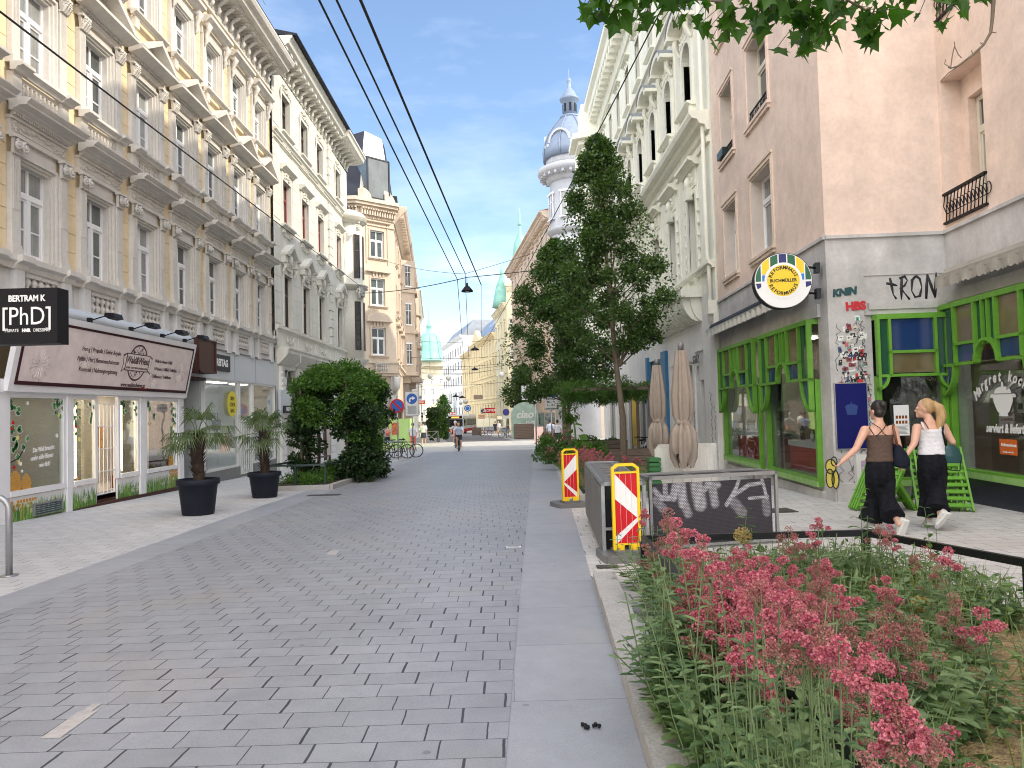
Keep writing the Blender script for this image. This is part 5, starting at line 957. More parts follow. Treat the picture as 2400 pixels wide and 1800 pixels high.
m=M(); m.prism([(-.95,20.1),(-.95,20.2),(1,21.4),(5,22.6),(9,22.6),(9,20.1)],-.9,LI,'x'); m.build('roof',K['tin'],iv)
# far corner bay with balconies and statues' brackets
m=M(); m.prism([(-.2,.4),(-.2,-1.1),(1.8,-1.1),(2.3,0),(2.3,.4)],4.9,20.3,'z')
for z in(9.9,14.6,18.0): m.prism([(-.6,.4),(-.6,-1.7),(2.2,-1.7),(2.9,0),(2.9,.4)],z,z+.35,'z'); m.prism([(-.4,.4),(-.4,-1.35),(2.0,-1.35),(2.6,0),(2.6,.4)],z-.3,z,'z'); m.prism([(-.25,-1.1),(-.25,-1.35),(.2,-1.2)],z-1.2,z-.3,'z')
for q in range(60): m.ball((2.1+rnd.uniform(-.3,.3),-.55+rnd.uniform(-.5,.1),rnd.choice((8.9,13.6,17.0))+rnd.uniform(-.4,.5)),.11,5,4)
m.build('corner_bay',K['ivory'],iv)
m=M()
for z in(14.95,10.25):
    for q in range(9): m.box(-.55+q*.32,-.53+q*.32,-1.66,-1.64,z,z+.95)
    m.box(-.57,2.2,-1.67,-1.63,z+.92,z+.97)
m.build('balcony_railing',K['blackm'],iv)
# ground floor: ribbed balcony base, piers, doorways, blue shop
m=M(); xa,xb=IX(28.2),IX(22.4)
m.mould([(0,4.12),(.06,4.14),(.16,4.24),(.26,4.42),(.32,4.62),(.34,4.86),(0,4.88)],xa,xb); n=16; pit=(xb-xa)/n
for i in range(n):
    x=xa+pit*i; m.prism([(0,4.86),(-.58,4.86),(-.57,4.72),(-.53,4.55),(-.45,4.38),(-.33,4.24),(-.18,4.14),(0,4.10)],x+pit*.14,x+pit*.80,'x')
m.mould([(0,4.86),(.62,4.86),(.66,4.92),(.66,5.1),(.7,5.12),(.7,5.18),(0,5.2)],xa-.1,xb+.12); m.build('balcony_base',K['ivory'],iv)
m=M(); wall_holes(m,IX(27.1),LI,-1,4.9,[(IX(24.75),IX(23.55),-1,2.85),(IX(22.85),IX(22.3),-1,2.3),(IX(23.25),IX(22.95),2.25,2.75)],.3)
m.box(IX(26.8),IX(23.2),-.05,.0,2.95,3.25); m.box(IX(24.95),IX(24.75),-.06,0,-1,2.95); m.box(IX(23.55),IX(23.35),-.06,0,-1,2.95); m.box(IX(22.1),LI,-.08,.0,-1,4.2); m.box(IX(23.2),IX(22.2),-.07,0,3.2,3.28)
wall_holes(m,0,IX(27.1),-1.4,4.9,[(IX(44),IX(41.2),-1.2,2.6),(IX(40.6),IX(37.8),-1.2,2.6),(IX(37.2),IX(34.6),-1.2,2.6),(IX(34.0),IX(31.6),-1.2,2.6),(IX(31.0),IX(27.5),-1.2,3.4)],.4)
m.build('ground_floor',K['white'],iv)
for a,b,z1,mt in((44,41.2,2.6,'glassD'),(40.6,37.8,2.6,'glass'),(37.2,34.6,2.6,'glassD'),(34,31.6,2.6,'glass'),(31,27.5,3.4,'glassL')):
    f=M(); x0,x1=IX(a),IX(b); f.box(x0,x0+.12,.1,.3,-1.2,z1); f.box(x1-.12,x1,.1,.3,-1.2,z1); f.box(x0+.12,x1-.12,.1,.3,z1-.15,z1); f.box((x0+x1)/2-.05,(x0+x1)/2+.05,.12,.28,-1.2,z1-.15)
    s_=f.build('shop_front',K['greyface'] if b!=27.5 else pm('blue_shop_paint',(.04,.20,.36),.5),iv); g=M(); g.box(x0+.12,x1-.12,.2,.22,-1.2,z1-.15); g.build('pane',K[mt],s_)
K['bp']=pm('blue_pilaster_paint',(.03,.15,.30),.5,noise=((2,.1),))
f=M(); f.box(IX(28.1),IX(27.3),-.12,.05,-.9,3.6); f.build('blue_pilaster',K['bp'],iv); f=M(); f.box(IX(31.2),IX(30.9),-.12,.05,-.9,3.6); f.build('blue_pilaster',K['bp'],iv)
m=M(); m.box(IX(24.75),IX(23.55),.28,.34,-1,2.85); d=m.build('house_door',K['greyface'],iv); m=M(); m.box(IX(22.85),IX(22.3),.28,.34,-1,2.3); m.build('side_door',K['greymetal'],iv)
m=M(); m.box(IX(23.25),IX(22.95),.2,.3,2.25,2.75); m.build('dark_slit_window',K['glassD'],iv)
m=M(); m.tube([(LI-.18,-.16,20),(LI-.18,-.16,5.9),(LI-.18,-.12,5.6),(LI-.18,-.12,3.9)],.06,8); m.box(LI-.24,LI-.02,-.22,0,4.15,4.55); m.build('downpipe',K['ivory'],iv)
# white neon script sign
ns=thing('script_sign','thin white wire script sign fixed to the white wall above the folded parasols','sign',(XR-.12,22.9,3.0),RZR); text('salz',.55,K['greymetal'],ns,(0,0,0),shear=.4,ext=.01)
gf=M(); r=random.Random(4)
def tagscribble(m,cx,z0,z1,y,r,n=5,w=.12,rad=.006,mat=0,axis='x'):
    z=z1
    for k in range(n):
        pts=[]; x=cx+r.uniform(-w,w)*.3
        for q in range(7): pts.append((x+r.uniform(-w,w),y,z-q*(z1-z0)/(n*7)+r.uniform(-.03,.03)))
        m.tube(pts,rad,3,mat); z-=(z1-z0)/n
tagscribble(gf,LI-.55,-.2,1.9,-.085,r,7,.10); tagscribble(gf,LI-.2,-.1,1.5,-.085,r,6,.08); tagscribble(gf,IX(23.45),.2,1.3,-.065,r,5,.06); gf.build('graffiti',K['anthra'],iv)
# ================================================================ PINK CORNER BUILDING
P0=Vector((6.16,20.8,0)); P1=Vector((5.79,12.93,0)); P2=Vector((7.86,12.78,0)); P3=Vector((7.55,8.4,0))
ZS=4.49; PH=20.5
pk=thing('pink_building','salmon pink corner house with grey stone ground floor, stickers and bright green shopfronts','building',(0,0,0))
def frm(p,q): d=q-p; return p,math.atan2(d.y,d.x),d.length
f1,r1,L1=frm(P0,P1); f2,r2,Lc=frm(P1,P2); f3,r3,L3=frm(P2,P3)
def s1(px,py): # local x on face 1 of a pixel
    d=ray(px,py); n=Vector(((P1-P0).y,-(P1-P0).x,0)); o=Vector((0,0,CAM_H)); t=(P0-o).dot(n)/d.dot(n); h=o+d*t; return (h-P0).dot((P1-P0).normalized()),h.z
def sN(A,B,px,py):
    d=ray(px,py); n=Vector(((B-A).y,-(B-A).x,0)); o=Vector((0,0,CAM_H)); t=(A-o).dot(n)/d.dot(n); h=o+d*t; return (h-A).dot((B-A).normalized()),h.z
# face 1 windows from the photograph's measured corners
W1=[]
for (l,rr,t,b) in(((1697,520),(1741,620),(1697,515),(1706,680)),((1780,430),(1843,560),(1778,430),(1815,585)),((1693,215),(1737,330),(1693,225),(1700,405)),((1776,75),(1832,200),(1775,75),(1785,290))):
    xa=s1(*l)[0]; xb=s1(*rr)[0]; W1.append((xa,xb))
wa=[(.98,2.18),(3.55,5.05)]
rows=[(4.95,6.85),(8.15,10.05),(11.45,13.35),(14.75,16.6)]
m=M(); holes=[(a,b,z0,z1) for a,b in wa for z0,z1 in rows]; wall_holes(m,0,L1,ZS,PH,holes,.34,0,0,1); 
m.build('wall',[K['pink'],pm('pale_window_reveal',(.62,.54,.48),.9,noise=((3,.08),))],pk,f1,r1)
su=[M(),M()]
for k,(a,b) in enumerate(wa):
    for j,(z0,z1) in enumerate(rows):
        s_=M()
        for d_ in(0,.05): s_.box(a-.14+d_,a-.09+d_,-.025-d_*.2,.02,z0,z1+.14-d_); s_.box(b+.09-d_,b+.14-d_,-.025-d_*.2,.02,z0,z1+.14-d_); s_.box(a-.09+d_,b+.09-d_,-.025-d_*.2,.02,z1+.09-d_,z1+.14-d_)
        s_.box(a-.18,b+.18,-.09,.0,z0-.07,z0); s_.box(a-.14,b+.14,-.06,.0,z0-.15,z0-.07); s_.box(a-.16,b+.16,-.05,.0,z1+.14,z1+.19)
        s_.build('window_surround',K['pink'] if j else K['rose'],pk,f1,r1)
        w=window_mesh(b-a-.02,z1-z0-.02,.3,.07,.1,bars=False).build('window',K['creamf'] if j else K['wframe'],pk,Vector(f1)+Matrix.Rotation(r1,3,'Z')@Vector((a+.01,.33,z0+.01)),r1); inst('pane',pane_mesh(b-a-.02,z1-z0-.02,K['glassL'] if j==0 else K['glass']),w)
        if j in(1,):
            g=M(); n=14
            for q in range(n+1): x=a+.02+(b-a-.04)*q/n; g.tube([(x,.05,z0),(x+.03,.02,z0+.16),(x-.02,.05,z0+.34)],.009,4)
            g.box(a,b,.03,.06,z0+.33,z0+.355); g.box(a,b,.03,.06,z0+.02,z0+.04)
            for q in range(0,n,2): x=a+.06+(b-a-.04)*q/n; g.tube([(x+.05*math.cos(t),.04,z0+.18+.06*math.sin(t)) for t in [i*.7 for i in range(10)]],.007,3)
            g.build('window_railing',K['black'],pk,f1,r1)
fb=thing('flower_box','dark green flower box hanging in the pink house window railing','flower box',Vector(f1)+Matrix.Rotation(r1,3,'Z')@Vector((wa[0][0]+.3,.0,rows[1][0]+.08)),r1); g=M(); g.prism([(-.28,0),(.28,0),(.32,.2),(-.32,.2)],-.14,.02,'y'); g.build('box',K['darkgreen'],fb)
m=M(); m.quad((0,0,ZS),(Lc,0,ZS),(Lc,0,PH),(0,0,PH)); m.build('wall',K['pink'],pk,f2,r2,fix=False)
# face 3 with deep loggia window
lg=(.10,1.34); m=M(); hz=[(lg[0],lg[1],ZS+.12,7.15),(lg[0],lg[1],8.25,10.9)]; wall_holes(m,0,L3,ZS,PH,hz,.34)
for (a,b,c,d) in hz: wall_holes(m,a,b,c,d,[(a+.22,b-.04,c,d-.40)],.22,0,.34)
m.build('wall',K['pink'],pk,f3,r3)
for (a,b,c,d) in hz:
    w=window_mesh(b-a-.28,d-.42-c,.28,.08,.1,bars=False).build('window',K['creamf'],pk,Vector(f3)+Matrix.Rotation(r3,3,'Z')@Vector((a+.23,.54,c)),r3); inst('pane',pane_mesh(b-a-.28,d-.42-c,K['glass']),w)
    m=M(); m.quad((a+.9,1.02,c+.1),(a+1.3,.8,c+.12),(a+1.3,.84,c+1.6),(a+.9,1.02,c+1.62)); 
    g=M(); n=11
    for q in range(n+1):
        x=a+.02+(b-a-.04)*q/n; g.tube([(x,-.02,c-.02),(x+.05,-.03,c+.15),(x-.04,-.03,c+.3),(x,-.02,c+.5)],.010,4); g.tube([(x+.09+.07*math.cos(t),-.02,c+.24+.10*math.sin(t)) for t in [i*.65 for i in range(11)]],.009,3)
    g.box(a-.02,b+.02,-.05,.02,c+.48,c+.52); g.box(a-.02,b+.02,-.05,.02,c-.03,c+.01); g.build('window_railing',K['black'],pk,f3,r3)
m=M()
for (p,rz_,Lx,x0,x1) in((f1,r1,L1,0,L1),(f2,r2,Lc,0,Lc),(f3,r3,L3,0,L3)):
    q=M(); q.mould([(0,ZS-.06),(.05,ZS-.06),(.05,ZS),(0,ZS+.01)],x0,x1); q.build('string_course',K['concrete'],pk,p,rz_)
# body behind
m=M(); m.prism([(6.55,20.8),(6.25,13.3),(8.3,13.15),(8.9,12.2),(9.0,-6),(22,-6),(22,20.8)],3.35,PH,'z'); m.prism([(9,20.8),(9,15.2),(10,15),(10,-6),(22,-6),(22,20.8)],-1,3.35,'z'); m.build('rear_wall',K['pink'],pk)
q=Vector((7.3,-6,0)); m=M(); a_=P3; m.quad((a_.x,a_.y,-1),(q.x,q.y,-1),(q.x,q.y,PH),(a_.x,a_.y,PH)); m.quad((q.x,q.y,-1),(22,-6,-1),(22,-6,PH),(q.x,q.y,PH)); m.build('wall',K['pink'],pk,fix=False)
m=M(); m.prism([(6.1,20.8),(5.6,12.8),(7.7,12.6),(7.2,-6.2),(22,-6.2),(22,20.8)],PH,PH+.3,'z'); m.prism([(7.5,20.8),(7.5,13),(10,13),(10,-5),(20,-5),(20,20.8)],PH+.3,PH+2,'z'); m.build('roof',K['tin'],pk)
# ---- ground floor stone, face 1
zl=3.05   # lintel underside
m=M(); w1=(s1(1703,950)[0],s1(1790,1000)[0]); w2=(s1(1806,1000)[0],s1(1929,1050)[0]); zsl=-.02
holes=[(w1[0],w1[1],zsl,zl),(w1[1],w2[0],-.6,zl),(w2[0],w2[1],zsl-.04,zl)]
wall_holes(m,0,L1,-.9,ZS-.06,holes,.3); m.box(w1[0]-.1,w2[1]+.15,-.06,.0,zl+.02,zl+.26); 
for a,b in((w1[0]-.1,w1[1]),(w2[0],w2[1]+.05)): m.box(a,b,-.04,0,-.9,zsl-.12); m.box(a,b,-.05,0,-.32,-.30)
m.build('stone_ground_floor',K['concrete'],pk,f1,r1)
m=M(); m.box(w1[1],w2[0],.2,.26,-.4,zl); dr=m.build('shop_door',K['anthra'],pk,f1,r1); m=M(); m.box(w1[1]+.1,w2[0]-.1,.17,.2,.1,2.0); m.build('pane',K['glassL'],dr)
m=M()
for q_ in range(8): m.obox(((w1[1]+w2[0])/2,.05,2.62+q_*.05),((w2[0]-w1[1])/2-.04,0,0),(0,.02,-.012),(0,0,.006))
m.build('louvre',K['offwhite'],pk,f1,r1)
def art_window(name,a,b,z0,z1,face,rz,yo=-.1,cols=('g','b'),deep=.34,narrow=False):
    """green framed shop window with a coloured-glass valance: side lobes, arched middle"""
    W_=b-a; vz=z1-(z1-z0)*.36; f=M(); t=.05
    f.box(a,a+.09,yo,.02,z0+.14,vz); f.box(b-.09,b,yo,.02,z0+.14,vz); f.box(a,b,yo-.03,.02,z0,z0+.14)
    f.box(a,b,yo-.12,.02,z1-.09,z1)
    lw=W_*.16; x0,x1=a+lw,b-lw
    for x in(a,x0,x1-t,b-t): f.box(x,x+t,yo-.12,yo-.02,vz,z1-.09)
    for s,xa,xb in((1,a,x0),(-1,b,x1)):   # lobes hanging at the sides
        lo=min(xa,xb); n=8; pts=arc(xa+s*t*0,vz,lw,0 if s>0 else math.pi,(-math.pi/2 if s>0 else 1.5*math.pi),n,lw*1.25); inn=arc(xa,vz,lw-t,0 if s>0 else math.pi,(-math.pi/2 if s>0 else 1.5*math.pi),n,lw*1.25-t)
        for i in range(n): f.prism([pts[i],pts[i+1],inn[i+1],inn[i]],yo-.12,yo-.02,'y')
        f.prism([(xa,vz),(xa+s*t,vz),(xa+s*t,vz-lw*1.25),(xa,vz-lw*1.25)],yo-.12,yo-.02,'y'); f.box(lo+t*0,lo+lw,yo-.115,yo-.02,vz-t/2,vz+t/2)
    ms=[]
    if not narrow:
        m1,m2=x0+(x1-x0)*.33,x1-(x1-x0)*.33; zm=vz+(z1-vz)*.30
        for x in(m1,m2-t): f.box(x,x+t,yo-.12,yo-.02,vz+.08,z1-.09)
        for x in(m1+(m2-m1)*.35,m2-(m2-m1)*.35-t*.7): f.box(x,x+t*.7,yo-.11,yo-.02,vz+(m2-m1)*.45,z1-.09)
        for u,v in((x0,m1),(m2,x1)): f.box(u,v,yo-.12,yo-.02,zm,zm+t); f.box(u,v,yo-.12,yo-.02,vz-.02,vz-.02+t)
        xc=(m1+m2)/2; R1=(m2-m1)/2+.02
        o=arc(xc,vz,R1,0,math.pi,12,R1*1.15); i_=arc(xc,vz,R1-t,0,math.pi,12,R1*1.15-t)
        for k in range(12): f.prism([o[k],o[k+1],i_[k+1],i_[k]],yo-.13,yo-.02,'y')
        ms=[(a+t,x0,vz,z1-.09,'sg'),(x1,b-t,vz,z1-.09,'sg'),(x0+t,m1,zm+t,z1-.09,'so'),(m2,x1-t,zm+t,z1-.09,'so'),(x0+t,m1,vz+.05,zm,'sb'),(m2,x1-t,vz+.05,zm,'sb'),(m1+t,m2-t,vz+R1*1.0,z1-.09,'sg')]
    else:
        zm=vz+(z1-vz)*.36
        for u,v in((x0,x1),): f.box(u,v,yo-.12,yo-.02,zm,zm+t); f.box(u,v,yo-.12,yo-.02,vz-.02,vz-.02+t)
        ms=[(a+t,x0,vz,z1-.09,'sg'),(x1,b-t,vz,z1-.09,'sg'),(x0+t,x1-t,zm+t,z1-.09,'sb'),(x0+t,x1-t,vz+.05,zm,'so')]
    w=f.build(name,K['green'],pk,face,rz)
    for u,v,c,d,mt in ms: g=M(); g.box(u,v,yo-.06,yo-.045,c,d); g.build('coloured_pane',K[mt],w,)
    for xa,s in((a,1),(b,-1)): g=M(); g.prism([(xa+s*t*.5,vz)]+arc(xa,vz,lw-t,0 if s>0 else math.pi,(-math.pi/2 if s>0 else 1.5*math.pi),8,lw*1.25-t),yo-.06,yo-.045,'y'); g.build('coloured_pane',K['sb'],w)
    g=M(); g.box(a+.09,b-.09,.0,.008,z0+.14,vz+.2); g.build('pane',K['shopglassR'],w)
    s_=M(); s_.box(a-.002,b+.002,yo-.034,yo-.0,z0-.005,z0+.10); s_.build('sill',K['greenw'],w)
    return w
K['sg']=pm('green_art_glass',(.008,.07,.035),.12,spec=.8); K['sb']=pm('blue_art_glass',(.012,.035,.13),.12,spec=.8); K['so']=pm('olive_art_glass',(.15,.12,.06),.15,spec=.8,noise=((5,.2),))
art_window('art_glass_window',w1[0],w1[1],zsl,zl,f1,r1); art_window('art_glass_window',w2[0],w2[1],zsl-.04,zl,f1,r1)
# face 2: stone pier with graffiti, door
def x2(px,py): return sN(P1,P2,px,py)
dA=x2(2044,800)[0]; dB=x2(2210,800)[0]; dzT=x2(2100,738)[1]; 
m=M(); wall_holes(m,0,Lc,-.9,ZS-.06,[(dA,dB,-.9,dzT)],.3); m.box(dA-.12,dB+.05,-.06,0,dzT+.01,dzT+.10); m.box(dA-.06,Lc,-.09,0,dzT+.10,dzT+.22); m.box(dA-.1,Lc,-.02,0,ZS-.75,ZS-.74); m.box(.02,dA*.55,-.05,0,-.9,.05); m.build('stone_ground_floor',K['concrete'],pk,f2,r2)
art_window('art_glass_door',dA,dB,.0,dzT,f2,r2,narrow=True)
m=M(); m.box(dA,dB,.02,.06,-.7,.0); m.build('door_panel',K['concrete'],pk,f2,r2)
# face 3: big shop window
def x3(px,py): return sN(P2,P3,px,py)
wA=max(.08,x3(2228,800)[0]); wz=x3(2230,735)[1]
m=M(); wall_holes(m,0,L3,-.9,ZS-.06,[(wA,wA+2.7,.18,3.15)],.3); m.box(0,L3,-.05,0,3.2,3.4); m.build('stone_ground_floor',K['concrete'],pk,f3,r3)
art_window('art_glass_window',wA,wA+2.7,.18,3.15,f3,r3)
m=M(); m.box(wA,wA+2.7,-.06,0,-.9,.17); m.build('tiled_base',pm('dark_blue_tiles',(.018,.02,.035),.3,noise=((8,.3),)),pk,f3,r3)
# dim rooms behind the three glazed fronts
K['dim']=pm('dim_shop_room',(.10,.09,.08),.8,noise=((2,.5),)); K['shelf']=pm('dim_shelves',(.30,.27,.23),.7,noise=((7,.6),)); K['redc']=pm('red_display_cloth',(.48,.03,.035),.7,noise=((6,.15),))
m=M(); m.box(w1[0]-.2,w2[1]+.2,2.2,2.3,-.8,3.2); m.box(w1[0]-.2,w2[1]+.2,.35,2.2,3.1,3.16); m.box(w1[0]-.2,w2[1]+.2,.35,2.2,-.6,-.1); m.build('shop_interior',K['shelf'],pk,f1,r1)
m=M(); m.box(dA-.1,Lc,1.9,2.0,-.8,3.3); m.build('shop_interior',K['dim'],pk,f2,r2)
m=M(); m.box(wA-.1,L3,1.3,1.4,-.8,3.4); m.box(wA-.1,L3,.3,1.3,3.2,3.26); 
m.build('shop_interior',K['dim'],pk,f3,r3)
for q in range(3):
    m=M(); x=w1[0]+.3+q*1.05; m.box(x,x+.5,1.2,1.5,3.04,3.07); m.build('added_room_light',K['lamp'],pk,f1,r1)  # glowing panels added to lift the dark street window rooms
m=M(); m.box(wA+.4,wA+1.6,.5,.7,3.15,3.18); m.build('added_room_light',K['lamp'],pk,f3,r3)  # added glow for the room behind the big window
for z in(.75,1.2,1.65,2.1,2.55): m=M(); m.box(wA,wA+2.6,.95,1.3,z,z+.03); m.build('shelf',K['shelf'],pk,f3,r3)
r=random.Random(6); M3=lambda p,rz,v: Vector(p)+Matrix.Rotation(rz,3,'Z')@Vector(v)
bg=M(); bg.box(-.085,.085,-.05,.05,0,.28,0); bg.box(-.06,.06,-.055,-.05,.06,.17,1); bg=bg.mesh('paper_bag',[K['offwhite'],K['anthra']])
for j,z in enumerate((.78,1.23,1.68,2.13)):
    for q in range(9):
        o=inst('paper_bag',bg,None,M3(f3,r3,(wA+.25+q*.26,1.0,z)),r3); tag(o,'white paper food bag on the '+('lowest','second','third','top')[j]+' shelf behind the shop lettering','bag','paper bags on the dim shop shelves')
for (fa,rz_,a,b,z1) in((f1,r1,w2[0]+.5,w2[1]-.1,.62),(f1,r1,w1[0]+.15,w1[1]-.35,.70)):
    t=thing('display_counter','low display counter with a red cloth front inside the '+('near' if a>4 else 'far')+' green street window','counter',M3(fa,rz_,(a,.25,.1)),rz_,'red display counters')
    m=M(); m.box(0,b-a,0,.5,0,z1-.14); m.build('cloth_front',K['redc'],t); m=M(); m.box(-.04,b-a+.04,-.03,.6,z1-.14,z1-.02); m.build('counter_top',K['offwhite'],t)
    for q in range(5):
        j=M(); rr_=r.uniform(.03,.06); h=r.uniform(.15,.34); j.lathe([(rr_,0),(rr_,h*.7),(rr_*.4,h*.8),(rr_*.4,h)],n=10); o=j.build('bottle',K[('prod','offwhite','amber')[q%3]],None,M3(fa,rz_,(a+.1+(b-a-.2)*q/4,.5,.1+z1-.02))); tag(o,'bottle standing on the red-fronted display counter, '+('near' if a>4 else 'far')+' street window','bottle','bottles on the red counters')
# awnings
def awning(label,fa,rz_,x0,x1,z,proj,drop,mats):
    t=thing('awning',label,'awning',fa,rz_); m=M(); m.prism([(0,z+.05),(-.22,z+.02),(-.26,z-.06),(-.22,z-.12),(0,z-.12)],x0,x1,'x'); m.build('cassette',K[mats[0]],t)
    m=M(); m.bar(((x0+x1)/2-(x1-x0)/2,-proj,z-drop),(x1,-proj,z-drop),.08,.07); m.build('front_bar',K[mats[1]],t)
    m=M(); m.add([(x0,-.2,z-.05),(x1,-.2,z-.05),(x1,-proj,z-drop+.03),(x0,-proj,z-drop+.03)],[(0,1,2,3)])
    n=int((x1-x0)/.11); vs=[];fs=[]
    for i in range(n*2+1):
        x=x0+(x1-x0)*i/(2*n); vs+= [(x,-proj-.045-.012*math.sin(i*.9),z-drop+.0),(x,-proj-.05-.02*math.sin(i*.9),z-drop-.20+(.035 if i%2 else 0))]
    m.add(vs,[(2*i,2*i+2,2*i+3,2*i+1) for i in range(2*n)],0); m.build('valance',K[mats[2]],t,fix=False); return t
K['awn']=pm('dirty_cream_canvas',(.56,.54,.48),.9,noise=((2,.12),)); K['awn2']=pm('dirty_grey_canvas',(.34,.32,.28),.9,noise=((3,.2),)); K['alu']=pm('bare_aluminium',(.5,.5,.5),.35,.7)
awning('rolled-up cream awning with scalloped edge above the green street windows',f1,r1,-.15,L1-.80,3.80,.34,.18,('black','alu','awn'))
awning('dirty grey rolled awning with wavy edge above the big corner shop window',f3,r3,.38,L3,3.72,.34,.14,('awn2','awn2','awn2'))
# things on the stone pier (stuck on: parts of the building)
XA=lambda px,py:x2(px,py)
def x2t(s,px,py,size,mat,rot=0,**k):
    x,z=x2(px,py); c=M3(f2,r2,(x,-.012-(.05 if x<dA*.55 and z<.05 else 0),z)); return text(s,size,K[mat],pk,c,rot=(math.pi/2,rot,r2),**k)
K['ink']=pm('spray_ink',(.012,.014,.018),.7); K['redink']=pm('red_spray',(.50,.02,.03),.7); K['teal']=pm('dark_teal_spray',(.02,.07,.08),.8)

sx_,sz_=x2(2078,688)
for st_ in ([(.10,.42),(.13,.30),(.17,.10),(.24,.02)],[(.0,.32),(.14,.30),(.28,.27)],[(.40,.42),(.38,.2),(.37,.0)],[(.34,.40),(.48,.44),(.54,.36),(.46,.26),(.36,.22),(.46,.12),(.58,.0)],[(.76,.44),(.66,.36),(.64,.16),(.72,.04),(.84,.06),(.90,.22),(.86,.38),(.76,.44)],[(1.0,.0),(1.02,.22),(1.05,.46)],[(1.05,.46),(1.14,.24),(1.22,.02)],[(1.22,.02),(1.25,.24),(1.28,.50)]):
    g=M(); k_=len(st_); g.tube([(sx_+u*.68,.012,sz_-.12+v*.95) for u,v in st_],[.024+.007*math.sin(i*2.1) for i in range(k_)],6); g.build('graffiti',K['ink'],pk,f2,r2)
x2t('HBS',2005,718,.20,'redink',rot=-.05,bold=.012,name='graffiti'); x2t('SAPER',2002,835,.19,'ink',rot=.12,bold=.004,shear=.3,name='graffiti',sx=.8); x2t('KNIN',1978,685,.17,'teal',rot=-.1,bold=.012,shear=.2,name='graffiti'); x2t('LWS',2000,890,.12,'ink',name='graffiti',rot=.2,bold=.006)
st=[pm('sticker',c,.5) for c in((.72,.72,.7),(.02,.02,.02),(.5,.03,.03),(.1,.35,.25),(.25,.04,.06),(.05,.08,.2),(.55,.5,.4),(.45,.12,.16))]
r=random.Random(12)
for k in range(112):
    x=r.uniform(.16,dA-.12); z=r.choice((r.uniform(1.5,2.5),r.uniform(1.5,2.0),r.uniform(2.2,3.0))); w=r.uniform(.015,.06); h=r.uniform(.015,.06); g=M(); y=-.004-k*.0001; c=r.choice((0,0,0,0,0,1,1,1,2,3,4,5,6,7)); 
    if r.random()<.3: g.lathe([(w*.8,y-.002),(.001,y-.003)],(x,0,z),12,0,axis='y')
    else: g.obox((x,y,z),(w,0,w*r.uniform(-.2,.2)),(0,.002,0),(h*r.uniform(-.2,.2),0,h))
    o=g.build('sticker',[st[c]],pk,f2,r2)
    if r.random()<.75:
        e=M(); ww=w*.6
        for q in range(r.randint(1,3)): e.obox((x+r.uniform(-.3,.3)*ww,y-.006,z+r.uniform(-.5,.5)*h),(ww*r.uniform(.3,.8),0,r.uniform(-.2,.2)*ww),(0,.001,0),(0,0,h*r.uniform(.06,.2)))
        e.build('sticker_print',st[1 if c!=1 else 0],o)
g=M(); r=random.Random(77)
for k in range(14): tagscribble(g,r.uniform(.1,dA-.1),.0 if k%3 else 1.5,2.9 if k%3==0 else 1.5,-.012,r,3,.07,.004)
tagscribble(g,dA-.08,1.2,2.0,-.012,r,5,.04,.004); g.build('graffiti',K['ink'],pk,f2,r2)
# yellow spray figure outline -> plain stacked ovals
x,z=x2(1945,1110); g=M()
for dx,dz,a,b in((0,.13,.09,.13),(-.02,-.08,.07,.17),(.07,-.10,.06,.16)): g.lathe([(1,0),(.001,-.002)],(0,0,0),14,0,axis='y',sx=a,sy=b) if False else g.prism([(x+dx+a*math.cos(t),z+dz+b*math.sin(t)) for t in [i*.4488 for i in range(14)]],-.058,-.052,'y',0)
for dx,dz,a,b in((0,.13,.09,.13),(-.02,-.08,.07,.17),(.07,-.10,.06,.16),(.06,.22,.05,.08)): g.tube([(x+dx+a*math.cos(t),-.062,z+dz+b*math.sin(t)) for t in [i*.4488 for i in range(15)]],.010,4,1)
g.build('graffiti',[pm('yellow_spray',(.65,.55,.10),.7),K['ink']],pk,f2,r2)
bb=thing('notice_board','plain dark blue notice board on the stickered stone pier beside the green door','board',f2,r2); xa,za=x2(1955,900); xb,zb=x2(2035,1050); m=M(); m.box(xa,xb,-.035,-.006,zb,za); m.build('board',K['cobalt'],bb); m=M()
for e in((xa-.015,xa,zb,za),(xb,xb+.015,zb,za),(xa-.015,xb+.015,zb-.015,zb),(xa-.015,xb+.015,za,za+.015)): m.box(e[0],e[1],-.04,-.004,e[2],e[3])
m.build('frame',K['steel'],bb)
K['fade']=pm('faded_blue_print',(.016,.05,.20),.4); m=M(); xc=(xa+xb)/2; zc=za-(za-zb)*.36; m.prism([(xc-.11,zc),(xc+.11,zc),(xc+.08,zc-.14),(xc-.08,zc-.14)],-.037,-.035,'y'); m.prism(arc(xc,zc,.11,0,math.pi,8,.05),-.037,-.035,'y'); m.box(xc-.01,xc+.01,-.037,-.035,zc+.04,zc+.09); m.build('faded_emblem',K['fade'],bb)
eb=thing('wall_cabinet','shabby grey wall cabinet covered with a lilac poster at the foot of the stone pier','cabinet',f2,r2); xa,za=x2(2000,1068); xb,zb=x2(2080,1150); m=M(); m.box(xa,xb+.1,-.12,-.002,gz(12.8)+.08,za+.02); m.build('cabinet_body',K['offwhite'],eb); m=M(); m.box(xa+.08,xa+.42,-.126,-.12,gz(12.8)+.18,za-.08); m.build('poster',pm('lilac_poster',(.42,.32,.45),.6,noise=((9,.3),)),eb)
for q,s in enumerate(('VIELE','MUSIZIEREN','LIVE')): text(s,.055,K['signwhite'],eb,(xa+.25,-.128,za-.14-q*.07))
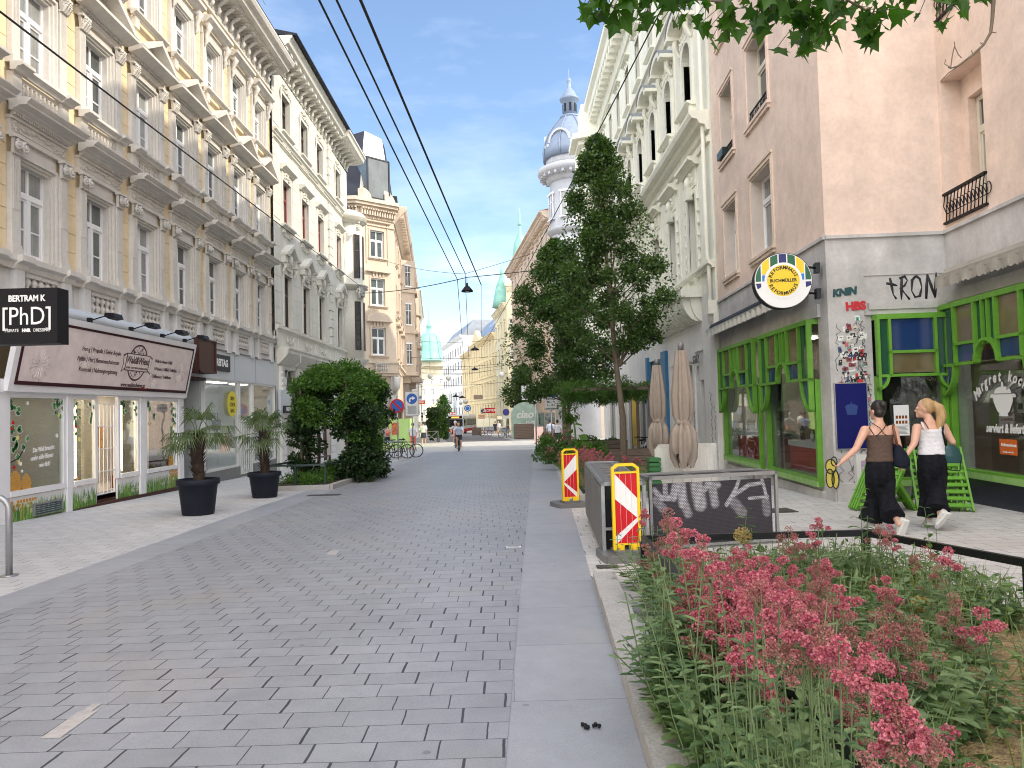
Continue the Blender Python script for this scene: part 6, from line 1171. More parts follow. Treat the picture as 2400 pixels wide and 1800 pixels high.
# poster on door and lettering on big window
x,z=x2(2112,985); m=M(); m.box(x-.13,x+.13,-.02,-.012,z-.27,z+.27,0)
for q in range(2):
    for p_ in range(4): m.box(x-.10+p_*.053,x-.062+p_*.053,-.023,-.02,z-.06+q*.09,z-.005+q*.09,1)
for q in range(7): m.box(x-.10,x+.10-.02*(q%3),-.022,-.02,z-.24+q*.022,z-.232+q*.022,2)
m.build('menu_poster',[K['signwhite'],K['amber'],K['greymetal']],pk,f2,r2)
def x3t(s,px,py,size,mat,rot=0,**k):
    x,z=x3(px,py); return text(s,size,K[mat],pk,M3(f3,r3,(x,-.012,z)),rot=(math.pi/2,rot,r3),**k)
x,z=x3(2352,930); WHT='signwhite'
chars='Margret kocht!'; n=len(chars)
for i,ch in enumerate(chars):
    t=math.radians(152-124*i/(n-1)); rx,rz_2=.80,.52; text(ch,.23,K[WHT],pk,M3(f3,r3,(x+rx*math.cos(t),-.012,z-.20+rz_2*math.sin(t))),rot=(math.pi/2,-(math.pi/2-t)*-.55*-1 if False else (t-math.pi/2)*-.55*-1*-1,r3),bold=.008,shear=.2,sx=.8) if ch!=' ' else None
m=M(); pot=[(-.26,.06),(-.24,-.06),(-.16,-.20),(-.10,-.24),(-.12,-.28),(.12,-.28),(.10,-.24),(.16,-.20),(.24,-.06),(.26,.06)]
m.prism([(x+a,z-.02+b) for a,b in pot],-.014,-.010,'y'); m.prism([(x+a,z+.055+b) for a,b in arc(0,0,.22,0,math.pi,10,.11)],-.014,-.010,'y'); m.prism([(x+a,z+.19+b) for a,b in arc(0,0,.028,0,2*math.pi,9,.05)[:-1]],-.014,-.010,'y'); m.tube([(x+.12,-.012,z+.12),(x+.27,-.012,z+.21),(x+.31,-.012,z+.22)],.018,5)
for s in(-1,1): m.prism([(x+s*(.24+a),z+.02+b) for a,b in((0,.03),(.07,.02),(.09,-.03),(.0,-.03))],-.014,-.010,'y')
m.build('window_emblem',K[WHT],pk,f3,r3)
text('serviert & liefert',.20,K[WHT],pk,M3(f3,r3,(x,-.012,z-.50)),rot=(math.pi/2,0,r3),bold=.006,shear=.2,sx=.72)
m=M(); m.box(x-.14,x+.30,-.016,-.010,z-.90,z-.66,0); m.build('orange_sticker',pm('orange_sticker',(.62,.13,.02),.5),pk,f3,r3); text('Lieferservice.at',.068,K[WHT],pk,M3(f3,r3,(x+.10,-.018,z-.75)),rot=(math.pi/2,0,r3),bold=.002,sx=.9); text('Bestelle online hier',.035,K[WHT],pk,M3(f3,r3,(x+.08,-.018,z-.86)),rot=(math.pi/2,0,r3))
text('Wildbach Imbiss',.13,K['shelf'],pk,M3(f2,r2,((dA+dB)/2+.1,-.006,1.95)),rot=(math.pi/2,.25,r2),shear=.2)
# round double-faced hanging sign
cyY=12.9; c=atY(1835,658,cyY); rad=.50
rs=thing('round_sign','round health-shop sign, yellow centre with blue, green and yellow bars, on black arms','sign',c,R(-8))
m=M(); m.lathe([(rad-.0,.22),(rad,0),(rad,-.02)],n=48,axis='y'); m.build('rim',K['black'],rs)
m=M(); m.lathe([(rad-.01,-.021),(.001,-.022)],n=48,axis='y'); m.build('face',K['signwhite'],rs)
def clip(poly,R_): return [(x if x*x+z*z<=R_*R_ else x*R_/math.hypot(x,z), z if x*x+z*z<=R_*R_ else z*R_/math.hypot(x,z)) for x,z in poly]
K['dg']=pm('sign_dark_green',(.005,.11,.045),.4); K['nb']=pm('sign_navy',(.012,.012,.14),.4); K['sy']=pm('sign_yellow',(.82,.58,.01),.4); K['lb']=pm('sign_light_blue',(.02,.20,.62),.4)
R1=rad-.02; bw=R1*2/6.35
def barpoly(x0,x1,z0):
    n=6; up=[(x0+(x1-x0)*i/n,math.sqrt(max(0,R1*R1-(x0+(x1-x0)*i/n)**2))) for i in range(n+1)]; ic=.316
    lo=[(x0+(x1-x0)*i/n,max(z0,math.sqrt(max(0,ic*ic-(x0+(x1-x0)*i/n)**2)))) for i in range(n,-1,-1)]; return up+lo
for k,(mt,z0) in enumerate((('dg',-.02),('sy',.125),('dg',0),('nb',0),('dg',0),('sy',.125),('dg',-.02))):
    xc=(k-3)*bw*.985; x0,x1=xc-bw/2+.012,xc+bw/2-.012
    if k in(0,6): x0,x1=(max(x0,-R1+.004),x1) if k==0 else (x0,min(x1,R1-.004))
    m=M(); m.prism(barpoly(x0,x1,z0),-.025,-.022,'y'); m.build('colour_bar',K[mt],rs)
    if k in(1,5): m=M(); m.prism([(x0,.11),(x1,.11),(x1,.0 if k==5 else -.0),(x0,-.0)],-.025,-.022,'y'); m.build('colour_bar',K['lb'],rs)
    if k in(0,6): m=M(); m.prism([(x0,-.035),(x1,-.035),(x1 if k==6 else x1,-.10),(x0+(.03 if k==0 else 0),-.14)],-.025,-.022,'y'); m.build('colour_bar',K['nb'],rs)
m=M(); m.lathe([(.325,-.0255),(.001,-.026)],n=40,axis='y'); m.build('white_ring',K['signwhite'],rs); m=M(); m.lathe([(.280,-.027),(.001,-.0275)],n=40,axis='y'); m.build('yellow_disc',K['sy'],rs)
text('BUCHMÜLLER',.080,K['ink'],rs,(0,-.030,0),bold=.002,sx=.92)
for s,a0,a1,inv in(('REFORMHAUS',158,22,0),('REFORMHAUS',202,338,1)):
    for i,ch in enumerate(s):
        t=R(a0+(a1-a0)*i/9); text(ch,.085,K['ink'],rs,(.232*math.cos(t),-.030,.232*math.sin(t)),rot=(math.pi/2,-(t-math.pi/2) if not inv else -(t+math.pi/2),0),bold=.002)
for dz in(.25,-.22):
    m=M(); m.tube([(math.sqrt(rad*rad-dz*dz)-.05,.1,dz),(rad+.19,.30,dz)],.022,6); m.box(rad+.13,rad+.21,.22,.38,dz-.09,dz+.09); m.build('bracket_arm',K['blackm'],rs)
# ================================================================ foliage helpers
def leaf_cards(n,sample,size,rnd,shape='leaf',droop=.5,mat=0,m=None):
    """n separate leaf-shaped faces (slightly folded); sample(rnd)->(point, outward)"""
    m=m or M()
    for _ in range(n):
        p,o=sample(rnd); s=size*rnd.uniform(.65,1.35)
        d=Vector((rnd.gauss(0,1),rnd.gauss(0,1),rnd.gauss(0,1)))*.55+o; d.z-=droop*rnd.random()
        if d.length<1e-3: continue
        d.normalize(); a=Vector((rnd.gauss(0,1),rnd.gauss(0,1),rnd.gauss(0,1)+.8)); w=d.cross(a)
        if w.length<1e-3: continue
        w.normalize(); nn=w.cross(d); f=.25
        if shape=='leaf': vs=[p,p+d*s*.45+w*s*.33-nn*s*f*.3,p+d*s,p+d*s*.45-w*s*.33-nn*s*f*.3]; fs=[(0,1,2),(0,2,3)]
        elif shape=='long': vs=[p,p+d*s*.4+w*s*.14,p+d*s-nn*s*.2,p+d*s*.4-w*s*.14]; fs=[(0,1,2),(0,2,3)]
        elif shape=='maple':
            q=[(0,0),(.12,.30),(.02,.62),(.35,.38),(.50,.55),(.55,.25),(1.05,.0),(.55,-.25),(.50,-.55),(.35,-.38),(.02,-.62),(.12,-.30)]
            vs=[p+d*s*u+w*s*v-nn*s*.18*abs(v) for u,v in q]; fs=[(0,1,2,3),(0,3,4,5),(0,5,6,7),(0,7,8,9),(0,9,10,11)]
        m.add(vs,fs,mat)
    return m
def clump_sampler(cl,fill=.55):
    tot=sum(c[1]**2 for c in cl); cum=[]; a=0
    for c in cl: a+=c[1]**2/tot; cum.append(a)
    def f(r):
        u=r.random(); i=0
        while cum[i]<u and i<len(cl)-1: i+=1
        c,R_=cl[i][0],cl[i][1]; v=Vector((r.gauss(0,1),r.gauss(0,1),r.gauss(0,1))).normalized(); q=R_*(fill+(1-fill)*r.random()**.6)*r.uniform(.8,1.08)
        return c+Vector((v.x*q,v.y*q,v.z*q*.8)),v*.8
    return f
def street_tree(name,label,x,y,z0,ztop,rw,zc,nl,seed,lean=(0,0),group='young street trees in the planting beds',leaf='leafT',size=.13,trunk=.085):
    r=random.Random(seed); t=thing(name,label,'tree',(x,y,z0),0,group); H_=ztop-z0; c0=zc-z0
    tr=M(); tr.tube([(0,0,-.05),(.02,0,c0*.5),(.0+lean[0]*.3,0.02,c0),(lean[0]*.7,0,c0+(H_-c0)*.5),(lean[0],lean[1],H_*.97)],[trunk*1.15,trunk,trunk*.85,trunk*.5,.012],9)
    cl=[]
    for i in range(110):
        f=r.random()**.85; z=c0+.15+(H_-c0-.2)*f; prof=(min(1,f/.22)**.5)*(1-f)**.62*1.14 if f>.06 else .55
        a=r.uniform(0,6.28); q=rw*prof*math.sqrt(r.random())*1.0; c=Vector((lean[0]*f+q*math.cos(a),q*math.sin(a),z)); R_=rw*r.uniform(.12,.24)*(1-.35*f); cl.append((c,R_))
        b=Vector((lean[0]*f*.7,0,max(c0*.92,z-.5-.8*r.random())))
        if i%2==0: tr.tube([b,b.lerp(c,.55)+Vector((0,0,.06)),c],[trunk*.32*(1-.6*f),trunk*.2*(1-.5*f),.006],5)
    cl.append((Vector((lean[0],lean[1],H_-.25)),.24)); cl.append((Vector((lean[0]*.9,lean[1],H_-.6)),.34))
    tr.build('trunk',K['bark'],t,fix=False)
    cs=clump_sampler(cl,.12)
    def env(rr):
        if rr.random()<.80: return cs(rr)
        f=rr.random()**.8; prof=((min(1,f/.22)**.5)*(1-f)**.62*1.14 if f>.06 else .55); a=rr.uniform(0,6.28); q=rw*prof*math.sqrt(rr.random())*1.12
        p=Vector((lean[0]*f+q*math.cos(a),q*math.sin(a),c0+.1+(H_-c0)*f)); return p,Vector((math.cos(a)*.5,math.sin(a)*.5,.1))
    leaf_cards(nl,env,size,r).build('crown',K[leaf],t,fix=False); return t
c=atY(1462,1100,20.0)
street_tree('street_tree','tall slender dark green street tree in front of the ivory house',c.x,20.0,gz(20),9.05,1.72,2.9,38000,1,(-.45,0),size=.085)
street_tree('street_tree','broader street tree just behind the tall slender one, left of its trunk',2.45,31,gz(31),8.7,2.6,2.0,44000,2,(-.25,0),size=.115,trunk=.11)
street_tree('street_tree','bushy low street tree far off beside the wooden planter box on the right',1.7,74,gz(74),6.0,2.6,1.8,5000,5,size=.26)
street_tree('street_tree','pale small street tree at the far end in front of the dome house',-15.5,175,gz(175),5.5,2.0,1.0,1200,6,leaf='leafV',size=.5)
# ---------------------------------------------------------------- green arbour and its bed on the left
bk=M(); bpts=[(-6.3,18.3),(-4.55,18.45),(-4.45,25.4),(-5.6,25.4),(-6.3,25.0)]
for (a,b),(c_,d_) in zip(bpts,bpts[1:]+bpts[:1]): bk.bar((a,b,gz(b)+.05),(c_,d_,gz(d_)+.05),.16,.14)
eb_=thing('planting_bed','kerbed planting bed under the big leafy arbour on the left pavement','planting bed',(0,0,0)); bk.build('kerb',K['granite'],eb_)
m=M(); m.add([(x,y,gz(y)+.08) for x,y in bpts],[tuple(range(5))]); m.build('soil',K['earth'],eb_,fix=False)
r=random.Random(9)
ar=thing('climbing_arbour','big dome of climbing plants on an arbour frame beside the grey bag shop','climbing plant',(-4.95,21.6,gz(21.6)))
fr_=M()
for x,y in((-1.0,-.7),(-.95,1.0),(.35,-.9),(.4,1.1)): fr_.tube([(x,y,0),(x,y,2.9)],.035,6)
for i in range(14): x=r.choice((-1.0,-.9,.3,.4,.5)); y=r.uniform(-.9,1.0); fr_.tube([(x,y,0),(x+r.uniform(-.2,.2),y+r.uniform(-.2,.2),1.2),(x+r.uniform(-.25,.25),y+r.uniform(-.2,.2),2.6)],.022,5)
fr_.build('stems',K['bark'],ar,fix=False)
cl=[]
for i in range(70):
    a=r.uniform(0,6.28); q=math.sqrt(r.random()); x=1.15*q*math.cos(a); y=1.5*q*math.sin(a); cl.append((Vector((x-.1,y,3.25-.55*q*q+r.uniform(-.15,.15))),r.uniform(.24,.42)))
for i in range(60):
    a=r.uniform(0,6.28); x=1.12*math.cos(a); y=1.5*math.sin(a); lo=1.7 if x<.0 else .9; cl.append((Vector((x-.05,y,r.uniform(lo,2.9))),r.uniform(.2,.34)))
leaf_cards(30000,clump_sampler(cl,.35),.075,r).build('crown',K['leafV'],ar,fix=False)
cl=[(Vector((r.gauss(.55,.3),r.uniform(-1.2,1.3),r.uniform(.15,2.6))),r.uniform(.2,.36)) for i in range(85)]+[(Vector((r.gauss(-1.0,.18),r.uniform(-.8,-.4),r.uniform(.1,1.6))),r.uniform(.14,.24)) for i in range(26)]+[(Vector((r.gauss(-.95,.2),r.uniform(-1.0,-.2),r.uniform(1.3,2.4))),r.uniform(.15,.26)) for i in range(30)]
leaf_cards(24000,clump_sampler(cl,.3),.10,r).build('dark_growth',K['leafD'],ar,fix=False)  # darker leaf colour for the lower and inner growth
gc=[(Vector((r.uniform(-6.1,-4.75),r.uniform(18.8,25.0),-.22)),r.uniform(.15,.3)) for i in range(90)]
gcm=leaf_cards(6000,clump_sampler(gc,.2),.10,r,'long',-.5); tag(gcm.build('bed_undergrowth',K['leafV'],None,fix=False),kind='stuff')
def rail(label,pts,h,mat,post=.05,rod=.04,cat='railing',group=None,every=None):
    t=thing('low_rail',label,cat,(0,0,0),0,group); m=M()
    for a,b in zip(pts,pts[1:]): m.bar((a[0],a[1],gz(a[1])+h),(b[0],b[1],gz(b[1])+h),rod,rod*1.25)
    m.build('top_rail',mat,t)
    for p in pts: m=M(); m.box(p[0]-post/2,p[0]+post/2,p[1]-post/2,p[1]+post/2,gz(p[1])-.05,gz(p[1])+h-rod*.6); m.build('post',mat,t)
    return t
rail('low dark green rail around the bed of the leafy arbour',[(-6.15,25.0),(-6.2,18.6),(-5.45,18.6),(-4.72,18.7),(-4.66,20.8),(-4.6,23.0),(-4.58,25.2)],.62,K['darkgreen'])
pl=thing('dark_pole','slim dark steel pole standing at the kerb beside the leafy arbour','pole',(-4.6,26.3,gz(26.3))); m=M(); m.tube([(0,0,-.1),(0,0,2.15)],.055,10); m.lathe([(.075,0),(.075,.12),(.055,.14)],n=10); m.build('shaft',K['greymetal'],pl); m=M(); m.lathe([(.06,2.15),(.06,2.2),(.001,2.22)],n=10); m.build('cap',K['blackm'],pl)
# ---------------------------------------------------------------- potted palms
def palm(label,x,y,hp,rt,ht,seed,rf):
    r=random.Random(seed); t=thing('potted_palm',label,'potted palm',(x,y,gz(y)),0,'palms in dark tubs outside the shops'); p=M()
    p.lathe([(rt*.74,0),(rt*.78,.02),(rt*.95,hp*.82),(rt*1.0,hp*.83),(rt*1.06,hp*.84),(rt*1.06,hp*.98),(rt*1.03,hp),(rt*.95,hp),(rt*.93,hp*.9)],n=36); p.build('tub',K['navy'],t)
    s=M(); s.lathe([(rt*.94,hp*.9),(.001,hp*.92)],n=24); s.build('soil',K['earth'],t)
    tk=M(); n=9; tk.tube([(.02*math.sin(i),.0,hp*.88+(ht-hp*.88)*i/n) for i in range(n+1)],[.085+.012*(i%2)+.03*(i/n) for i in range(n+1)],10)
    for q in range(260):
        a=r.uniform(0,6.28); z=hp+.02+(ht-hp)*r.random(); R_=.09+.03*(z-hp); b=Vector((R_*math.cos(a),R_*math.sin(a),z)); o=Vector((math.cos(a),math.sin(a),.9)); w=Vector((-math.sin(a),math.cos(a),0))*.02; tk.add([b-w,b+w,b+o*r.uniform(.05,.12)],[(0,1,2)])
    tk.build('trunk',pm('fibrous_palm_trunk',(.06,.04,.03),.95,noise=((30,.5),)),t,fix=False)
    for q in range(19):
        a=q*2.399+r.uniform(-.2,.2); el=r.uniform(-.35,1.25); L_=rf*r.uniform(.42,.60); d=Vector((math.cos(a)*math.cos(el),math.sin(a)*math.cos(el),math.sin(el))); b=Vector((0,0,ht-.04+r.uniform(-.08,.05)))
        f=M(); e=b+d*L_+Vector((0,0,-.05)); f.tube([b,b+d*L_*.5+Vector((0,0,.02)),e],[.010,.008,.007],4,1)
        d2=(d+Vector((0,0,-.28))).normalized(); w=d2.cross(Vector((0,0,1))).normalized(); u=w.cross(d2)
        for k in range(22):
            an=(k-10.5)/10.5*1.9; dir_=(d2*math.cos(an)+w*math.sin(an)).normalized(); ll=rf*r.uniform(.42,.56)*(1-.18*abs(an)); ww=dir_.cross(u).normalized()*.013
            mid=e+dir_*ll*.55+u*.015; tip=e+dir_*ll+Vector((0,0,-.10-.14*r.random()))
            f.add([e,mid+ww,tip,mid-ww],[(0,1,2,3)],0)
        f.build('frond',[K['leafP'],K['stem']],t,fix=False)
    return t
palm('nearer potted palm, standing before the white honey shop window',-5.80,13.6,.66,.36,1.52,3,.80)
palm('farther potted palm, blurred fronds before the grey bag shop',-5.62,16.75,.58,.35,1.50,4,.86)
# ---------------------------------------------------------------- bike stands, bicycles, post signs on the left
def hoop(label,x,y,w,h,rz=0,r_=.024,mat='steel',name='bike_stand',group='bicycle stands'):
    t=M(); R_=.14; pts=[(-w/2,0,-.05),(-w/2,0,h-R_)]+[(-w/2+R_-R_*math.cos(a),0,h-R_+R_*math.sin(a)) for a in(.4,.8,1.2,math.pi/2)]+[(w/2-R_+R_*math.sin(a),0,h-R_+R_*math.cos(a)) for a in(0,.4,.8,1.2,math.pi/2)]+[(w/2,0,-.05)]
    t.tube(pts,r_,10); t.lathe([(.09,0),(.09,.008),(.001,.009)],(-w/2,0,0),12); t.lathe([(.09,0),(.09,.008),(.001,.009)],(w/2,0,0),12); o=t.build(name,K[mat],None,(x,y,gz(y)),rz); return tag(o,label,'bike stand',group)
hoop('shiny steel bicycle hoop cut off by the left edge near the honey shop',-5.62+ -.35,8.0,.95,.86,R(4),.034)
c=gz(36.0)
for k,(x,y) in enumerate(((-6.2,36.6),(-5.75,35.9),(-5.35,35.2))): hoop('grey bicycle hoop on the far left pavement, '+('farthest from the road','middle one behind a black bicycle','nearest the road')[k],x,y,1.5,.85,R(62))
def bicycle(label,x,y,rz,frame,group='parked bicycles',lean=0,wr=.34):
    t=thing('bicycle',label,'bicycle',(x,y,gz(y)),0,group,rot=(lean,0,rz)); wb=.52
    for s in(-1,1):
        w=M(); w.tube([(s*wb+wr*math.cos(a),0,wr+wr*math.sin(a)) for a in [i*2*math.pi/28 for i in range(29)]],.022,6,0); w.build('wheel',K['black'],t)
        q=M(); q.tube([(s*wb+(wr-.035)*math.cos(a),0,wr+(wr-.035)*math.sin(a)) for a in [i*2*math.pi/24 for i in range(25)]],.008,4)
        for k in range(12): a=k*math.pi/6; q.tube([(s*wb,0,wr),(s*wb+(wr-.035)*math.cos(a),0,wr+(wr-.035)*math.sin(a))],.002,3)
        q.build('spokes',K['steel'],t)
    f=M(); bbk=(-.06,0,.30); sd=(-.20,0,.78); hd=(.36,0,.80); hb=(.39,0,.66)
    for a,b in((bbk,sd),(sd,hd),(bbk,hb),(bbk,(-wb,0,wr)),((-.185,0,.72),(-wb,0,wr)),(hd,(wb,0,wr))): f.tube([a,b],.017,6)
    f.build('frame',frame,t); h=M(); h.tube([hd,(.34,0,.96)],.014,6); h.tube([(.30,-.28,1.0),(.36,-.1,.97),(.36,.1,.97),(.30,.28,1.0)],.013,6); h.build('handlebar',K['black'],t)
    s=M(); s.tube([sd,(-.23,0,.90)],.013,6); s.prism([(-.36,.07),(-.36,-.07),(-.05,-.02),(-.05,.02)],.90,.95,'z'); s.build('saddle',K['black'],t)
    p=M(); p.tube([(-.06,-.08,.30),(-.0,-.08,.16)],.010,5); p.box(-.05,.05,-.16,-.06,.14,.17); p.tube([(-.06,.08,.30),(-.12,.08,.44)],.010,5); p.box(-.17,-.07,.06,.16,.43,.46); p.lathe([(.09,-.04),(.09,-.03)],bbk,14,axis='y'); p.build('pedals',K['black'],t); return t
bicycle('black bicycle locked to the hoops on the far left pavement',-5.55,36.1,R(8),K['black'])
bicycle('dark red bicycle leaning behind the near hoops',-5.2,36.9,R(18),K['maroon'],lean=.08)
bicycle('silver bicycle parked beyond the crossing by the wooden box',-.2,72,R(20),K['steel'])
bicycle('pinkish-red bicycle parked in front of the red shop signs',-2.6,84,R(35),K['red'])
K['arrowblue']=K['signblue']
ps=thing('no_stopping_sign','round blue no-stopping sign with red rim and cross bar on a grey pole','road sign',(-5.3,34.9,gz(34.9))); m=M(); m.tube([(0,0,-.1),(0,0,3.05)],.035,8); m.build('pole',K['steel'],ps)
zc=atY(933.5,951,34.9).z-gz(34.9); m=M(); m.lathe([(.33,-.045),(.33,-.06),(.001,-.06)],(0,0,zc),28,0,axis='y'); m.lathe([(.265,-.064),(.001,-.064)],(0,0,zc),28,1,axis='y'); m.obox((0,-.066,zc),(.19,0,-.19),(0,.002,0),(.03,0,.03),0); m.build('sign_disc',[K['red'],K['signblue']],ps)
ty=40.0; c=atY(965.8,946,ty); ps=thing('turn_sign','grey panel sign with a blue turn-right arrow disc and small print','road sign',(c.x,ty,gz(ty))); m=M(); m.tube([(0,0,-.1),(0,0,3.3)],.04,8); m.build('pole',K['steel'],ps)
zc=c.z-gz(ty); w=.35; m=M(); m.box(-w,w,-.07,-.045,zc-.66,zc+.64); m.build('panel',K['offwhite'],ps); m=M(); m.box(-w-.02,w+.02,-.045,-.03,zc-.68,zc+.66); m.build('frame',K['steel'],ps)
m=M(); m.lathe([(.29,-.076),(.001,-.076)],(0,0,zc+.27),28,0,axis='y'); A=[(-.14,.08),(-.14,.24),(-.06,.34),(.06,.34),(.06,.26),(-.04,.26),(-.06,.22),(-.06,.08)]; m.prism([(x-.02,z+zc+.0) for x,z in A],-.082,-.078,'y',1); m.prism([(.02,zc+.19),(.20,zc+.30),(.02,zc+.41)],-.082,-.078,'y',1); m.build('arrow_disc',[K['signblue'],K['signwhite']],ps)
m=M()
for q in range(8): m.box(-.26+.02*(q%3),.26-.04*(q%2),-.076,-.072,zc-.16-q*.055,zc-.145-q*.055)
m.build('small_print',K['anthra'],ps)
# ---------------------------------------------------------------- overhead wires and lamps
def cable(label,a,b,r_=.014,sag=.0,n=12,name='overhead_cable',group='overhead cables'):
    a,b=Vector(a),Vector(b); m=M(); m.tube([a.lerp(b,i/n)+Vector((0,0,-sag*4*(i/n)*(1-i/n))) for i in range(n+1)],r_,5); return tag(m.build(name,K['cable'],None,fix=False),label,'cable',group)
SY=31.0; nS=[atY(1072,655,SY),atY(1090,640,SY),atY(1128,668,SY)]
for k,(p,l) in enumerate((((748,0),'left of the three trolley wires running down the street'),((789,0),'middle of the three trolley wires running down the street'),((845,0),'right and thickest of the three trolley wires'))):
    d=ray(*p); o=Vector((0,0,CAM_H)); q=nS[k]; t=(q.z-o.z)/d.z; near=o+d*t; cable(l,near+(near-q)*.25,q,(.017,.018,.022)[k])
for k,(p,l) in enumerate((((1098,940),'slack left return wire sagging away down the street'),((1104,935),'slack right return wire sagging away down the street'))): cable(l,nS[k],Vector((-5.6+k*.5,100,5.2)),.016,.6)
cable('dark span cable carrying the street lamp between the facades',(-8.0,40.6,8.3),atY(1095,650,SY),.02,.15); cable('right half of the span cable carrying the street lamp',atY(1095,650,SY),(6.0,33,8.5),.018,.1)
cable('thin high cross wire in front of the beige turret house',(-8.2,46,11.5),atY(1088,642,SY),.010,.2); cable('thin high cross wire rising to the right facade',atY(1088,642,SY),(5.9,40,11.6),.010,.1)
cable('vertical drop wire right of the street lamp',atY(1128,668,SY),atY(1128,790,SY),.008)
cable('black guy cable slanting down across the yellow house',Vector((-8.05,40.6,8.65)),atY(-20,12,8.0),.014)
cable('black guy cable slanting across the ivory house',atY(1572,-20,12.0),Vector((-2.0,60,6.8)),.014,.2)
for k,(y,z,xa,xb) in enumerate(((62,5.9,-9.5,3),(75,6.0,-10.5,2),(90,6.6,-11.5,1),(70,3.9,-10,2.4),(105,6.9,-13,-.5),(120,7.5,-14,-2.5),(86,9.6,-11,1.4))):
    cable('thin cross wire over the distant street, '+('first beyond the crossing','second beyond the crossing','third, over the yellow houses','lowest, with lamps on it','fourth, before the plain white house','fifth, farthest of them','highest of them')[k],(xa,y,z+.5),(xb,y,z+.7),.011+.0001*y,.45)
def dish_lamp(label,c,r_=.26,group='hanging street lamps'):
    t=thing('hanging_lamp',label,'street lamp',c,0,group); m=M(); m.lathe([(.03,.30),(.05,.22),(.10,.20),(r_*.6,.13),(r_*.92,.03),(r_,-.03),(r_*.95,-.03),(r_*.5,.08),(.001,.10)],n=22); m.build('shade',K['black'],t); m=M(); m.tube([(0,0,.28),(0,0,.55)],.015,5); m.box(-.05,.05,-.05,.05,.24,.34); m.build('hanger',K['blackm'],t); m=M(); m.ball((0,0,.0),.08,8,6); m.build('bulb',K['offwhite'],t)
dish_lamp('large black dish street lamp hanging in mid street',atY(1095,682,SY))
for p,y,l in(((1113,820),64,'black dish lamp hanging before the yellow houses, upper'),((1113,867),78,'small black dish lamp hanging below the others over the street'),((1068,930),86,'tiny black dish lamp hanging before the plain white house'),((1083,932),86.5,'tiny black dish lamp right of the tiniest pair')): dish_lamp(l,atY(*p,y),.42)
for k,(px,py,d_,y) in enumerate(((1176,878,14,62),(1051,886,12,64),(1008,882,12,66),(1091,941,11,72),(1027,938,9,80),(1056,943,8,84),(1080,945,8,88))):
    r_=d_*.5*y/1700; t=thing('globe_lantern','white paper globe lantern hung over the street, '+('largest, far right','second from the left of the high ones','leftmost of the high ones','low one before the white house','low one before the dome house','tiny low one in the gap','tiny low one by the blue sign')[k],'lantern',atY(px,py,y),0,'white globe lanterns'); m=M(); m.ball((0,0,0),r_,16,12); m.build('globe',K['offwhite'],t); m=M(); m.tube([(0,0,r_),(0,0,r_+1.1)],.012,4); m.build('cord',K['cable'],t)
# ---------------------------------------------------------------- foreground maple twigs hanging in from the top right
mp_=thing('maple_branch','backlit maple branch with jagged leaves hanging into the top of the view','branch',(0,0,0)); r=random.Random(15); Ym=3.6
br=M(); lf=M()
def twig(pts,n,size,Y,sp):
    P=[atY(px,py,Y+dy) for px,py,dy in pts]; br.tube(P,[.009]+[.006]*(len(P)-2)+[.003],5)
    for k in range(int(n*2.1)):
        u=r.random()*(len(P)-1); i=min(int(u),len(P)-2); p=P[i].lerp(P[i+1],u-i); q=p+Vector((r.gauss(0,sp),r.gauss(0,.10),r.gauss(-.02,sp*.7))); br.tube([p,q],.0022,3)
        leaf_cards(1,lambda rr:(q,Vector((r.gauss(0,.5),r.gauss(0,.4),-1.1))),size,r,'maple',.3,0,lf)
twig([(1345,-60,0),(1420,5,.1),(1440,20,.1)],9,.085,Ym,.035); twig([(1480,-60,0),(1560,-5,.05),(1600,20,.1)],10,.08,Ym,.04); twig([(1400,-50,0),(1500,-15,0),(1700,5,.1),(1720,30,.1)],22,.09,Ym,.045)
twig([(1700,-70,0),(1850,-10,.1),(1900,50,.15),(1920,85,.15)],26,.095,Ym,.06); twig([(1800,-70,0),(1950,-20,0),(2030,25,.1),(2060,45,.1)],20,.095,Ym,.05); twig([(1950,-70,.1),(2080,-30,.1),(2200,-10,.1),(2240,10,.1)],18,.08,Ym,.04)
twig([(1850,-40,0),(1800,10,.1),(1780,40,.1)],12,.09,Ym,.05)
twig([(2260,-60,.1),(2290,-20,.1)],5,.08,Ym,.03)
lf.build('leaves',K['leafM'],mp_,fix=False)
bt=[(2330,-30),(2326,40),(2322,75),(2305,105),(2280,128),(2245,155),(2228,160),(2222,157)]; br.tube([atY(x,y,Ym) for x,y in bt],[.012,.009,.008,.007,.006,.005,.004,.003],5)
for pts in([(2322,75),(2334,77)],[(2305,105),(2298,100)],[(2280,128),(2277,118)],[(2245,155),(2222,172),(2205,190)],[(2228,160),(2232,130),(2238,105),(2236,98)],[(2238,110),(2246,128),(2254,136)],[(2228,158),(2214,150),(2216,140)]): br.tube([atY(x,y,Ym) for x,y in pts],.0028,4)
br.build('twigs',K['bark'],mp_,fix=False)
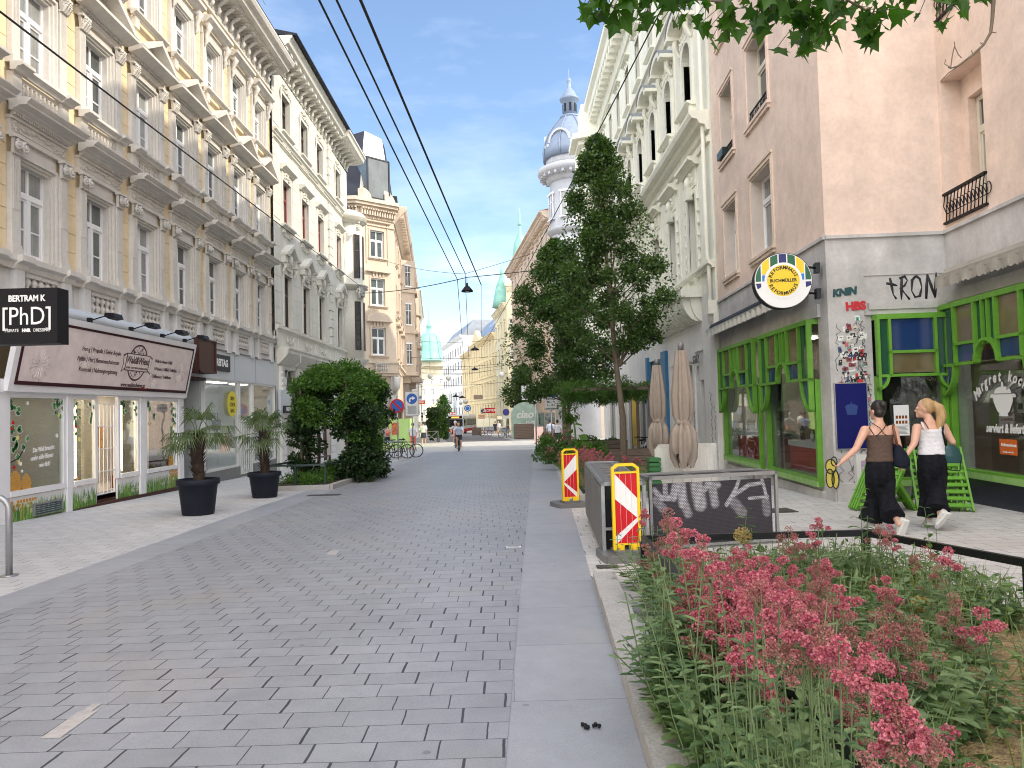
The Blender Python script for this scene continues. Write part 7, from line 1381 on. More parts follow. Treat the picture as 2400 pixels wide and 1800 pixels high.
# ================================================================ street furniture on the right
def delineator(label,x,y,rz,flip):
    t=thing('warning_delineator',label,'delineator',(x,y,gz(y)),rz,'red and white delineators guarding the seating area')
    b=M(); b.prism([(-.26,-.20),(.26,-.20),(.29,-.10),(.29,.32),(.2,.42),(-.2,.42),(-.29,.32),(-.29,-.10)],0,.075,'z'); b.prism([(-.15,-.1),(.15,-.1),(.15,.16),(-.15,.16)],.075,.11,'z'); b.build('base',K['greymetal'],t)
    f=M(); w=.125; h0,h1=.18,1.03
    for s in(-1,1): f.box(s*w,s*(w+.03),-.025,.025,.11,h1-.07)
    f.prism([(-w-.03,h1-.07),(-w-.03,h1-.03),(-w+.03,h1+.02),(w-.03,h1+.02),(w+.03,h1-.03),(w+.03,h1-.07),(w,h1-.07),(w,h1-.04),(w-.045,h1-.01),(-w+.045,h1-.01),(-w,h1-.04),(-w,h1-.07)],-.025,.025,'y')
    f.box(-w,w,-.02,.02,h0-.02,h0); f.box(-w,w,-.02,.02,h1-.09,h1-.07); f.box(-w,-w+.09,-.03,.03,.09,.16); f.box(w-.09,w,-.03,.03,.09,.16); f.build('yellow_frame',K['yellowp'],t)
    p=M(); p.box(-w,w,-.008,.008,h0,h1-.09,0)
    H_=h1-.09-h0; W2=2*w; sg=-1 if flip else 1
    def tri(pts): p.prism([(sg*u*w,h0+v*H_) for u,v in pts],-.011,-.008,'y',1); p.prism([(sg*u*w,h0+v*H_) for u,v in pts],.008,.011,'y',1)
    tri([(-.95,1.0),(1,1.0),(1,.64)]); tri([(-1,.62),(1,.36),(-1,.12)]) if False else tri([(-1,.64),(.95,.36),(-1,.10)]); tri([(1,.30),(1,0),(-.85,0)])
    for q in range(1,4): p.box(-w+q*W2/4-.001,-w+q*W2/4+.001,-.013,.0,h0,h1-.09,2)
    p.build('striped_board',[K['signwhite'],K['red'],K['offwhite']],t); return t
delineator('nearer red-white arrow delineator in a yellow frame beside the grey planter box',1.27,8.0,R(4),False)
delineator('farther red-white delineator half hidden behind the grey planter box',1.10,13.2,R(16),True)
K['panelg']=pm('grey_composite_panel',(.17,.165,.16),.6,noise=((3,.1),))
pb=thing('steel_planter_box','long grey steel planter box with slotted top standing along the kerb','planter',(1.02,8.15,gz(8.15)),math.atan2(3.2,.16)-math.pi/2)
h=.84; ln=3.2; wd=.50; m=M()
for x in(0,wd-.04):
    for y in(0,ln-.04): m.box(x,x+.04,y,y+.04,0,h)
for x in(0,wd-.04): m.box(x,x+.04,0,ln,h-.045,h); m.box(x,x+.04,.04,ln-.04,.30,.33); m.box(x,x+.04,.04,ln-.04,.02,.05)
for y in(0,ln-.04): m.box(.04,wd-.04,y,y+.04,h-.045,h-.002); m.box(.04,wd-.04,y,y+.04,.30,.33)
m.build('frame',K['steel'],pb)
for q in range(3): m=M(); y0=.05+q*(ln-.1)/3; m.box(-.012,.0,y0+.01,y0+(ln-.1)/3-.01,.06,h-.06); m.build('side_panel',K['panelg'],pb)
m=M(); holes=[(.14,.36,.2+q*.44,.46+q*.44) for q in range(7)]
xs=[.04,.14,.36,wd-.04]; m.box(.04,.14,.04,ln-.04,h-.03,h-.012); m.box(.36,wd-.04,.04,ln-.04,h-.03,h-.012); ys=[.04]+[v for q in range(7) for v in(.2+q*.44,.46+q*.44)]+[ln-.04]
for a,b in zip(ys[0::2],ys[1::2]): m.box(.14,.36,a,b,h-.03,h-.012)
m.build('slotted_top',K['greymetal'],pb); m=M(); m.box(.05,wd-.05,.06,ln-.06,.06,.6); m.build('inner_tub',K['black'],pb)
sf=thing('screen_planter','low steel planter frame carrying a black woven screen with white brush lettering','planter',(1.62,8.45,gz(8.5)),math.atan2(.34,1.6))
ln=1.66; wd=.46; h=.86; m=M()
for x in(0,ln-.035):
    for y in(0,wd): m.box(x,x+.035,y,y+.035,0,h)
for y in(0,wd): m.box(0,ln,y,y+.035,h-.04,h); m.box(.035,ln-.035,y,y+.03,.02,.05)
for x in(0,ln-.035): m.box(x,x+.035,.035,wd,h-.04,h-.002); m.box(x,x+.035,.035,wd,.02,.05)
m.build('frame',K['steel'],sf)
m=M()
for q in range(3): m.box(.1+q*.52,.1+q*.52+.42,.12,.36,h-.028,h-.02,1)
m.box(.035,ln-.035,.035,.12,h-.03,h-.012); m.box(.035,ln-.035,.36,wd,h-.03,h-.012)
for q in range(4): x=.035+q*.52; m.box(x,min(x+.065,ln-.035),.12,.36,h-.03,h-.012)
m.build('slotted_top',[K['greymetal'],K['black']],sf)
# woven screen: strands as geometry, brush lettering as wider white strokes woven into the screen's material
def screen_mat():
    mt=bpy.data.materials.new('woven_screen'); mt.use_nodes=True; t=mt.node_tree; l=t.links.new; b=t.nodes['Principled BSDF']
    tcn=t.nodes.new('ShaderNodeTexCoord'); s=t.nodes.new('ShaderNodeSeparateXYZ'); l(tcn.outputs['Object'],s.inputs[0])
    def mth(op,a,c=None,d=None):
        q=t.nodes.new('ShaderNodeMath'); q.operation=op
        for i,x in enumerate((a,c,d)):
            if x is None: continue
            if isinstance(x,(int,float)): q.inputs[i].default_value=x
            else: l(x,q.inputs[i])
        return q.outputs[0]
    X,Z=s.outputs[0],s.outputs[2]; row=mth('FLOOR',mth('MULTIPLY',Z,64)); fz=mth('FRACT',mth('MULTIPLY',Z,64)); fx=mth('FRACT',mth('ADD',mth('MULTIPLY',X,34),mth('MULTIPLY',row,.5)))
    dash=mth('MULTIPLY',mth('LESS_THAN',mth('ABSOLUTE',mth('SUBTRACT',fx,.5)),.36),mth('LESS_THAN',mth('ABSOLUTE',mth('SUBTRACT',fz,.5)),.33))
    tot=None
    strokes=[((.08,.70),(.17,.60),.030,1),((.17,.60),(.32,.60),.035,1),((.32,.60),(.36,.76),.045,1),((.22,.62),(.22,.76),.03,.9),((.42,.76),(.44,.52),.055,1),((.44,.56),(.5,.40),.05,.7),((.62,.74),(.66,.50),.075,1),((.70,.66),(.78,.74),.035,1),((.76,.74),(.90,.72),.035,.9),((.82,.72),(.85,.5),.05,.8),((1.0,.48),(1.13,.66),.026,1),((1.13,.66),(1.17,.76),.022,1),((1.08,.58),(1.3,.70),.025,1),((1.3,.70),(1.48,.72),.022,1),((1.48,.76),(1.54,.52),.020,1),((1.30,.54),(1.55,.55),.018,1),((.1,.58),(.18,.48),.05,.6),((1.1,.5),(1.2,.38),.06,.5),((1.52,.5),(1.53,.36),.05,.5)]
    for (a,c,w_,am) in strokes:
        dx,dz=c[0]-a[0],c[1]-a[1]; L2=dx*dx+dz*dz
        u=mth('DIVIDE',mth('ADD',mth('MULTIPLY',mth('SUBTRACT',X,a[0]),dx),mth('MULTIPLY',mth('SUBTRACT',Z,a[1]),dz)),L2); q=t.nodes.new('ShaderNodeClamp'); l(u,q.inputs[0]); u=q.outputs[0]
        ex=mth('SUBTRACT',X,mth('ADD',mth('MULTIPLY',u,dx),a[0])); ez=mth('SUBTRACT',Z,mth('ADD',mth('MULTIPLY',u,dz),a[1])); d=mth('SQRT',mth('ADD',mth('MULTIPLY',ex,ex),mth('MULTIPLY',ez,ez)))
        mr_=t.nodes.new('ShaderNodeMapRange'); mr_.inputs['From Min'].default_value=w_*1.3; mr_.inputs['From Max'].default_value=w_*.7; mr_.inputs['To Max'].default_value=am; l(d,mr_.inputs['Value']); v=mr_.outputs[0]; tot=v if tot is None else mth('MAXIMUM',tot,v)
    val=mth('MULTIPLY',tot,mth('ADD',mth('MULTIPLY',dash,.85),.15)); mx=t.nodes.new('ShaderNodeMixRGB'); mx.inputs[1].default_value=(.018,.016,.022,1); mx.inputs[2].default_value=(.50,.50,.54,1); l(val,mx.inputs[0])
    mx2=t.nodes.new('ShaderNodeMixRGB'); mx2.blend_type='ADD'; mx2.inputs[2].default_value=(.025,.022,.028,1); l(dash,mx2.inputs[0]); l(mx.outputs[0],mx2.inputs[1]); l(mx2.outputs[0],b.inputs['Base Color']); b.inputs['Roughness'].default_value=.6
    bp=t.nodes.new('ShaderNodeBump'); bp.inputs['Distance'].default_value=.004; bp.inputs['Strength'].default_value=.6; l(dash,bp.inputs['Height']); l(bp.outputs[0],b.inputs['Normal']); return mt
m=M(); m.box(.06,ln-.06,.05,.058,.04,h-.09); m.build('woven_screen',screen_mat(),sf)
m=M()
for q in range(7): m.tube([(.06+q*.25,.05,h-.09),(.06+q*.25,.045,h-.05)],.004,4)
m.build('screen_hooks',K['steel'],sf)
# closed parasols
def parasol(label,x,y,zb,zt,r_,rz):
    t=thing('closed_parasol',label,'parasol',(x,y,gz(y)),rz,'folded taupe parasols'); H_=zt-gz(y); b=zb-gz(y)
    m=M(); m.tube([(0,0,0),(0,0,H_-.1)],.024,8); m.box(-.3,.3,-.3,.3,0,.06); m.build('pole',K['offwhite'],t)
    m=M(); m.lathe([(.05,H_-.16),(.055,H_-.04),(.04,H_),(.001,H_+.01)],n=12); m.build('cap',K['greymetal'],t)
    n=48; vs=[];fs=[]; r=random.Random(int(x*100)); zt0=H_-.14; tie=b+(zt0-b)*.36
    prof=[(zt0,.07),(zt0-.2*(zt0-b),.105),(zt0-.4*(zt0-b),.135),(tie+.12,.125),(tie,.085),(tie-.08,.12),(tie-.25*(tie-b),.15),(tie-.55*(tie-b),.155),(b+.2*(tie-b),.145),(b,.10)]
    for i,(z,rr) in enumerate(prof):
        low=max(0,(tie-z)/(tie-b))
        for j in range(n):
            a=2*math.pi*j/n; fold=1+(.20+.20*low)*math.sin(8*a+i*.12)+.12*low*math.sin(3*a+1); q=rr*r_/.16*max(.25,fold); zz=z+(low**2)*(.13*math.sin(4*a+.7)+.05*math.sin(8*a)) if low>.4 else z
            vs.append((q*math.cos(a),q*math.sin(a),zz))
    fs=[(i*n+j,i*n+(j+1)%n,(i+1)*n+(j+1)%n,(i+1)*n+j) for i in range(len(prof)-1) for j in range(n)]
    m=M(); m.add(vs,fs,0,True); m.build('canopy',K['fabric'],t,fix=False)
    m=M(); m.lathe([(.10*r_/.16,tie-.045),(.112*r_/.16,tie),(.10*r_/.16,tie+.045)],n=20); m.prism([(-.05,tie-.12),(.05,tie-.12),(.05,tie+.03),(-.05,tie+.03)],-.16,-.11,'y'); m.build('tie_strap',K['fabric'],t); return t
c=atY(1605,1100,13.2); parasol('taller folded parasol standing nearest to the street seating',c.x,13.2,atY(1605,1085,13.2).z,atY(1605,803,13.2).z,.21,R(10))
c=atY(1547,1100,17.4); parasol('smaller folded parasol behind the taller one, before the blue shop',c.x,17.4,atY(1547,1060,17.4).z,atY(1547,842,17.4).z,.21,R(40))
tt=thing('table_top_stack','stack of whitewashed wooden table boards leaning upright behind the woven screen','table boards',(0,0,0)); yb_=13.75
for q in range(3):
    a=atY(1534+q*4,1052-q*5,yb_+q*.12); b=atY(1671+q*4,1056-q*6,yb_+q*.12); g=gz(yb_)
    m=M(); m.obox(((a.x+b.x)/2,yb_+q*.12,(a.z+g)/2),((b.x-a.x)/2,0,0),(0,.03,0),(0,.03,(a.z-g)/2)); m.build('board',K['woodw'],tt)
gb=thing('green_crate','green slatted bin beside the whitewashed boards','bin',(0,0,0)); a=atY(1519,1090,13.6); b=atY(1546,1090,13.6); m=M(); g=gz(13.6)
for q in range(9): m.box(a.x,b.x,13.45,13.75,g+.08+q*.085,g+.145+q*.085)
m.box(a.x+.015,b.x-.015,13.47,13.73,g,a.z); m.build('slats',pm('dark_green_plastic',(.02,.13,.03),.5),gb)
vp=thing('green_planter_cone','tall tapered dark green tub by the white wall behind the boards','planter',(4.05,14.6,gz(14.6))); m=M(); m.lathe([(.02,0),(.09,.9),(.10,.9),(.085,.85)],n=12); m.build('tub',K['darkgreen'],vp)
# second planting bed with pink flowers, wooden planters, pergola
b2=thing('planting_bed','kerbed pink-flowering bed behind the grey planter box around the street tree','planting bed',(0,0,0)); pts=[(1.35,14.2),(1.62,20.5),(1.9,26.5),(3.9,26.5),(4.0,14.6)]; m=M()
for (a,b),(c_,d_) in zip(pts,pts[1:]+pts[:1]): m.bar((a,b,gz(b)+.05),(c_,d_,gz(d_)+.05),.16,.14)
m.build('kerb',K['granite'],b2); m=M(); m.add([(x,y,gz(y)+.07) for x,y in pts],[tuple(range(5))]); m.build('soil',K['earth'],b2,fix=False)
def plank_box(label,x0,x1,y0,y1,h,mat=None,group=None):
    t=thing('wooden_planter',label,'planter',(x0,y0,gz(y0)),0,group); w,d=x1-x0,y1-y0; n=int(h/.13)
    for nm,(a,b,c_,e) in(('front',(0,w,0,.04)),('back',(0,w,d-.04,d)),('side',(0,.04,.04,d-.04)),('side',(w-.04,w,.04,d-.04))):
        m=M()
        for q in range(n): m.box(a,b,c_,e,.05+q*h/n,.05+(q+1)*h/n-.015)
        m.build(nm+'_boards',mat or K['wood'],t)
    m=M(); m.box(.04,w-.04,.04,d-.04,0,h-.12); m.build('soil',K['earth'],t); return t
plank_box('dark wooden plank planter behind the pink flowers and tree trunk',2.75,4.55,21.6,22.6,.62); plank_box('second dark plank planter with white-painted letters farther left',2.2,4.1,25.0,26.0,.85)
plank_box('striped pallet-wood planter box on the crossing far right',2.2-1.7,2.3,64.5,67.5,1.25,K['wood']); plank_box('ochre low planter by the red shop signs',-4.6,-3.4,92,93.5,.9,K['wood'])
r=random.Random(19)
pg=thing('green_pergola','pergola roof overgrown with feathery green creeper behind the street tree','pergola',(3.3,24.2,gz(24.2))); m=M()
for x,y in((-1.35,-1.0),(1.25,-1.0),(-1.35,1.2),(1.25,1.2)): m.box(x-.05,x+.05,y-.05,y+.05,0,2.55)
for y in(-1.0,1.2): m.box(-1.45,1.35,y-.04,y+.04,2.55,2.65)
for q in range(6): x=-1.35+q*.52; m.box(x-.03,x+.03,-1.1,1.3,2.65,2.72)
m.build('frame',K['wood'],pg)
cl=[(Vector((r.uniform(-1.5,1.5),r.uniform(-1.2,1.3),2.55+r.uniform(-.25,.3))),r.uniform(.2,.38)) for _ in range(50)]+[(Vector((-1.35+r.gauss(0,.2),-1.1+r.gauss(0,.15),r.uniform(1.6,2.6))),.2) for _ in range(16)]
leaf_cards(13000,clump_sampler(cl,.2),.10,r,'long',.9).build('creeper',K['leafV'],pg,fix=False)
bl=thing('big_leaf_plant','plant with very large pale green leaves in front of the pergola','plant',(2.05,22.5,gz(22.5))); m=M(); m.tube([(0,0,0),(.05,0,.8),(0,0,1.5)],.03,5); 
for q in range(12): a=q*2.4; c=Vector((.12*math.cos(a),.12*math.sin(a),.75+.08*q)); leaf_cards(1,lambda rr:(c,Vector((math.cos(a),math.sin(a),-.15))*2.2),.42,r,'leaf',.2,1,m)
m.build('leaves',[K['stem'],K['leafV']],bl,fix=False)
sh=[(Vector((r.uniform(1.5,2.7),r.uniform(19,26),gz(22)+r.uniform(.2,1.1))),r.uniform(.18,.34)) for _ in range(60)]
for k,(x,y,lab) in enumerate(((1.85,24.5,'shrub at the far left corner of the pink bed'),(2.2,20.8,'shrub left of the big-leaf plant'),(2.9,26.0,'leafy shrub hiding the second plank planter'),(1.95,27.8,'last low shrub of the bed before the crossing'),(2.35,37.5,'shrub in the bed edge just before the crossing'),(1.9,33.5,'pink-flowered shrub spilling over the far kerb'))):
    t=thing('shrub','green '+lab,'shrub',(x,y,gz(y)),0,'shrubs in the second bed'); cl=[(Vector((r.gauss(0,.35),r.gauss(0,.4),r.uniform(.15,.95))),r.uniform(.16,.3)) for _ in range(16)]
    leaf_cards(2600,clump_sampler(cl,.2),.085,r).build('foliage',K['leafV' if k%2 else 'leafT'],t,fix=False); m=M()
    for q in range(6): m.tube([(0,0,0),(r.gauss(0,.2),r.gauss(0,.2),.7)],.012,4)
    m.build('stems',K['stem'],t)
    if k in(0,5,3): leaf_cards(500,clump_sampler([(c_+Vector((0,0,.2)),.2) for c_,_ in cl[:6]],.2),.035,r).build('flowers',K['flower'],t,fix=False)
m=M(); m.bar((1.75,32.0,gz(32)+.04),(2.45,40,gz(40)+.04),.16,.12); m.bar((1.75,32.0,gz(32)+.04),(2.9,32.0,gz(32)+.04),.16,.12); tag(m.build('bed_kerb',K['granite']),'stone kerb of the last bed before the sunlit crossing','kerb')
for k,(x,y) in enumerate(((4.3,23.4),(4.55,24.3))): bicycle(('white' if k else 'pale grey')+' bicycle parked under the green pergola'+(', the nearer one' if not k else ', the farther one'),x,y,R(75),K['offwhite' if k else 'steel'])
# ================================================================ valerian: shared meshes, one object per plant and flower head
r=random.Random(40)
def head_mesh(r,fresh=True,tiers=3,n=70,sp=.03):
    m=M(); z=0; subs=[]
    for k in range(tiers):
        zc=-.045*k-.012*r.random(); nn=1 if k==0 else r.choice((2,3,4))
        for q in range(nn):
            a=r.uniform(0,6.28); rad=0 if k==0 else sp*r.uniform(.7,1.5)*(1+.25*k); subs.append((Vector((rad*math.cos(a),rad*math.sin(a),.05+zc+r.uniform(-.012,.012))),r.uniform(.017,.028)*(1.15 if k==0 else .95)))
    for c,R_ in subs:
        m.tube([(0,0,c.z-.06),c.lerp(Vector((0,0,c.z-.05)),.4),c],.0013,3,1)
        for q in range(n):
            v=Vector((r.gauss(0,1),r.gauss(0,1),r.gauss(0,1)+.35)).normalized(); p=c+Vector((v.x*R_,v.y*R_,v.z*R_*.8))*r.uniform(.55,1.12); o=v
            w=o.cross(Vector((r.gauss(0,1),r.gauss(0,1),r.gauss(0,1)))).normalized(); u=w.cross(o); s=r.uniform(.0030,.0056) if fresh else r.uniform(.002,.004)
            m.add([p-o*s,p+w*s,p+w*s*.3+u*s*.9+o*s*.4,p-w*s*.7+u*s*.4+o*.002,p-w*s*.7-u*s*.6,p+w*s*.3-u*s*.9+o*s*.3],[(0,1,2),(0,2,3),(0,3,4),(0,4,5),(0,5,1)],0)
    return m.mesh('flower_head',[K['flower'] if fresh else K['flowerd'],K['stem']])
HM=[head_mesh(r,True,2,80),head_mesh(r,True,3,80),head_mesh(r,True,1,90),head_mesh(r,False,4,60,.036),head_mesh(r,True,4,70,.034)]
def stem_leaves(m,base,top,r,size,n,lo=.05,hi=.92,mat=0,smat=1,shape='long2'):
    d=top-base; mid=base.lerp(top,.5)+Vector((r.gauss(0,.02),r.gauss(0,.02),0)); m.tube([base,mid,top],[.0036,.003,.0022],4,smat)
    for k in range(n):
        f=lo+(hi-lo)*k/max(1,n-1); p=base.lerp(mid,f*2) if f<.5 else mid.lerp(top,f*2-1); a=r.uniform(0,3.14)
        for s in(0,math.pi):
            dr=Vector((math.cos(a+s),math.sin(a+s),.35+r.uniform(-.3,.35))).normalized(); w=dr.cross(Vector((0,0,1))).normalized(); L_=size*r.uniform(.6,1.2)*(1-.5*f); W_=L_*r.uniform(.14,.24); up=Vector((0,0,1))
            q=[p,p+dr*L_*.35+w*W_+up*L_*.02,p+dr*L_*.75+w*W_*.7-up*L_*.10,p+dr*L_-up*L_*.30,p+dr*L_*.75-w*W_*.7-up*L_*.10,p+dr*L_*.35-w*W_+up*L_*.02,p+dr*L_*.5-up*L_*.05]
            m.add(q,[(0,1,6),(1,2,6),(2,3,6),(3,4,6),(4,5,6),(5,0,6)],mat)
def foliage_mesh(r,h,spread,ns,size):
    m=M()
    for q in range(ns):
        a=r.uniform(0,6.28); t=Vector((spread*r.random()*math.cos(a),spread*r.random()*math.sin(a),h*r.uniform(.55,.95))); stem_leaves(m,Vector((t.x*.25,t.y*.25,0)),t,r,size,9)
    stem_leaves(m,Vector((0,0,0)),Vector((0,0,h)),r,size,9,.05,.8)
    return m.mesh('foliage',[K['leafB'],K['stem']])
FM=[foliage_mesh(r,1.0,.34,7,.11),foliage_mesh(r,1.0,.28,6,.13),foliage_mesh(r,1.0,.38,8,.10),foliage_mesh(r,1.0,.30,7,.12)]
BED=[(.72,.9),(.86,3.2),(1.22,6.75),(3.2,6.75),(3.65,5.1),(4.9,.9)]
def inbed(x,y):
    c=False; n=len(BED)
    for i in range(n):
        x1,y1=BED[i]; x2_,y2=BED[(i+1)%n]
        if (y1>y)!=(y2>y) and x<(x2_-x1)*(y-y1)/(y2-y1)+x1: c=not c
    return c
bd=thing('flower_bed','big corner flower bed crowded with pink valerian in the right foreground','flower bed',(0,0,0)); m=M(); n=26; vs=[];fs=[]
m.add([(x,y,gz(y)+.06) for x,y in BED],[tuple(range(len(BED)))]); m.build('mulch',K['soil'],bd,fix=False)
m=M(); 
for a,b in((.9,2.3),(2.31,4.1),(4.11,5.9),(5.91,6.9)): m.prism([(KR(a)+.005,a),(KR(a)+.21,a),(KR(b)+.21,b),(KR(b)+.005,b)],gz(a)-.1,gz(a)+.075,'z')
m.build('kerb',K['granite'],bd)
heads=[(340,240),(320,280),(470,280),(265,325),(425,385),(325,430),(355,445),(420,440),(510,410),(580,470),(620,440),(690,480),(790,455),(1050,335),(1078,380),(1195,290),(1505,320),(1550,320),(590,555),(600,600),(690,590),(720,612),(745,600),(892,600),(880,556),(940,640),(960,680),(990,640),(1020,690),(590,720),(700,720),(690,770),(750,830),(762,872),(890,800),(900,852),(950,840),(870,930),(850,960),(990,950),(1160,720),(1100,740),(1270,720),(1235,515),(1165,540),(1540,670),(1562,690),(1535,600),(1840,455),(1520,810),(1530,862),(1520,922),(1670,820),(1660,852),(1445,965),(1330,970),(1340,1070),(1360,1122),(1350,1172),(1160,930),(175,670),(225,645),(270,740),(125,840),(175,860),(430,1230),(460,1282),(470,1335),(540,1370),(440,1410),(480,1090),(530,860),(550,910),(270,985),(2005,775),(1870,690),(1850,1390),(1205,1470),(1725,440),(640,650),(660,540),(820,560),(830,600),(1000,600),(640,860),(800,700),(1050,760),(1180,760),(1300,660),(560,680)]
heads=[h_ for h_ in heads if h_ not in((1360,1122),(1520,862),(690,770),(880,556),(1562,690),(1660,852))]
heads+=[(r.gauss(760,170),r.gauss(660,110)) for _ in range(34)]+[(r.uniform(560,1250),r.uniform(480,760)) for _ in range(26)]
plants=0; r=random.Random(44)
def place_plant(x,y,h,head=None,sc=1.0,faded=False,leafy=1.0):
    lab='pink-flowered valerian plant among many in the crowded corner bed' if not faded else 'brownish faded valerian plant among the pink ones in the corner bed'
    t=thing('valerian_plant',lab if head is not None else 'leafy valerian plant without open flowers in the corner bed','plant',(x,y,gz(y)+.05),r.uniform(0,6.28),'valerian plants in the corner bed')
    o=inst('foliage',r.choice(FM),t,scale=(sc*leafy,sc*leafy,h))
    if head is not None:
        me=HM[3] if faded else HM[r.choice((0,1,1,4,4))]; s=sc*r.uniform(.85,1.1); inst('flower_head',me,t,(0,0,h-.01),r.uniform(0,6),scale=(s,s,s))
        if r.random()<.6: inst('flower_head',HM[2] if not faded else HM[3],t,(r.uniform(-.06,.06),r.uniform(-.06,.06),h-.09*sc),r.uniform(0,6),scale=(s*.8,s*.8,s*.8))
    return t
for i,(zx,zy) in enumerate(heads):
    px,py=1350+zx/2.107,1100+zy/2.107; d=ray(px,py); ok=False
    for h in [r.uniform(.44,.64)]+[.5,.42,.36,.30,.24,.6,.7,.85,.95]:
        lo=.8; hi=12
        for _ in range(40):
            md=(lo+hi)/2
            if CAM_H+d.z/d.y*md>gz(md)+h+.03: lo=md
            else: hi=md
        x,y=d.x/d.y*lo,lo
        if inbed(x,y) and (y>2.5 or h>.6 or h<.25): ok=True; break
    if not ok:
        y=min(max(y,1.3),6.6); x=min(max(d.x/d.y*y,KR(y)+.2),4.2); h=max(.2,CAM_H+d.z/d.y*y-gz(y)-.03)
    place_plant(x,y,h,1,min(1.35,max(.75,(44+.05*(py-1250))*y/1700/.066)),faded=(i%3==1))
for i in range(150):
    for _ in range(30):
        y=1.0+5.7*r.random()**.8; x=r.uniform(.8,4.6)
        if inbed(x,y) and x>KR(y)+.28: break
    if x/y>.60 and 2.3<y<4.9 and r.random()<.93: continue
    place_plant(x,y,r.uniform(.16,.40) if y<3.5 else r.uniform(.24,.52),1 if r.random()<.10 else None,r.uniform(.8,1.15),faded=r.random()<.5)
# grass, weeds and seedlings nobody could count
g=M(); 
for i in range(9000):
    for _ in range(20):
        y=.95+5.8*r.random(); x=r.uniform(.8,4.8)
        if inbed(x,y) and x>KR(y)+.25: break
    if x/y>.60 and 2.3<y<4.9 and r.random()<.9: continue
    h=r.uniform(.10,.42); a=r.uniform(0,6.28); w=r.uniform(.003,.006); b=Vector((x,y,gz(y)+.05)); l=Vector((math.cos(a),math.sin(a),0)); sd_=Vector((-l.y,l.x,0))*w; tip=b+l*h*r.uniform(.15,.6)+Vector((0,0,h)); md=b.lerp(tip,.55)+Vector((0,0,h*.12)); g.add([b-sd_,b+sd_,md+sd_*.7,tip,md-sd_*.7],[(0,1,2,4),(4,2,3)],0)
smp=lambda rr: None
for i in range(20000):
    for _ in range(20):
        y=.95+5.8*r.random(); x=r.uniform(.8,4.8)
        if inbed(x,y) and x>KR(y)+.22: break
    if x/y>.60 and 2.3<y<4.9 and r.random()<.93: continue
    p=Vector((x,y,gz(y)+.05+.30*r.random()**1.5)); leaf_cards(1,lambda rr:(p,Vector((r.gauss(0,1),r.gauss(0,1),.3))),r.uniform(.04,.10),r,r.choice(('long','long','leaf')),.3,1,g)
tag(g.build('bed_grass_and_weeds',[K['leafG'],K['leafB']],None,fix=False),kind='stuff')
# a few plants one can tell apart
def tall_weed(label,px,py,y,z1,n,seed):
    rr=random.Random(seed); c=atY(px,py,y); t=thing('tall_weed',label,'plant',(c.x,y,gz(y)+.05)); m=M(); h=c.z-gz(y)-.05
    stem_leaves(m,Vector((0,0,0)),Vector((rr.gauss(0,.03),0,h)),rr,.16,n,.1,1.0); stem_leaves(m,Vector((.05,0,0)),Vector((.12,.05,h*.75)),rr,.15,n-2); m.build('foliage',[K['leafV'],K['stem']],t,fix=False)
tall_weed('tallest leafy weed in front of the left woman',2003,1150,5.9,1.0,11,1); tall_weed('upright lily-like weed before the woven screen',1732,1195,6.3,.9,9,2); tall_weed('thin tall weed in front of the right woman',2166,1190,5.8,.9,9,3); tall_weed('bushy weed left of the tallest weed',1925,1225,5.9,.8,9,4)
for k,(px,py,y,rr_) in enumerate(((1741,1256,6.2,.072),(2161,1427,4.6,.075))):
    c=atY(px,py,y); t=thing('allium_seed_head',('straw-coloured allium seed ball before the woven screen','greenish allium seed ball in the right half of the bed')[k],'plant',(c.x,y,gz(y)+.05)); h=c.z-gz(y)-.05; m=M(); m.tube([(0,0,0),(.01,0,h)],.006,5); m.build('stalk',K['stem'],t); m=M()
    for q in range(170):
        v=Vector((r.gauss(0,1),r.gauss(0,1),r.gauss(0,1))).normalized(); e=Vector((0,0,h))+v*rr_*r.uniform(.85,1.05); w=v.cross(Vector((.3,.7,.2))).normalized()*.006; u=v.cross(w); m.tube([Vector((0,0,h)),e],.0008,3); m.add([e-w,e+u,e+w,e-u],[(0,1,2,3)]); m.add([e-w*1.6-u,e+v*.006,e+w*1.6+u*.5],[(0,1,2)])
    m.build('seed_ball',K['seed'],t,fix=False)
rail('low black rail along the kerb side and back of the corner flower bed',[(1.02,.9),(1.07,2.65),(1.13,4.6),(1.20,6.62),(3.22,6.62),(3.62,5.1),(4.4,2.2)],.44,K['blackm'],.06,.045)
# second bed flowers
for i in range(46):
    y=r.uniform(13.9,20.5); x=1.55+.045*(y-14)+abs(r.gauss(0,.45)) if i<34 else r.uniform(1.5,3.6)
    t=thing('valerian_plant','pink-flowered valerian plant among many in the bed behind the grey planter box','plant',(x,y,gz(y)+.05),r.uniform(0,6.28),'valerian plants behind the grey box'); h=r.uniform(.35,.85); inst('foliage',r.choice(FM),t,scale=(1.1,1.1,h))
    for q in range(3): s=r.uniform(1.0,1.6); inst('flower_head',r.choice(HM),t,(r.uniform(-.22,.22),r.uniform(-.22,.22),h-r.uniform(0,.16)),scale=(s,s,s))
gr=M()
for i in range(5000):
    y=r.uniform(14.3,26); x=r.uniform(1.6,3.8); b=Vector((x,y,gz(y)+.05)); h=r.uniform(.1,.4); l=Vector((r.gauss(0,.1),r.gauss(0,.1),h)); gr.add([b+Vector((-.006,0,0)),b+Vector((.006,0,0)),b+l],[(0,1,2)])
tag(gr.build('bed_grass',K['leafG'],None,fix=False),kind='stuff')
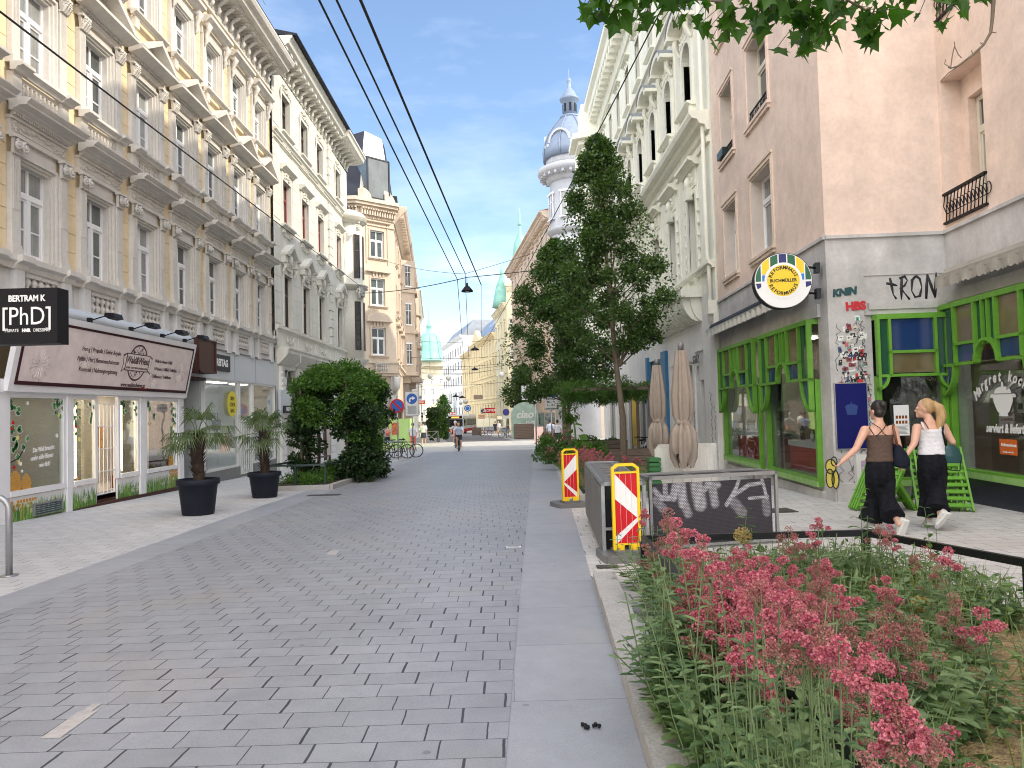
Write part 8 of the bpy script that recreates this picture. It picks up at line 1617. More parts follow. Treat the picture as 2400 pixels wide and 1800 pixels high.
# ---------------------------------------------------------------- folding chairs stacked by the green door
def chair_set(lab,x,y,rz,n,grp):
    for k in range(n):
        t=thing('slatted_chair',lab+(' in the stack' if k else '')+('',', second from the front',', third from the front',', hindmost')[k],'chair',(x+.085*k*math.cos(rz+2.6),y+.085*k*math.sin(rz+2.6),gz(y)),rz,grp)
        P=lambda u,v,w:(u,v,w)
        for q in range(9):
            f=q/8; zz=.10+.78*f; yy=-.42+.62*f+(.10*(f-.5)**2); m=M(); m.bar((-.27,yy,zz),(.27,yy,zz),.075,.02,0,(0,-.5,.8)); m.build('slat',K['green'],t)
        for s in(-1,1):
            m=M(); m.bar((s*.255,-.46,.02),(s*.255,.22,.95),.03,.06); m.build('side_rail',K['green'],t)
            m=M(); m.bar((s*.235,.30,.0),(s*.235,-.12,.48),.03,.05); m.build('leg',K['green'],t)
        m=M(); m.bar((-.24,.22,.14),(.24,.22,.14),.03,.04); m.build('stretcher',K['green'],t)
chair_set('green slatted folding chair left of the white-topped woman',6.0,11.5,R(-62),4,'green chairs leaning together on the left'); chair_set('green slatted folding chair right of the white-topped woman',6.95,11.55,R(-20),4,'green chairs leaning together on the right')
# ---------------------------------------------------------------- little things lying on the ground
def flat(name,lab,cat,px,py,w,d,mat,rz=0,h=.006,kind=None):
    lo,hi=.5,200; dd=ray(px,py)
    for _ in range(60):
        md=(lo+hi)/2
        if CAM_H+dd.z/dd.y*md>gz(md): lo=md
        else: hi=md
    m=M(); m.box(-w/2,w/2,-d/2,d/2,0,h); o=m.build(name,mat,None,(dd.x/dd.y*lo,lo,gz(lo)+.006),rz); 
    o.rotation_euler.x=math.atan(-.0205); return tag(o,None if kind else lab,None if kind else cat,kind=kind)
K['grate']=pm('iron_grate',(.06,.055,.05),.6,noise=((30,.5),))
flat('drain_grate','small rusty drain grate in the pale slabs below the near delineator','drain',1423,1329,.22,.14,K['grate']); flat('drain_grate','dark square drain grate in the pavement right of the woven screen','drain',1822,1197,.5,.5,K['grate']); flat('drain_grate','slotted drain in the left road edge strip before the leafy bed','drain',760,1161,.75,.3,K['grate'])
for px,py,w,d in((1203,1284,.16,.015),(1188,1284,.02,.06),(1219,1283,.02,.06)): flat('road_marking','','',px,py,w,d,K['signwhite'],kind='structure')
for px,py,w,d,rz in((165,1700,.10,.34,.02),(200,1672,.05,.22,0),(780,1297,.12,.3,.1),(960,1088,.2,.5,0)): flat('road_patch','','',px,py,w,d,pm('pale_patch',(.42,.40,.39),.8,noise=((20,.2),)),rz,.003,'structure')
lt=M(); r=random.Random(2)
for i in range(9): lt.ball((r.gauss(0,.02),r.gauss(0,.015),.012),r.uniform(.008,.014),5,4)
o=lt.build('litter',K['black'],None,(.36,3.62,gz(3.62)+.003)); tag(o,'small black crumpled scrap lying on the grey strip beside the kerb','litter')
# ================================================================ people
DEPS=[]
def remeshed(m,name,mat,parent,voxel,smooth=4):
    me=m.mesh(name+'_src',mat); o=bpy.data.objects.new(name+'_src',me); COL.objects.link(o)
    md=o.modifiers.new('r','REMESH'); md.mode='VOXEL'; md.voxel_size=voxel; md.use_smooth_shade=True
    sm=o.modifiers.new('s','SMOOTH'); sm.factor=.5; sm.iterations=smooth
    dg=bpy.context.evaluated_depsgraph_get(); dg.update(); e=o.evaluated_get(dg); nm=bpy.data.meshes.new_from_object(e); nm.name=name
    nm.materials.clear(); nm.materials.append(mat); nm.polygons.foreach_set('use_smooth',[True]*len(nm.polygons))
    bpy.data.objects.remove(o); bpy.data.meshes.remove(me); return inst(name,nm,parent)
def limb(m,pts,rs,n=12):
    pts=[Vector(p) for p in pts]; m.tube(pts,rs,n)
    m.ball(pts[0],rs[0]*.99,12,8); m.ball(pts[-1],rs[-1]*.99,12,8)
    for p,r_ in zip(pts[1:-1],rs[1:-1]): m.ball(p,r_*.98,12,8)
def hand(m,wrist,dirv,side,curl=.35,s=1.0):
    d=Vector(dirv).normalized(); sv=Vector(side).normalized(); nn=d.cross(sv).normalized(); w=Vector(wrist)
    for k in(-1.2,-.4,.4,1.2): limb(m,[w+sv*k*.010*s,w+d*.085*s+sv*k*.016*s],[.014*s,.011*s],8)
    for k,l in((-1.5,.058),(-.5,.074),(.5,.080),(1.5,.070)):
        a=w+d*.085*s+sv*k*.0135*s; b=a+d*l*.45*s+nn*l*curl*.35*s; c=b+d*l*.40*s*(1-curl)+nn*l*curl*.9*s; limb(m,[a,b,c],[.0095*s,.0085*s,.0068*s],7)
    a=w+d*.025*s+sv*.022*s; limb(m,[a,a+sv*.030*s+d*.030*s+nn*.01*s,a+sv*.034*s+d*.062*s+nn*.02*s],[.012*s,.010*s,.008*s],7)
def loft(m,secs,n=24,mat=0):    # secs: (center,rx,ry)
    vs=[]
    for c,rx,ry in secs:
        c=Vector(c)
        for j in range(n): t=2*math.pi*j/n; q=abs(math.cos(t))**.9*(1 if math.cos(t)>0 else -1); vs.append(c+Vector((rx*q,ry*math.sin(t),0)))
    k=len(secs); m.add(vs,[(i*n+j,i*n+(j+1)%n,(i+1)*n+(j+1)%n,(i+1)*n+j) for i in range(k-1) for j in range(n)],mat,True); m.add(vs[:n],[tuple(range(n-1,-1,-1))],mat); m.add(vs[-n:],[tuple(range(n))],mat)
def shoe(parent,ankle,toe,up,mat,sole,label=None):
    a,t=Vector(ankle),Vector(toe); d=(t-a).normalized(); u=Vector(up); sd=d.cross(u).normalized(); u=sd.cross(d).normalized(); heel=a-d*.06; L_=(t-heel).length
    m=M(); secs=[(0,.034,.075),(.15,.040,.085),(.35,.040,.075),(.6,.048,.052),(.85,.042,.036),(1,.02,.018)]; n=14; vs=[]
    for f,w,h in secs:
        for j in range(n): q=2*math.pi*j/n; vs.append(heel+d*L_*f+sd*w*math.cos(q)+u*(h*.5+h*.5*math.sin(q)))
    m.add(vs,[(i*n+j,i*n+(j+1)%n,(i+1)*n+(j+1)%n,(i+1)*n+j) for i in range(5) for j in range(n)],0,True); m.add(vs[:n],[tuple(range(n))],0)
    for f0,f1,w0,w1 in((-.03,.35,.038,.042),(.35,.8,.042,.05),(.8,1.03,.05,.022)):
        p=[heel+d*L_*f0+sd*w0,heel+d*L_*f0-sd*w0,heel+d*L_*f1-sd*w1,heel+d*L_*f1+sd*w1]; m.add([q-u*.028 for q in p]+[q+u*.004 for q in p],[(0,1,2,3),(7,6,5,4),(0,4,5,1),(1,5,6,2),(2,6,7,3),(3,7,4,0)],1)
    return m.build('shoe',[mat,sole],parent)
K['topbrown']=pm('brown_ribbed_cotton',(.11,.075,.06),.9,noise=((9,.15),),spec=.15,bump=(26,.5,.03)); K['topwhite']=pm('white_cotton',(.70,.70,.73),.85,noise=((9,.06),),bump=(22,.6,.03)); K['trouser']=pm('black_loose_trousers',(.010,.011,.015),.9,noise=((5,.5,(3,3,.6)),),spec=.15,bump=(11,.8,.05)); K['hairdark']=pm('dark_brown_hair',(.012,.009,.008),.45,noise=((30,.3,(1,1,.2)),)); K['hairblond']=pm('blond_hair',(.42,.27,.12),.5,noise=((30,.35,(1,1,.15)),)); K['bagnavy']=pm('navy_bag_cloth',(.006,.009,.02),.7,spec=.2); K['bagteal']=pm('dark_teal_leather',(.01,.055,.06),.4); K['strapbrown']=pm('brown_leather_strap',(.16,.06,.035),.5); K['sole']=pm('white_rubber_sole',(.72,.72,.70),.6); K['shoe']=pm('pale_trainer',(.62,.60,.57),.6)
def woman(label,Yw,basepx,J,top,hair,seed,facing):
    b=atY(*basepx,Yw); b=Vector((b.x,Yw,gz(Yw))); t=thing('person',label,'person',b)
    q=lambda px,py,dy=0: atY(px,py,Yw+dy)-b
    j={k:q(*v) for k,v in J.items()}; m=M(); S=.0055
    hd=j['head']; nk=j['neck']; sl,sr=j['shl'],j['shr']; sw=(sr-sl).length; wa=j['waist']; hp=j['hip']; mid=(sl+sr)/2
    m.ball(hd+Vector((0,0,.015)),.092,16,12,0,(.86,1.05,1.18)); m.ball(hd+facing*.035+Vector((0,0,-.055)),.066,14,10,0,(.85,1.0,1.05))       # skull, jaw
    limb(m,[hd+Vector((0,0,-.06))-facing*.015,nk],[.050,.056])
    fs=facing.cross(Vector((0,0,1))).normalized()
    limb(m,[hd+facing*.085+Vector((0,0,.0)),hd+facing*.110+Vector((0,0,-.034))],[.010,.0125],8); m.ball(hd+facing*.092+Vector((0,0,-.070)),.015,8,6,0,(1.2,.9,.6)); m.ball(hd+facing*.078+Vector((0,0,-.10)),.026,8,6)
    for s in(-1,1): m.ball(hd+fs*s*.083-facing*.005+Vector((0,0,-.02)),.026,8,6,0,(.45,.8,1.2)); m.ball(hd+fs*s*.032+facing*.088+Vector((0,0,.002)),.016,8,6)
    loft(m,[(hp+Vector((0,0,-.06)),.165,.125),(hp,.175,.13),(wa.lerp(hp,.5),.155,.11),(wa,.135,.10),(wa.lerp(mid,.5),.15,.105),(mid+Vector((0,0,-.10)),sw*.46,.105),(mid+Vector((0,0,-.03)),sw*.46,.085),(mid+Vector((0,0,.03)),sw*.30,.065),(nk,.06,.06)])
    limb(m,[sl.lerp(nk,.15)+Vector((0,0,-.02)),sl,j['ell'],j['wrl']],[.062,.060,.043,.028]); limb(m,[sr.lerp(nk,.15)+Vector((0,0,-.02)),sr,j['elr'],j['wrr']],[.062,.060,.043,.028])
    hand(m,j['wrl'],j['wrl']-j['ell']+Vector((0,0,-.02)),Vector((0,-1,0)),.5,.92); hand(m,j['wrr'],j['wrr']-j['elr'],Vector((0,1,.1)),.8,.92)
    for s in('l','r'): limb(m,[hp+Vector((-.08 if s=='l' else .08,0,-.05)),j['kn'+s],j['an'+s]],[.095,.06,.04])
    remeshed(m,'body',K['skin'],t,.009)
    # top
    m=M(); zT=j['topz'].z; hem=j['hem'].z; c=lambda z: wa+(mid-wa)*((z-wa.z)/(mid.z-wa.z)) if z>wa.z else hp+(wa-hp)*((z-hp.z)/(wa.z-hp.z))
    secs=[]; n=12
    for i in range(n+1):
        z=hem+(zT-hem)*i/n; f=i/n; rx=.178-.030*math.sin(f*math.pi*.9)+(.006 if i%3==1 else 0)+.012*f; secs.append((c(z),min(rx,sw*.47+.01),.128-.012*math.sin(f*math.pi)+.004*(i%2)))
    loft(m,secs,28); remeshed(m,'tank_top',top,t,.010,2)
    # trousers: wide legs
    m=M(); loft(m,[(hp+Vector((0,0,-.20)),.13,.10),(hp+Vector((0,0,-.10)),.182,.138),(hp+Vector((0,0,0)),.186,.142),(hp+Vector((0,0,.06)),.172,.135),(j['hem']*0+c(hem+.03),.160,.124)],24)
    for s in('l','r'):
        h=hp+Vector((-.085 if s=='l' else .085,0,-.12)); k=j['kn'+s]; a=j['an'+s]; e=j['cu'+s]
        limb(m,[h,h.lerp(k,.55),k],[.108,.110,.106],16); m.tube([k,k.lerp(e,.35),k.lerp(e,.7),e+(e-k)*.04],[.106,.112,.128,.150],18)
    remeshed(m,'trousers',K['trouser'],t,.012,3)
    return t,j,b,q
# left woman: dark bun, brown top
t,j,b,q=woman('woman walking away in a brown strappy top, dark hair tied in a bun',9.45,(2060,1240),dict(head=(2056,962,.04),neck=(2060,990),shl=(2027,1008),shr=(2093,1006),ell=(2006,1052,-.06),wrl=(1973,1082,-.16),elr=(2106,1048,-.05),wrr=(2108,1088,.08),waist=(2062,1060),hip=(2062,1100),topz=(2060,1019),hem=(2062,1082),knl=(2052,1162,.12),anl=(2042,1236,.16),cul=(2040,1219,.16),knr=(2076,1166,-.02),anr=(2108,1228,-.30),cur=(2092,1210,-.25)),K['topbrown'],K['hairdark'],1,Vector((-.35,.94,0)).normalized())
hd=j['head']; m=M(); m.ball(hd+Vector((.012,-.012,.03)),.102,16,12,0,(.92,1.02,1.10)); m.ball(hd+Vector((.03,-.10,.075)),.048,12,9); m.ball(hd+Vector((.0,-.05,-.03)),.07,12,8); remeshed(m,'hair',K['hairdark'],t,.010,1)
m=M(); nk=j['neck']; bk=lambda px,py,dy=-.118: q(px,py,dy)
for pts in((bk(2037,1001,-.06),bk(2041,1008,-.10),bk(2049,1020,-.13)),(bk(2080,990,-.05),bk(2071,1005,-.10),bk(2058,1019,-.128),bk(2053,1021,-.13)),(bk(2042,990,-.05),bk(2062,1003,-.10),bk(2072,1017,-.125),bk(2078,1020,-.125))): m.tube(pts,.0055,6)
m.build('back_straps',K['black'],t)
shoe(t,q(2040,1236,.16),q(2030,1242,.34),(0,0,1),K['shoe'],K['sole']); shoe(t,q(2119,1229,-.34),q(2106,1259,-.26),(-.3,1,.3),K['shoe'],K['sole'])
bgb=thing('shoulder_bag','slouchy navy blue bag hanging from the shoulder of the brown-topped woman','bag',b); m=M(); loft(m,[(q(2118,1098,-.06),.02,.05),(q(2112,1092,-.06),.11,.09),(q(2111,1078,-.06),.115,.09),(q(2108,1060,-.06),.085,.07),(q(2103,1045,-.06),.045,.045),(q(2101,1040,-.06),.02,.03)],20); remeshed(m,'bag_body',K['bagnavy'],bgb,.010,2)
m=M(); m.tube([q(2103,1044,-.10),q(2098,1020,-.11),q(2093,1000,-.07),q(2094,995,.0),q(2100,1010,.08),q(2104,1042,.05)],.016,7); m.build('strap',K['strapbrown'],bgb)
# right woman: blond ponytail, white top
t,j,b,q=woman('woman walking away in a white top looking left, blond ponytail',9.6,(2185,1236),dict(head=(2166,957,.04),neck=(2178,984),shl=(2149,1003),shr=(2211,1001),ell=(2142,1040,-.08),wrl=(2126,1064,-.14),elr=(2232,1036,-.02),wrr=(2234,1058,.16),waist=(2184,1046),hip=(2184,1084),topz=(2184,1006),hem=(2184,1065),knl=(2176,1152,.10),anl=(2177,1226,.10),cul=(2178,1208,.10),knr=(2196,1150,.0),anr=(2206,1214,-.26),cur=(2197,1196,-.2)),K['topwhite'],K['hairblond'],2,Vector((-.86,.5,0)).normalized())
hd=j['head']; m=M(); m.ball(hd+Vector((.028,-.016,.026)),.100,16,12,0,(.98,.98,1.12)); m.ball(hd+Vector((.10,-.045,.05)),.045,10,8); limb(m,[hd+Vector((.10,-.055,.06)),hd+Vector((.150,-.09,.0)),hd+Vector((.165,-.10,-.10)),hd+Vector((.135,-.11,-.21)),hd+Vector((.11,-.12,-.30))],[.042,.062,.066,.052,.018],14); remeshed(m,'hair',K['hairblond'],t,.010,1)
m=M(); m.tube([hd+Vector((.10,-.05,.06))+Vector((.045*math.cos(a),0,.045*math.sin(a))) for a in [i*.8 for i in range(9)]],.008,5); m.build('hair_tie',K['black'],t)
m=M()
for pts in((q(2160,990,-.03),q(2163,997,-.09),q(2168,1008,-.12)),(q(2203,988,-.03),q(2203,997,-.09),q(2204,1008,-.11))): m.tube(pts,.014,6)
m.build('top_straps',K['topwhite'],t); m=M(); m.tube([q(2164,986,-.02),q(2172,997,-.105),q(2176,1005,-.125)],.006,5); m.build('bra_strap',K['black'],t)
shoe(t,q(2176,1228,.10),q(2166,1236,.28),(0,0,1),K['shoe'],K['sole']); shoe(t,q(2214,1210,-.30),q(2194,1234,-.20),(-.4,1,.4),K['shoe'],K['sole'])
bgb=thing('shoulder_bag','small dark teal shoulder bag held under the arm of the white-topped woman','bag',b); m=M(); a=q(2228,1060,-.05); loft(m,[(a+Vector((.02,0,-.14)),.12,.07),(a+Vector((.01,0,-.05)),.135,.08),(a+Vector((-.01,0,.06)),.10,.065),(a+Vector((-.02,0,.10)),.06,.04)],18); remeshed(m,'bag_body',K['bagteal'],bgb,.010,2)
m=M(); m.tube([a+Vector((-.07,-.02,.08)),q(2209,1012,-.12),q(2211,992,-.07),q(2213,988,0),q(2216,1010,.08),a+Vector((-.02,.05,.08))],.013,6); m.tube([a+Vector((.10,-.05,-.08)),a+Vector((.06,-.08,-.24)),a+Vector((-.1,-.06,-.22))],.008,5); m.build('strap',K['black'],bgb)
def simple_person(label,px,py,Y,hpx,top,bottom,hair,skirt=False,walk=.12,face=1,scale=1.0,away=True,bagc=None):
    d=ray(px,py); b=Vector((d.x/d.y*Y,Y,gz(Y))); t=thing('person',label,'person',b,0 if away else math.pi); s=scale
    V=lambda x,y,z: Vector((x*s,y*s,z*s)); m=M(); m.ball(V(0,.02,1.60),.10*s,12,9,0,(.85,1,1.18)); limb(m,[V(0,.01,1.52),V(0,0,1.42)],[.05*s,.06*s],8)
    loft(m,[(V(0,0,.86),.15*s,.11*s),(V(0,0,1.0),.15*s,.11*s),(V(0,0,1.15),.135*s,.10*s),(V(0,0,1.34),.19*s,.11*s),(V(0,0,1.42),.12*s,.08*s)],14)
    for e in(-1,1):
        limb(m,[V(e*.19,0,1.38),V(e*.25,-e*walk*.5,1.12),V(e*.24,-e*walk*1.2+.06,.90)],[.055*s,.042*s,.03*s],8); limb(m,[V(e*.09,0,.88),V(e*.10,e*walk*.9+.03,.48),V(e*.10,e*walk*1.6,.07)],[.085*s,.058*s,.04*s],8); limb(m,[V(e*.10,e*walk*1.6-.03,.04),V(e*.10,e*walk*1.6+.14,.03)],[.045*s,.035*s],8)
        hand(m,V(e*.24,-e*walk*1.2+.06,.90),(0,.15,-1),(0,1,0),.4,s)
    m.ball(V(0,.12,1.58),.018*s,6,5); remeshed(m,'body',K['skin'],t,.016*s,2)
    m=M(); loft(m,[(V(0,0,.90),.19*s,.14*s),(V(0,0,1.1),.17*s,.13*s),(V(0,0,1.30),.205*s,.135*s),(V(0,0,1.40),.17*s,.10*s)],14)
    for e in(-1,1): limb(m,[V(e*.18,0,1.36),V(e*.235,-e*walk*.3,1.18)],[.075*s,.068*s],8)
    remeshed(m,'shirt',top,t,.018*s,2)
    m=M()
    if skirt: loft(m,[(V(0,0,.50),.23*s,.19*s),(V(0,0,.75),.20*s,.16*s),(V(0,0,.95),.16*s,.12*s)],14)
    else:
        loft(m,[(V(0,0,.80),.18*s,.13*s),(V(0,0,.95),.17*s,.125*s)],14)
        for e in(-1,1): limb(m,[V(e*.09,0,.86),V(e*.10,e*walk*.8,.52)],[.10*s,.09*s],8)
    remeshed(m,'skirt' if skirt else 'shorts',bottom,t,.018*s,2)
    m=M(); m.ball(V(0,-.012,1.635),.108*s,12,9,0,(.9,1,1.1)); m.ball(V(0,-.06,1.58),.07*s,10,8); m.build('hair',hair,t)
    if bagc: 
        m=M(); loft(m,[(V(.05,-.17,1.0),.12*s,.06*s),(V(.05,-.18,1.18),.13*s,.07*s),(V(.05,-.16,1.32),.10*s,.05*s)],12); m.tube([V(.10,-.12,1.32),V(.12,0,1.44),V(.10,.13,1.25)],.02*s,5); m.build('rucksack',bagc,t)
    return t
K['olive']=pm('grey_vest_cloth',(.40,.38,.36),.9); K['shortsd']=pm('dark_shorts',(.03,.03,.04),.9); K['coral']=pm('coral_cloth',(.65,.18,.12),.8); K['paleb']=pm('pale_blue_shirt',(.55,.62,.75),.9)
simple_person('pedestrian in grey vest and dark shorts with a rucksack before the lime hoarding',908,1040,46,0,K['olive'],K['shortsd'],K['hairdark'],bagc=K['coral'])
simple_person('pedestrian in a loose white shirt and dark skirt walking away by the leafy column',993,1035,56,0,K['topwhite'],K['shortsd'],K['hairdark'],skirt=True,scale=1.02)
simple_person('pedestrian in a white T-shirt seen behind the turn-right sign pole',968,1030,47,0,K['topwhite'],K['coral'],K['hairdark'],scale=1.0)
simple_person('pedestrian in pale clothes at the wall signs on the right pavement',1290,1020,50,0,K['paleb'],K['olive'],K['hairdark'],scale=.98)
simple_person('person in a white top beneath the yellow shutters on the right',1307,1020,46,0,K['topwhite'],K['shortsd'],K['hairdark'],scale=.98)
simple_person('tiny pedestrian in black far off by the right shops',1161,1010,96,0,K['shortsd'],K['shortsd'],K['hairdark']); simple_person('tiny pedestrian in beige far off by the right shops',1169,1010,97,0,K['topwhite'],K['olive'],K['hairblond'],away=False)
def cyclist(label,px,Y,top,shorts,hair,helmet=False):
    d=ray(px,1050); x=d.x/d.y*Y; z=gz(Y); t=thing('person',label,'person',(x,Y,z)); V=Vector
    m=M(); hd=V((0,-.12,1.66)); m.ball(hd,.10,12,9,0,(.85,1,1.2)); m.ball(hd+V((0,-.10,-.02)),.018,6,5); m.ball(hd+V((0,-.06,-.08)),.055,8,6); limb(m,[hd+V((0,.02,-.09)),V((0,.0,1.46))],[.05,.06],8)
    loft(m,[(V((0,.20,.92)),.16,.12),(V((0,.15,1.1)),.15,.11),(V((0,.05,1.32)),.20,.12),(V((0,.0,1.44)),.13,.09)],14)
    for e in(-1,1):
        limb(m,[V((e*.19,.0,1.40)),V((e*.29,-.16,1.18)),V((e*.25,-.40,1.02))],[.055,.043,.032],8); hand(m,V((e*.25,-.40,1.02)),(0,-1,-.3),(-e,0,0),.8)
        limb(m,[V((e*.09,.18,.92)),V((e*.13,-.16,.78 if e<0 else .62)),V((e*.11,.0 if e<0 else .04,.40 if e<0 else .22)),V((e*.11,-.14,.34 if e<0 else .15))],[.09,.062,.042,.035],8)
    remeshed(m,'body',K['skin'],t,.016,2)
    m=M(); loft(m,[(V((0,.19,.95)),.19,.14),(V((0,.14,1.12)),.18,.14),(V((0,.04,1.33)),.22,.14),(V((0,.0,1.44)),.15,.10)],14)
    for e in(-1,1): limb(m,[V((e*.18,.0,1.39)),V((e*.26,-.10,1.24))],[.078,.07],8)
    remeshed(m,'shirt',top,t,.018,2); m=M(); loft(m,[(V((0,.2,.86)),.17,.15),(V((0,.19,.97)),.165,.13)],12)
    for e in(-1,1): limb(m,[V((e*.09,.16,.90)),V((e*.125,-.10,.80 if e<0 else .68))],[.105,.085],8)
    remeshed(m,'shorts',shorts,t,.018,2); m=M(); m.ball(hd+V((0,.02,.035)),.108,12,9,0,(.92,1.05,1)); m.build('helmet' if helmet else 'hair',K['offwhite'] if helmet else hair,t)
    bk=bicycle('dark road bicycle ridden down the street by the '+('rear rider in a pale cap' if helmet else 'front rider in a white shirt'),x,Y,-math.pi/2,K['black'],None); bk.location.y=Y+.06
    return t
cyclist('cyclist in a white short-sleeved shirt and black shorts riding towards the viewer',1076,43.6,K['paleb'],K['shortsd'],K['hairdark']); cyclist('second cyclist with pale helmet and beige top riding just behind the first',1068.5,48.5,K['olive'],K['coral'],K['hairblond'],True)
# ================================================================ bus and things far down the street
d=ray(1068,1016); Yb=112; bx=d.x/d.y*Yb
bs=thing('city_bus','red and white city bus with dark windscreen coming up the far street','bus',(bx,Yb,gz(Yb)),R(-8)); m=M(); w=1.25
m.prism([(-w,.35),(w,.35),(w,2.7),(w-.15,2.95),(-w+.15,2.95),(-w,2.7)],0,11,'y',0); m.box(-w-.005,w+.005,-.02,11,.3,.75,1); m.build('body',[K['whitepaint'],K['red']],bs)
m=M(); m.box(-w+.12,w-.12,-.03,.0,1.05,2.25); m.build('windscreen',K['glassD'],bs); m=M(); m.box(-w+.2,w-.2,-.035,0,2.35,2.72,0); m.box(-.6,.6,-.05,-.03,2.42,2.64,1); m.build('destination_display',[K['black'],pm('amber_display',(.8,.3,.05),.5,emit=((1,.35,.05),1.2))],bs)
for s in(-1,1): m=M(); m.box(s*.7-.2,s*.7+.2,-.05,0,.78,.95); m.build('headlight',K['signwhite'],bs); m=M(); m.lathe([(.48,-.14),(.48,.14)],(s*1.08,2.2,.48),18,0,axis='x'); m.build('wheel',K['black'],bs); m=M(); m.bar((s*w,-.1,2.4),(s*(w+.3),-.25,2.0),.05,.05); m.box(s*(w+.18),s*(w+.4),-.3,-.2,1.6,2.05); m.build('mirror',K['red' if s<0 else 'black'],bs)
m=M(); m.box(-w-.01,-w,.4,10.6,1.2,2.3); m.box(w,w+.01,.4,10.6,1.2,2.3); m.build('side_window',K['glassD'],bs)
lc=thing('leafy_column','dense clipped column of dark creeper standing on the far left pavement','climbing plant',(-5.85,60.5,gz(60.5))); r=random.Random(51); cl=[(Vector((.62*math.cos(a:=r.uniform(0,6.28)),.6*math.sin(a),r.uniform(.25,2.55))),r.uniform(.2,.36)) for _ in range(60)]+[(Vector((r.gauss(0,.35),r.gauss(0,.3),2.65)),.3) for _ in range(14)]
leaf_cards(6500,clump_sampler(cl,.3),.17,r).build('crown',K['leafD'],lc,fix=False); m=M(); m.tube([(0,0,0),(0,0,2.5)],.12,7); m.build('trunk',K['bark'],lc); leaf_cards(1500,clump_sampler(cl[:20],.5),.15,r).build('bright_growth',K['leafV'],lc,fix=False)
bn=thing('cafe_barrier','grey metal café barrier beside the dark leafy column','barrier',(-6.75,58.5,gz(58.5))); m=M()
for a,b_ in(((0,0,0),(0,0,.95)),((1.1,0,0),(1.1,0,.95)),((0,0,.95),(1.1,0,.95)),((0,0,.1),(1.1,0,.1)),((0,0,.1),(1.1,0,.95)),((1.1,0,.1),(0,0,.95))): m.bar(a,b_,.05,.05,0,(0,1,0))
m.build('frame',K['greymetal'],bn)
def wallsign(label,px0,py0,px1,py1,Y,mat,words,tm='signwhite',pole=False,size=.5,cat='sign'):
    a,b_=atY(px0,py0,Y),atY(px1,py1,Y); t=thing('shop_sign',label,cat,((a.x+b_.x)/2,Y,(a.z+b_.z)/2)); w,h=(b_.x-a.x)/2,abs(a.z-b_.z)/2; m=M(); m.box(-w,w,-.06,.06,-h,h); m.build('sign_box',mat,t)
    n=len(words)
    for i,s in enumerate(words):
        mt=K[tm] if isinstance(tm,str) else K[tm[i]]
        if s: text(s,2*h*size/n,mt,t,(0,-.066,h*(1-(2*i+1)/n)),bold=.004*Y/50)
    if pole: m=M(); m.tube([(0,.0,-h),(0,.0,gz(Y)-(a.z+b_.z)/2)],.045,6); m.build('pole',K['steel'],t)
    return t
wallsign('large white projecting sign with black and red lettering left of the street trees',1222,904,1275,936,44.0,K['signwhite'],('PETER','BORTEN','HANDARBEITEN'),('ink','red','ink'),size=.95)
wallsign('small white sign with teal arrows in front of the black and red lettered sign',1246,926,1263,943,41,K['signwhite'],('—','ADLER','—'),'bagteal',pole=True,size=.8)
wallsign('grey parking panel with a blue square top on the right pavement',1278,931,1305,961,38.5,K['offwhite'],('werktags','Mo - Fr','8 - 18 h','Ladetätigkeit'),'anthra',pole=True,size=.8); a=atY(1292,926,38.5); m=M(); m.box(-.24,.24,-.03,.03,-.14,.12); o=tag(m.build('parking_plate',K['signblue'],None,(a.x,38.48,a.z)),'blue plate above the grey parking panel on the right pavement','road sign')
wallsign('orange-red shop sign sticking out beside the turn-right sign',978,939,997,947,64,pm('orange_red',(.75,.10,.04),.5),('BIPA',),size=.7); wallsign('blue and white square shop sign behind the turn-right sign',980,927,988,937,66,K['signwhite'],('NP',),'signblue',size=.8)
wallsign('red shop sign on the plain white far house',1056,966,1067,972,150,K['red'],('MODE',),size=.6); wallsign('wide red shop fascia with white letters on the far right',1136,956,1161,968,92,K['red'],('KOFFER',),size=.6); wallsign('dark red square shop sign left of the wide red fascia',1127,958,1136,969,91,K['maroon'],('CA',),size=.9); wallsign('orange shop sign below the red ones on the far right',1121,972,1137,981,88,pm('orange_sign',(.75,.26,.05),.5),('PIZZA',),size=.7); wallsign('plain brown board on the far yellow house',1110,926,1132,936,100,K['wood'],('',)); wallsign('black and white projecting sign on the far left shops',987,967,992,986,66,K['black'],('A','B'),size=.7)
c=atY(1096,957,90); t=thing('shop_sign','round bright blue sign hanging before the white far house','sign',c); m=M(); m.lathe([(.42,.05),(.42,-.05),(.001,-.05)],n=24,axis='y'); m.build('sign_disc',K['lb'],t); m=M(); m.lathe([(.3,-.06),(.24,-.06)],n=20,axis='y'); m.build('ring',K['signwhite'],t)
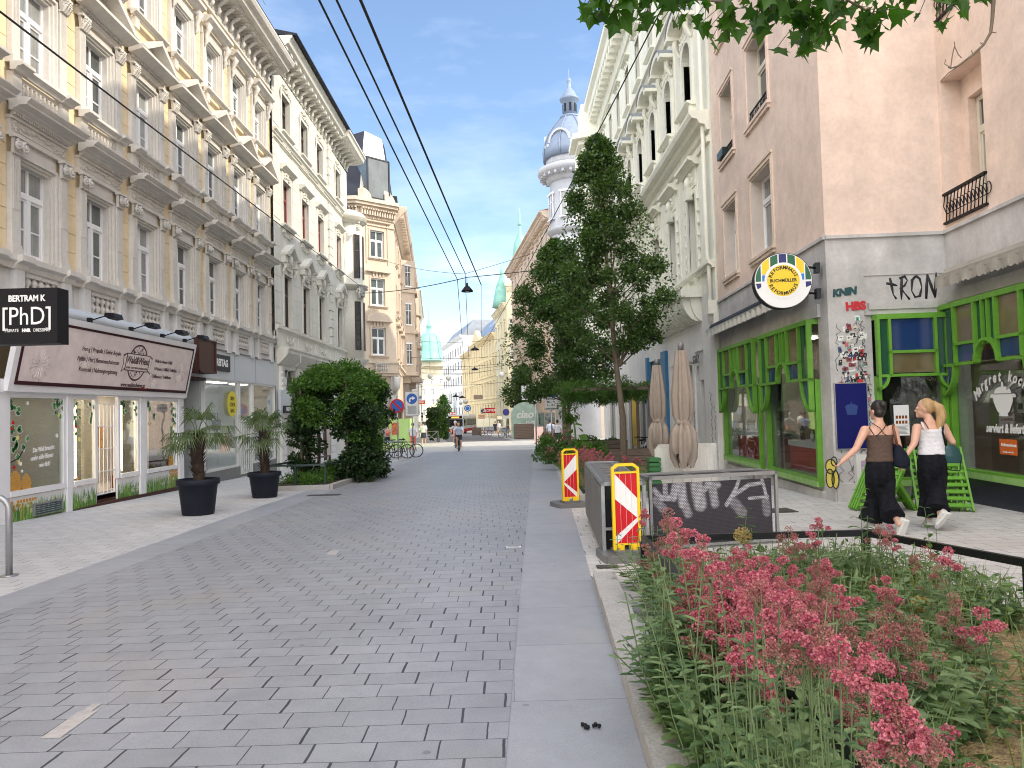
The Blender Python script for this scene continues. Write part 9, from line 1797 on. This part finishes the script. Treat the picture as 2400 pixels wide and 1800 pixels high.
c=atY(1186,966,70); t=thing('no_stopping_sign','small blue and red no-stopping sign with white plate on the far right','road sign',(c.x,70,gz(70))); h=c.z-gz(70); m=M(); m.tube([(0,0,0),(0,0,h+.3)],.04,6); m.build('pole',K['steel'],t); m=M(); m.lathe([(.33,-.05),(.27,-.06),(.001,-.06)],(0,0,h),20,0,axis='y'); m.box(-.3,.3,-.06,-.04,h-.62,h-.36,1); m.build('sign_disc',[pm('violet_blue',(.06,.05,.30),.5),K['signwhite']],t)
# advertising column with painted arch, sandwich board, café seats round the right corner
c=atY(1232,990,66); t=thing('painted_screen','pale green rounded screen with a white spray lettering behind the pallet box','screen',(c.x,69,gz(69))); m=M(); m.prism([(-1.3,0),(1.3,0),(1.3,2.2)]+arc(0,2.2,1.3,0,math.pi,10,1.2)[1:],-.05,.05,'y'); m.build('board',pm('mint_board',(.42,.58,.50),.6,noise=((2,.2),)),t)
for q,s in enumerate(('ciao','grüß')): text(s,1.0,K['signwhite'],t,(0,-.06,2.2-q*1.0),bold=.03,shear=.2)
c=atY(1262,990,52); t=thing('sandwich_board','pinkish sandwich board standing on the right pavement before the crossing','sign',(c.x,52,gz(52))); m=M(); m.obox((0,-.12,.62),(.33,0,0),(0,.015,.0),(0,.10,.58)); m.obox((0,.12,.62),(.33,0,0),(0,.015,0),(0,-.10,.58)); m.build('boards',pm('pink_board',(.62,.42,.38),.6),t)
m=M(); m.box(-.26,.26,-.30,-.285,.35,.9); 
for k,(y,col) in enumerate(((33.5,'yellow'),(36.5,'pale'))):
    t=thing('folded_awning_panel',col+' upright fabric panel hanging at the ivory house ground floor'+(', nearer one' if k==0 else ', farther one'),'panel',(XR-.3,y,gz(y)+.4),RZR); m=M()
    for q in range(8): m.lathe([(.06,0),(.06,2.3)],(q*.1,0,0),6)
    m.build('cloth',pm('fabric_'+col,(.62,.42,.06) if k==0 else (.6,.55,.45),.8),t)
# ---------------------------------------------------------------- lettering becomes plain mesh
dg=bpy.context.evaluated_depsgraph_get(); dg.update()
for o in [o for o in list(SC.objects) if o.type=='FONT']:
    me=bpy.data.meshes.new_from_object(o.evaluated_get(dg)); n=bpy.data.objects.new('tmp',me); COL.objects.link(n)
    n.parent=o.parent; n.location=o.location; n.rotation_euler=o.rotation_euler; n.scale=o.scale; nm=o.name.split('.')[0]; bpy.data.objects.remove(o); n.name=nm
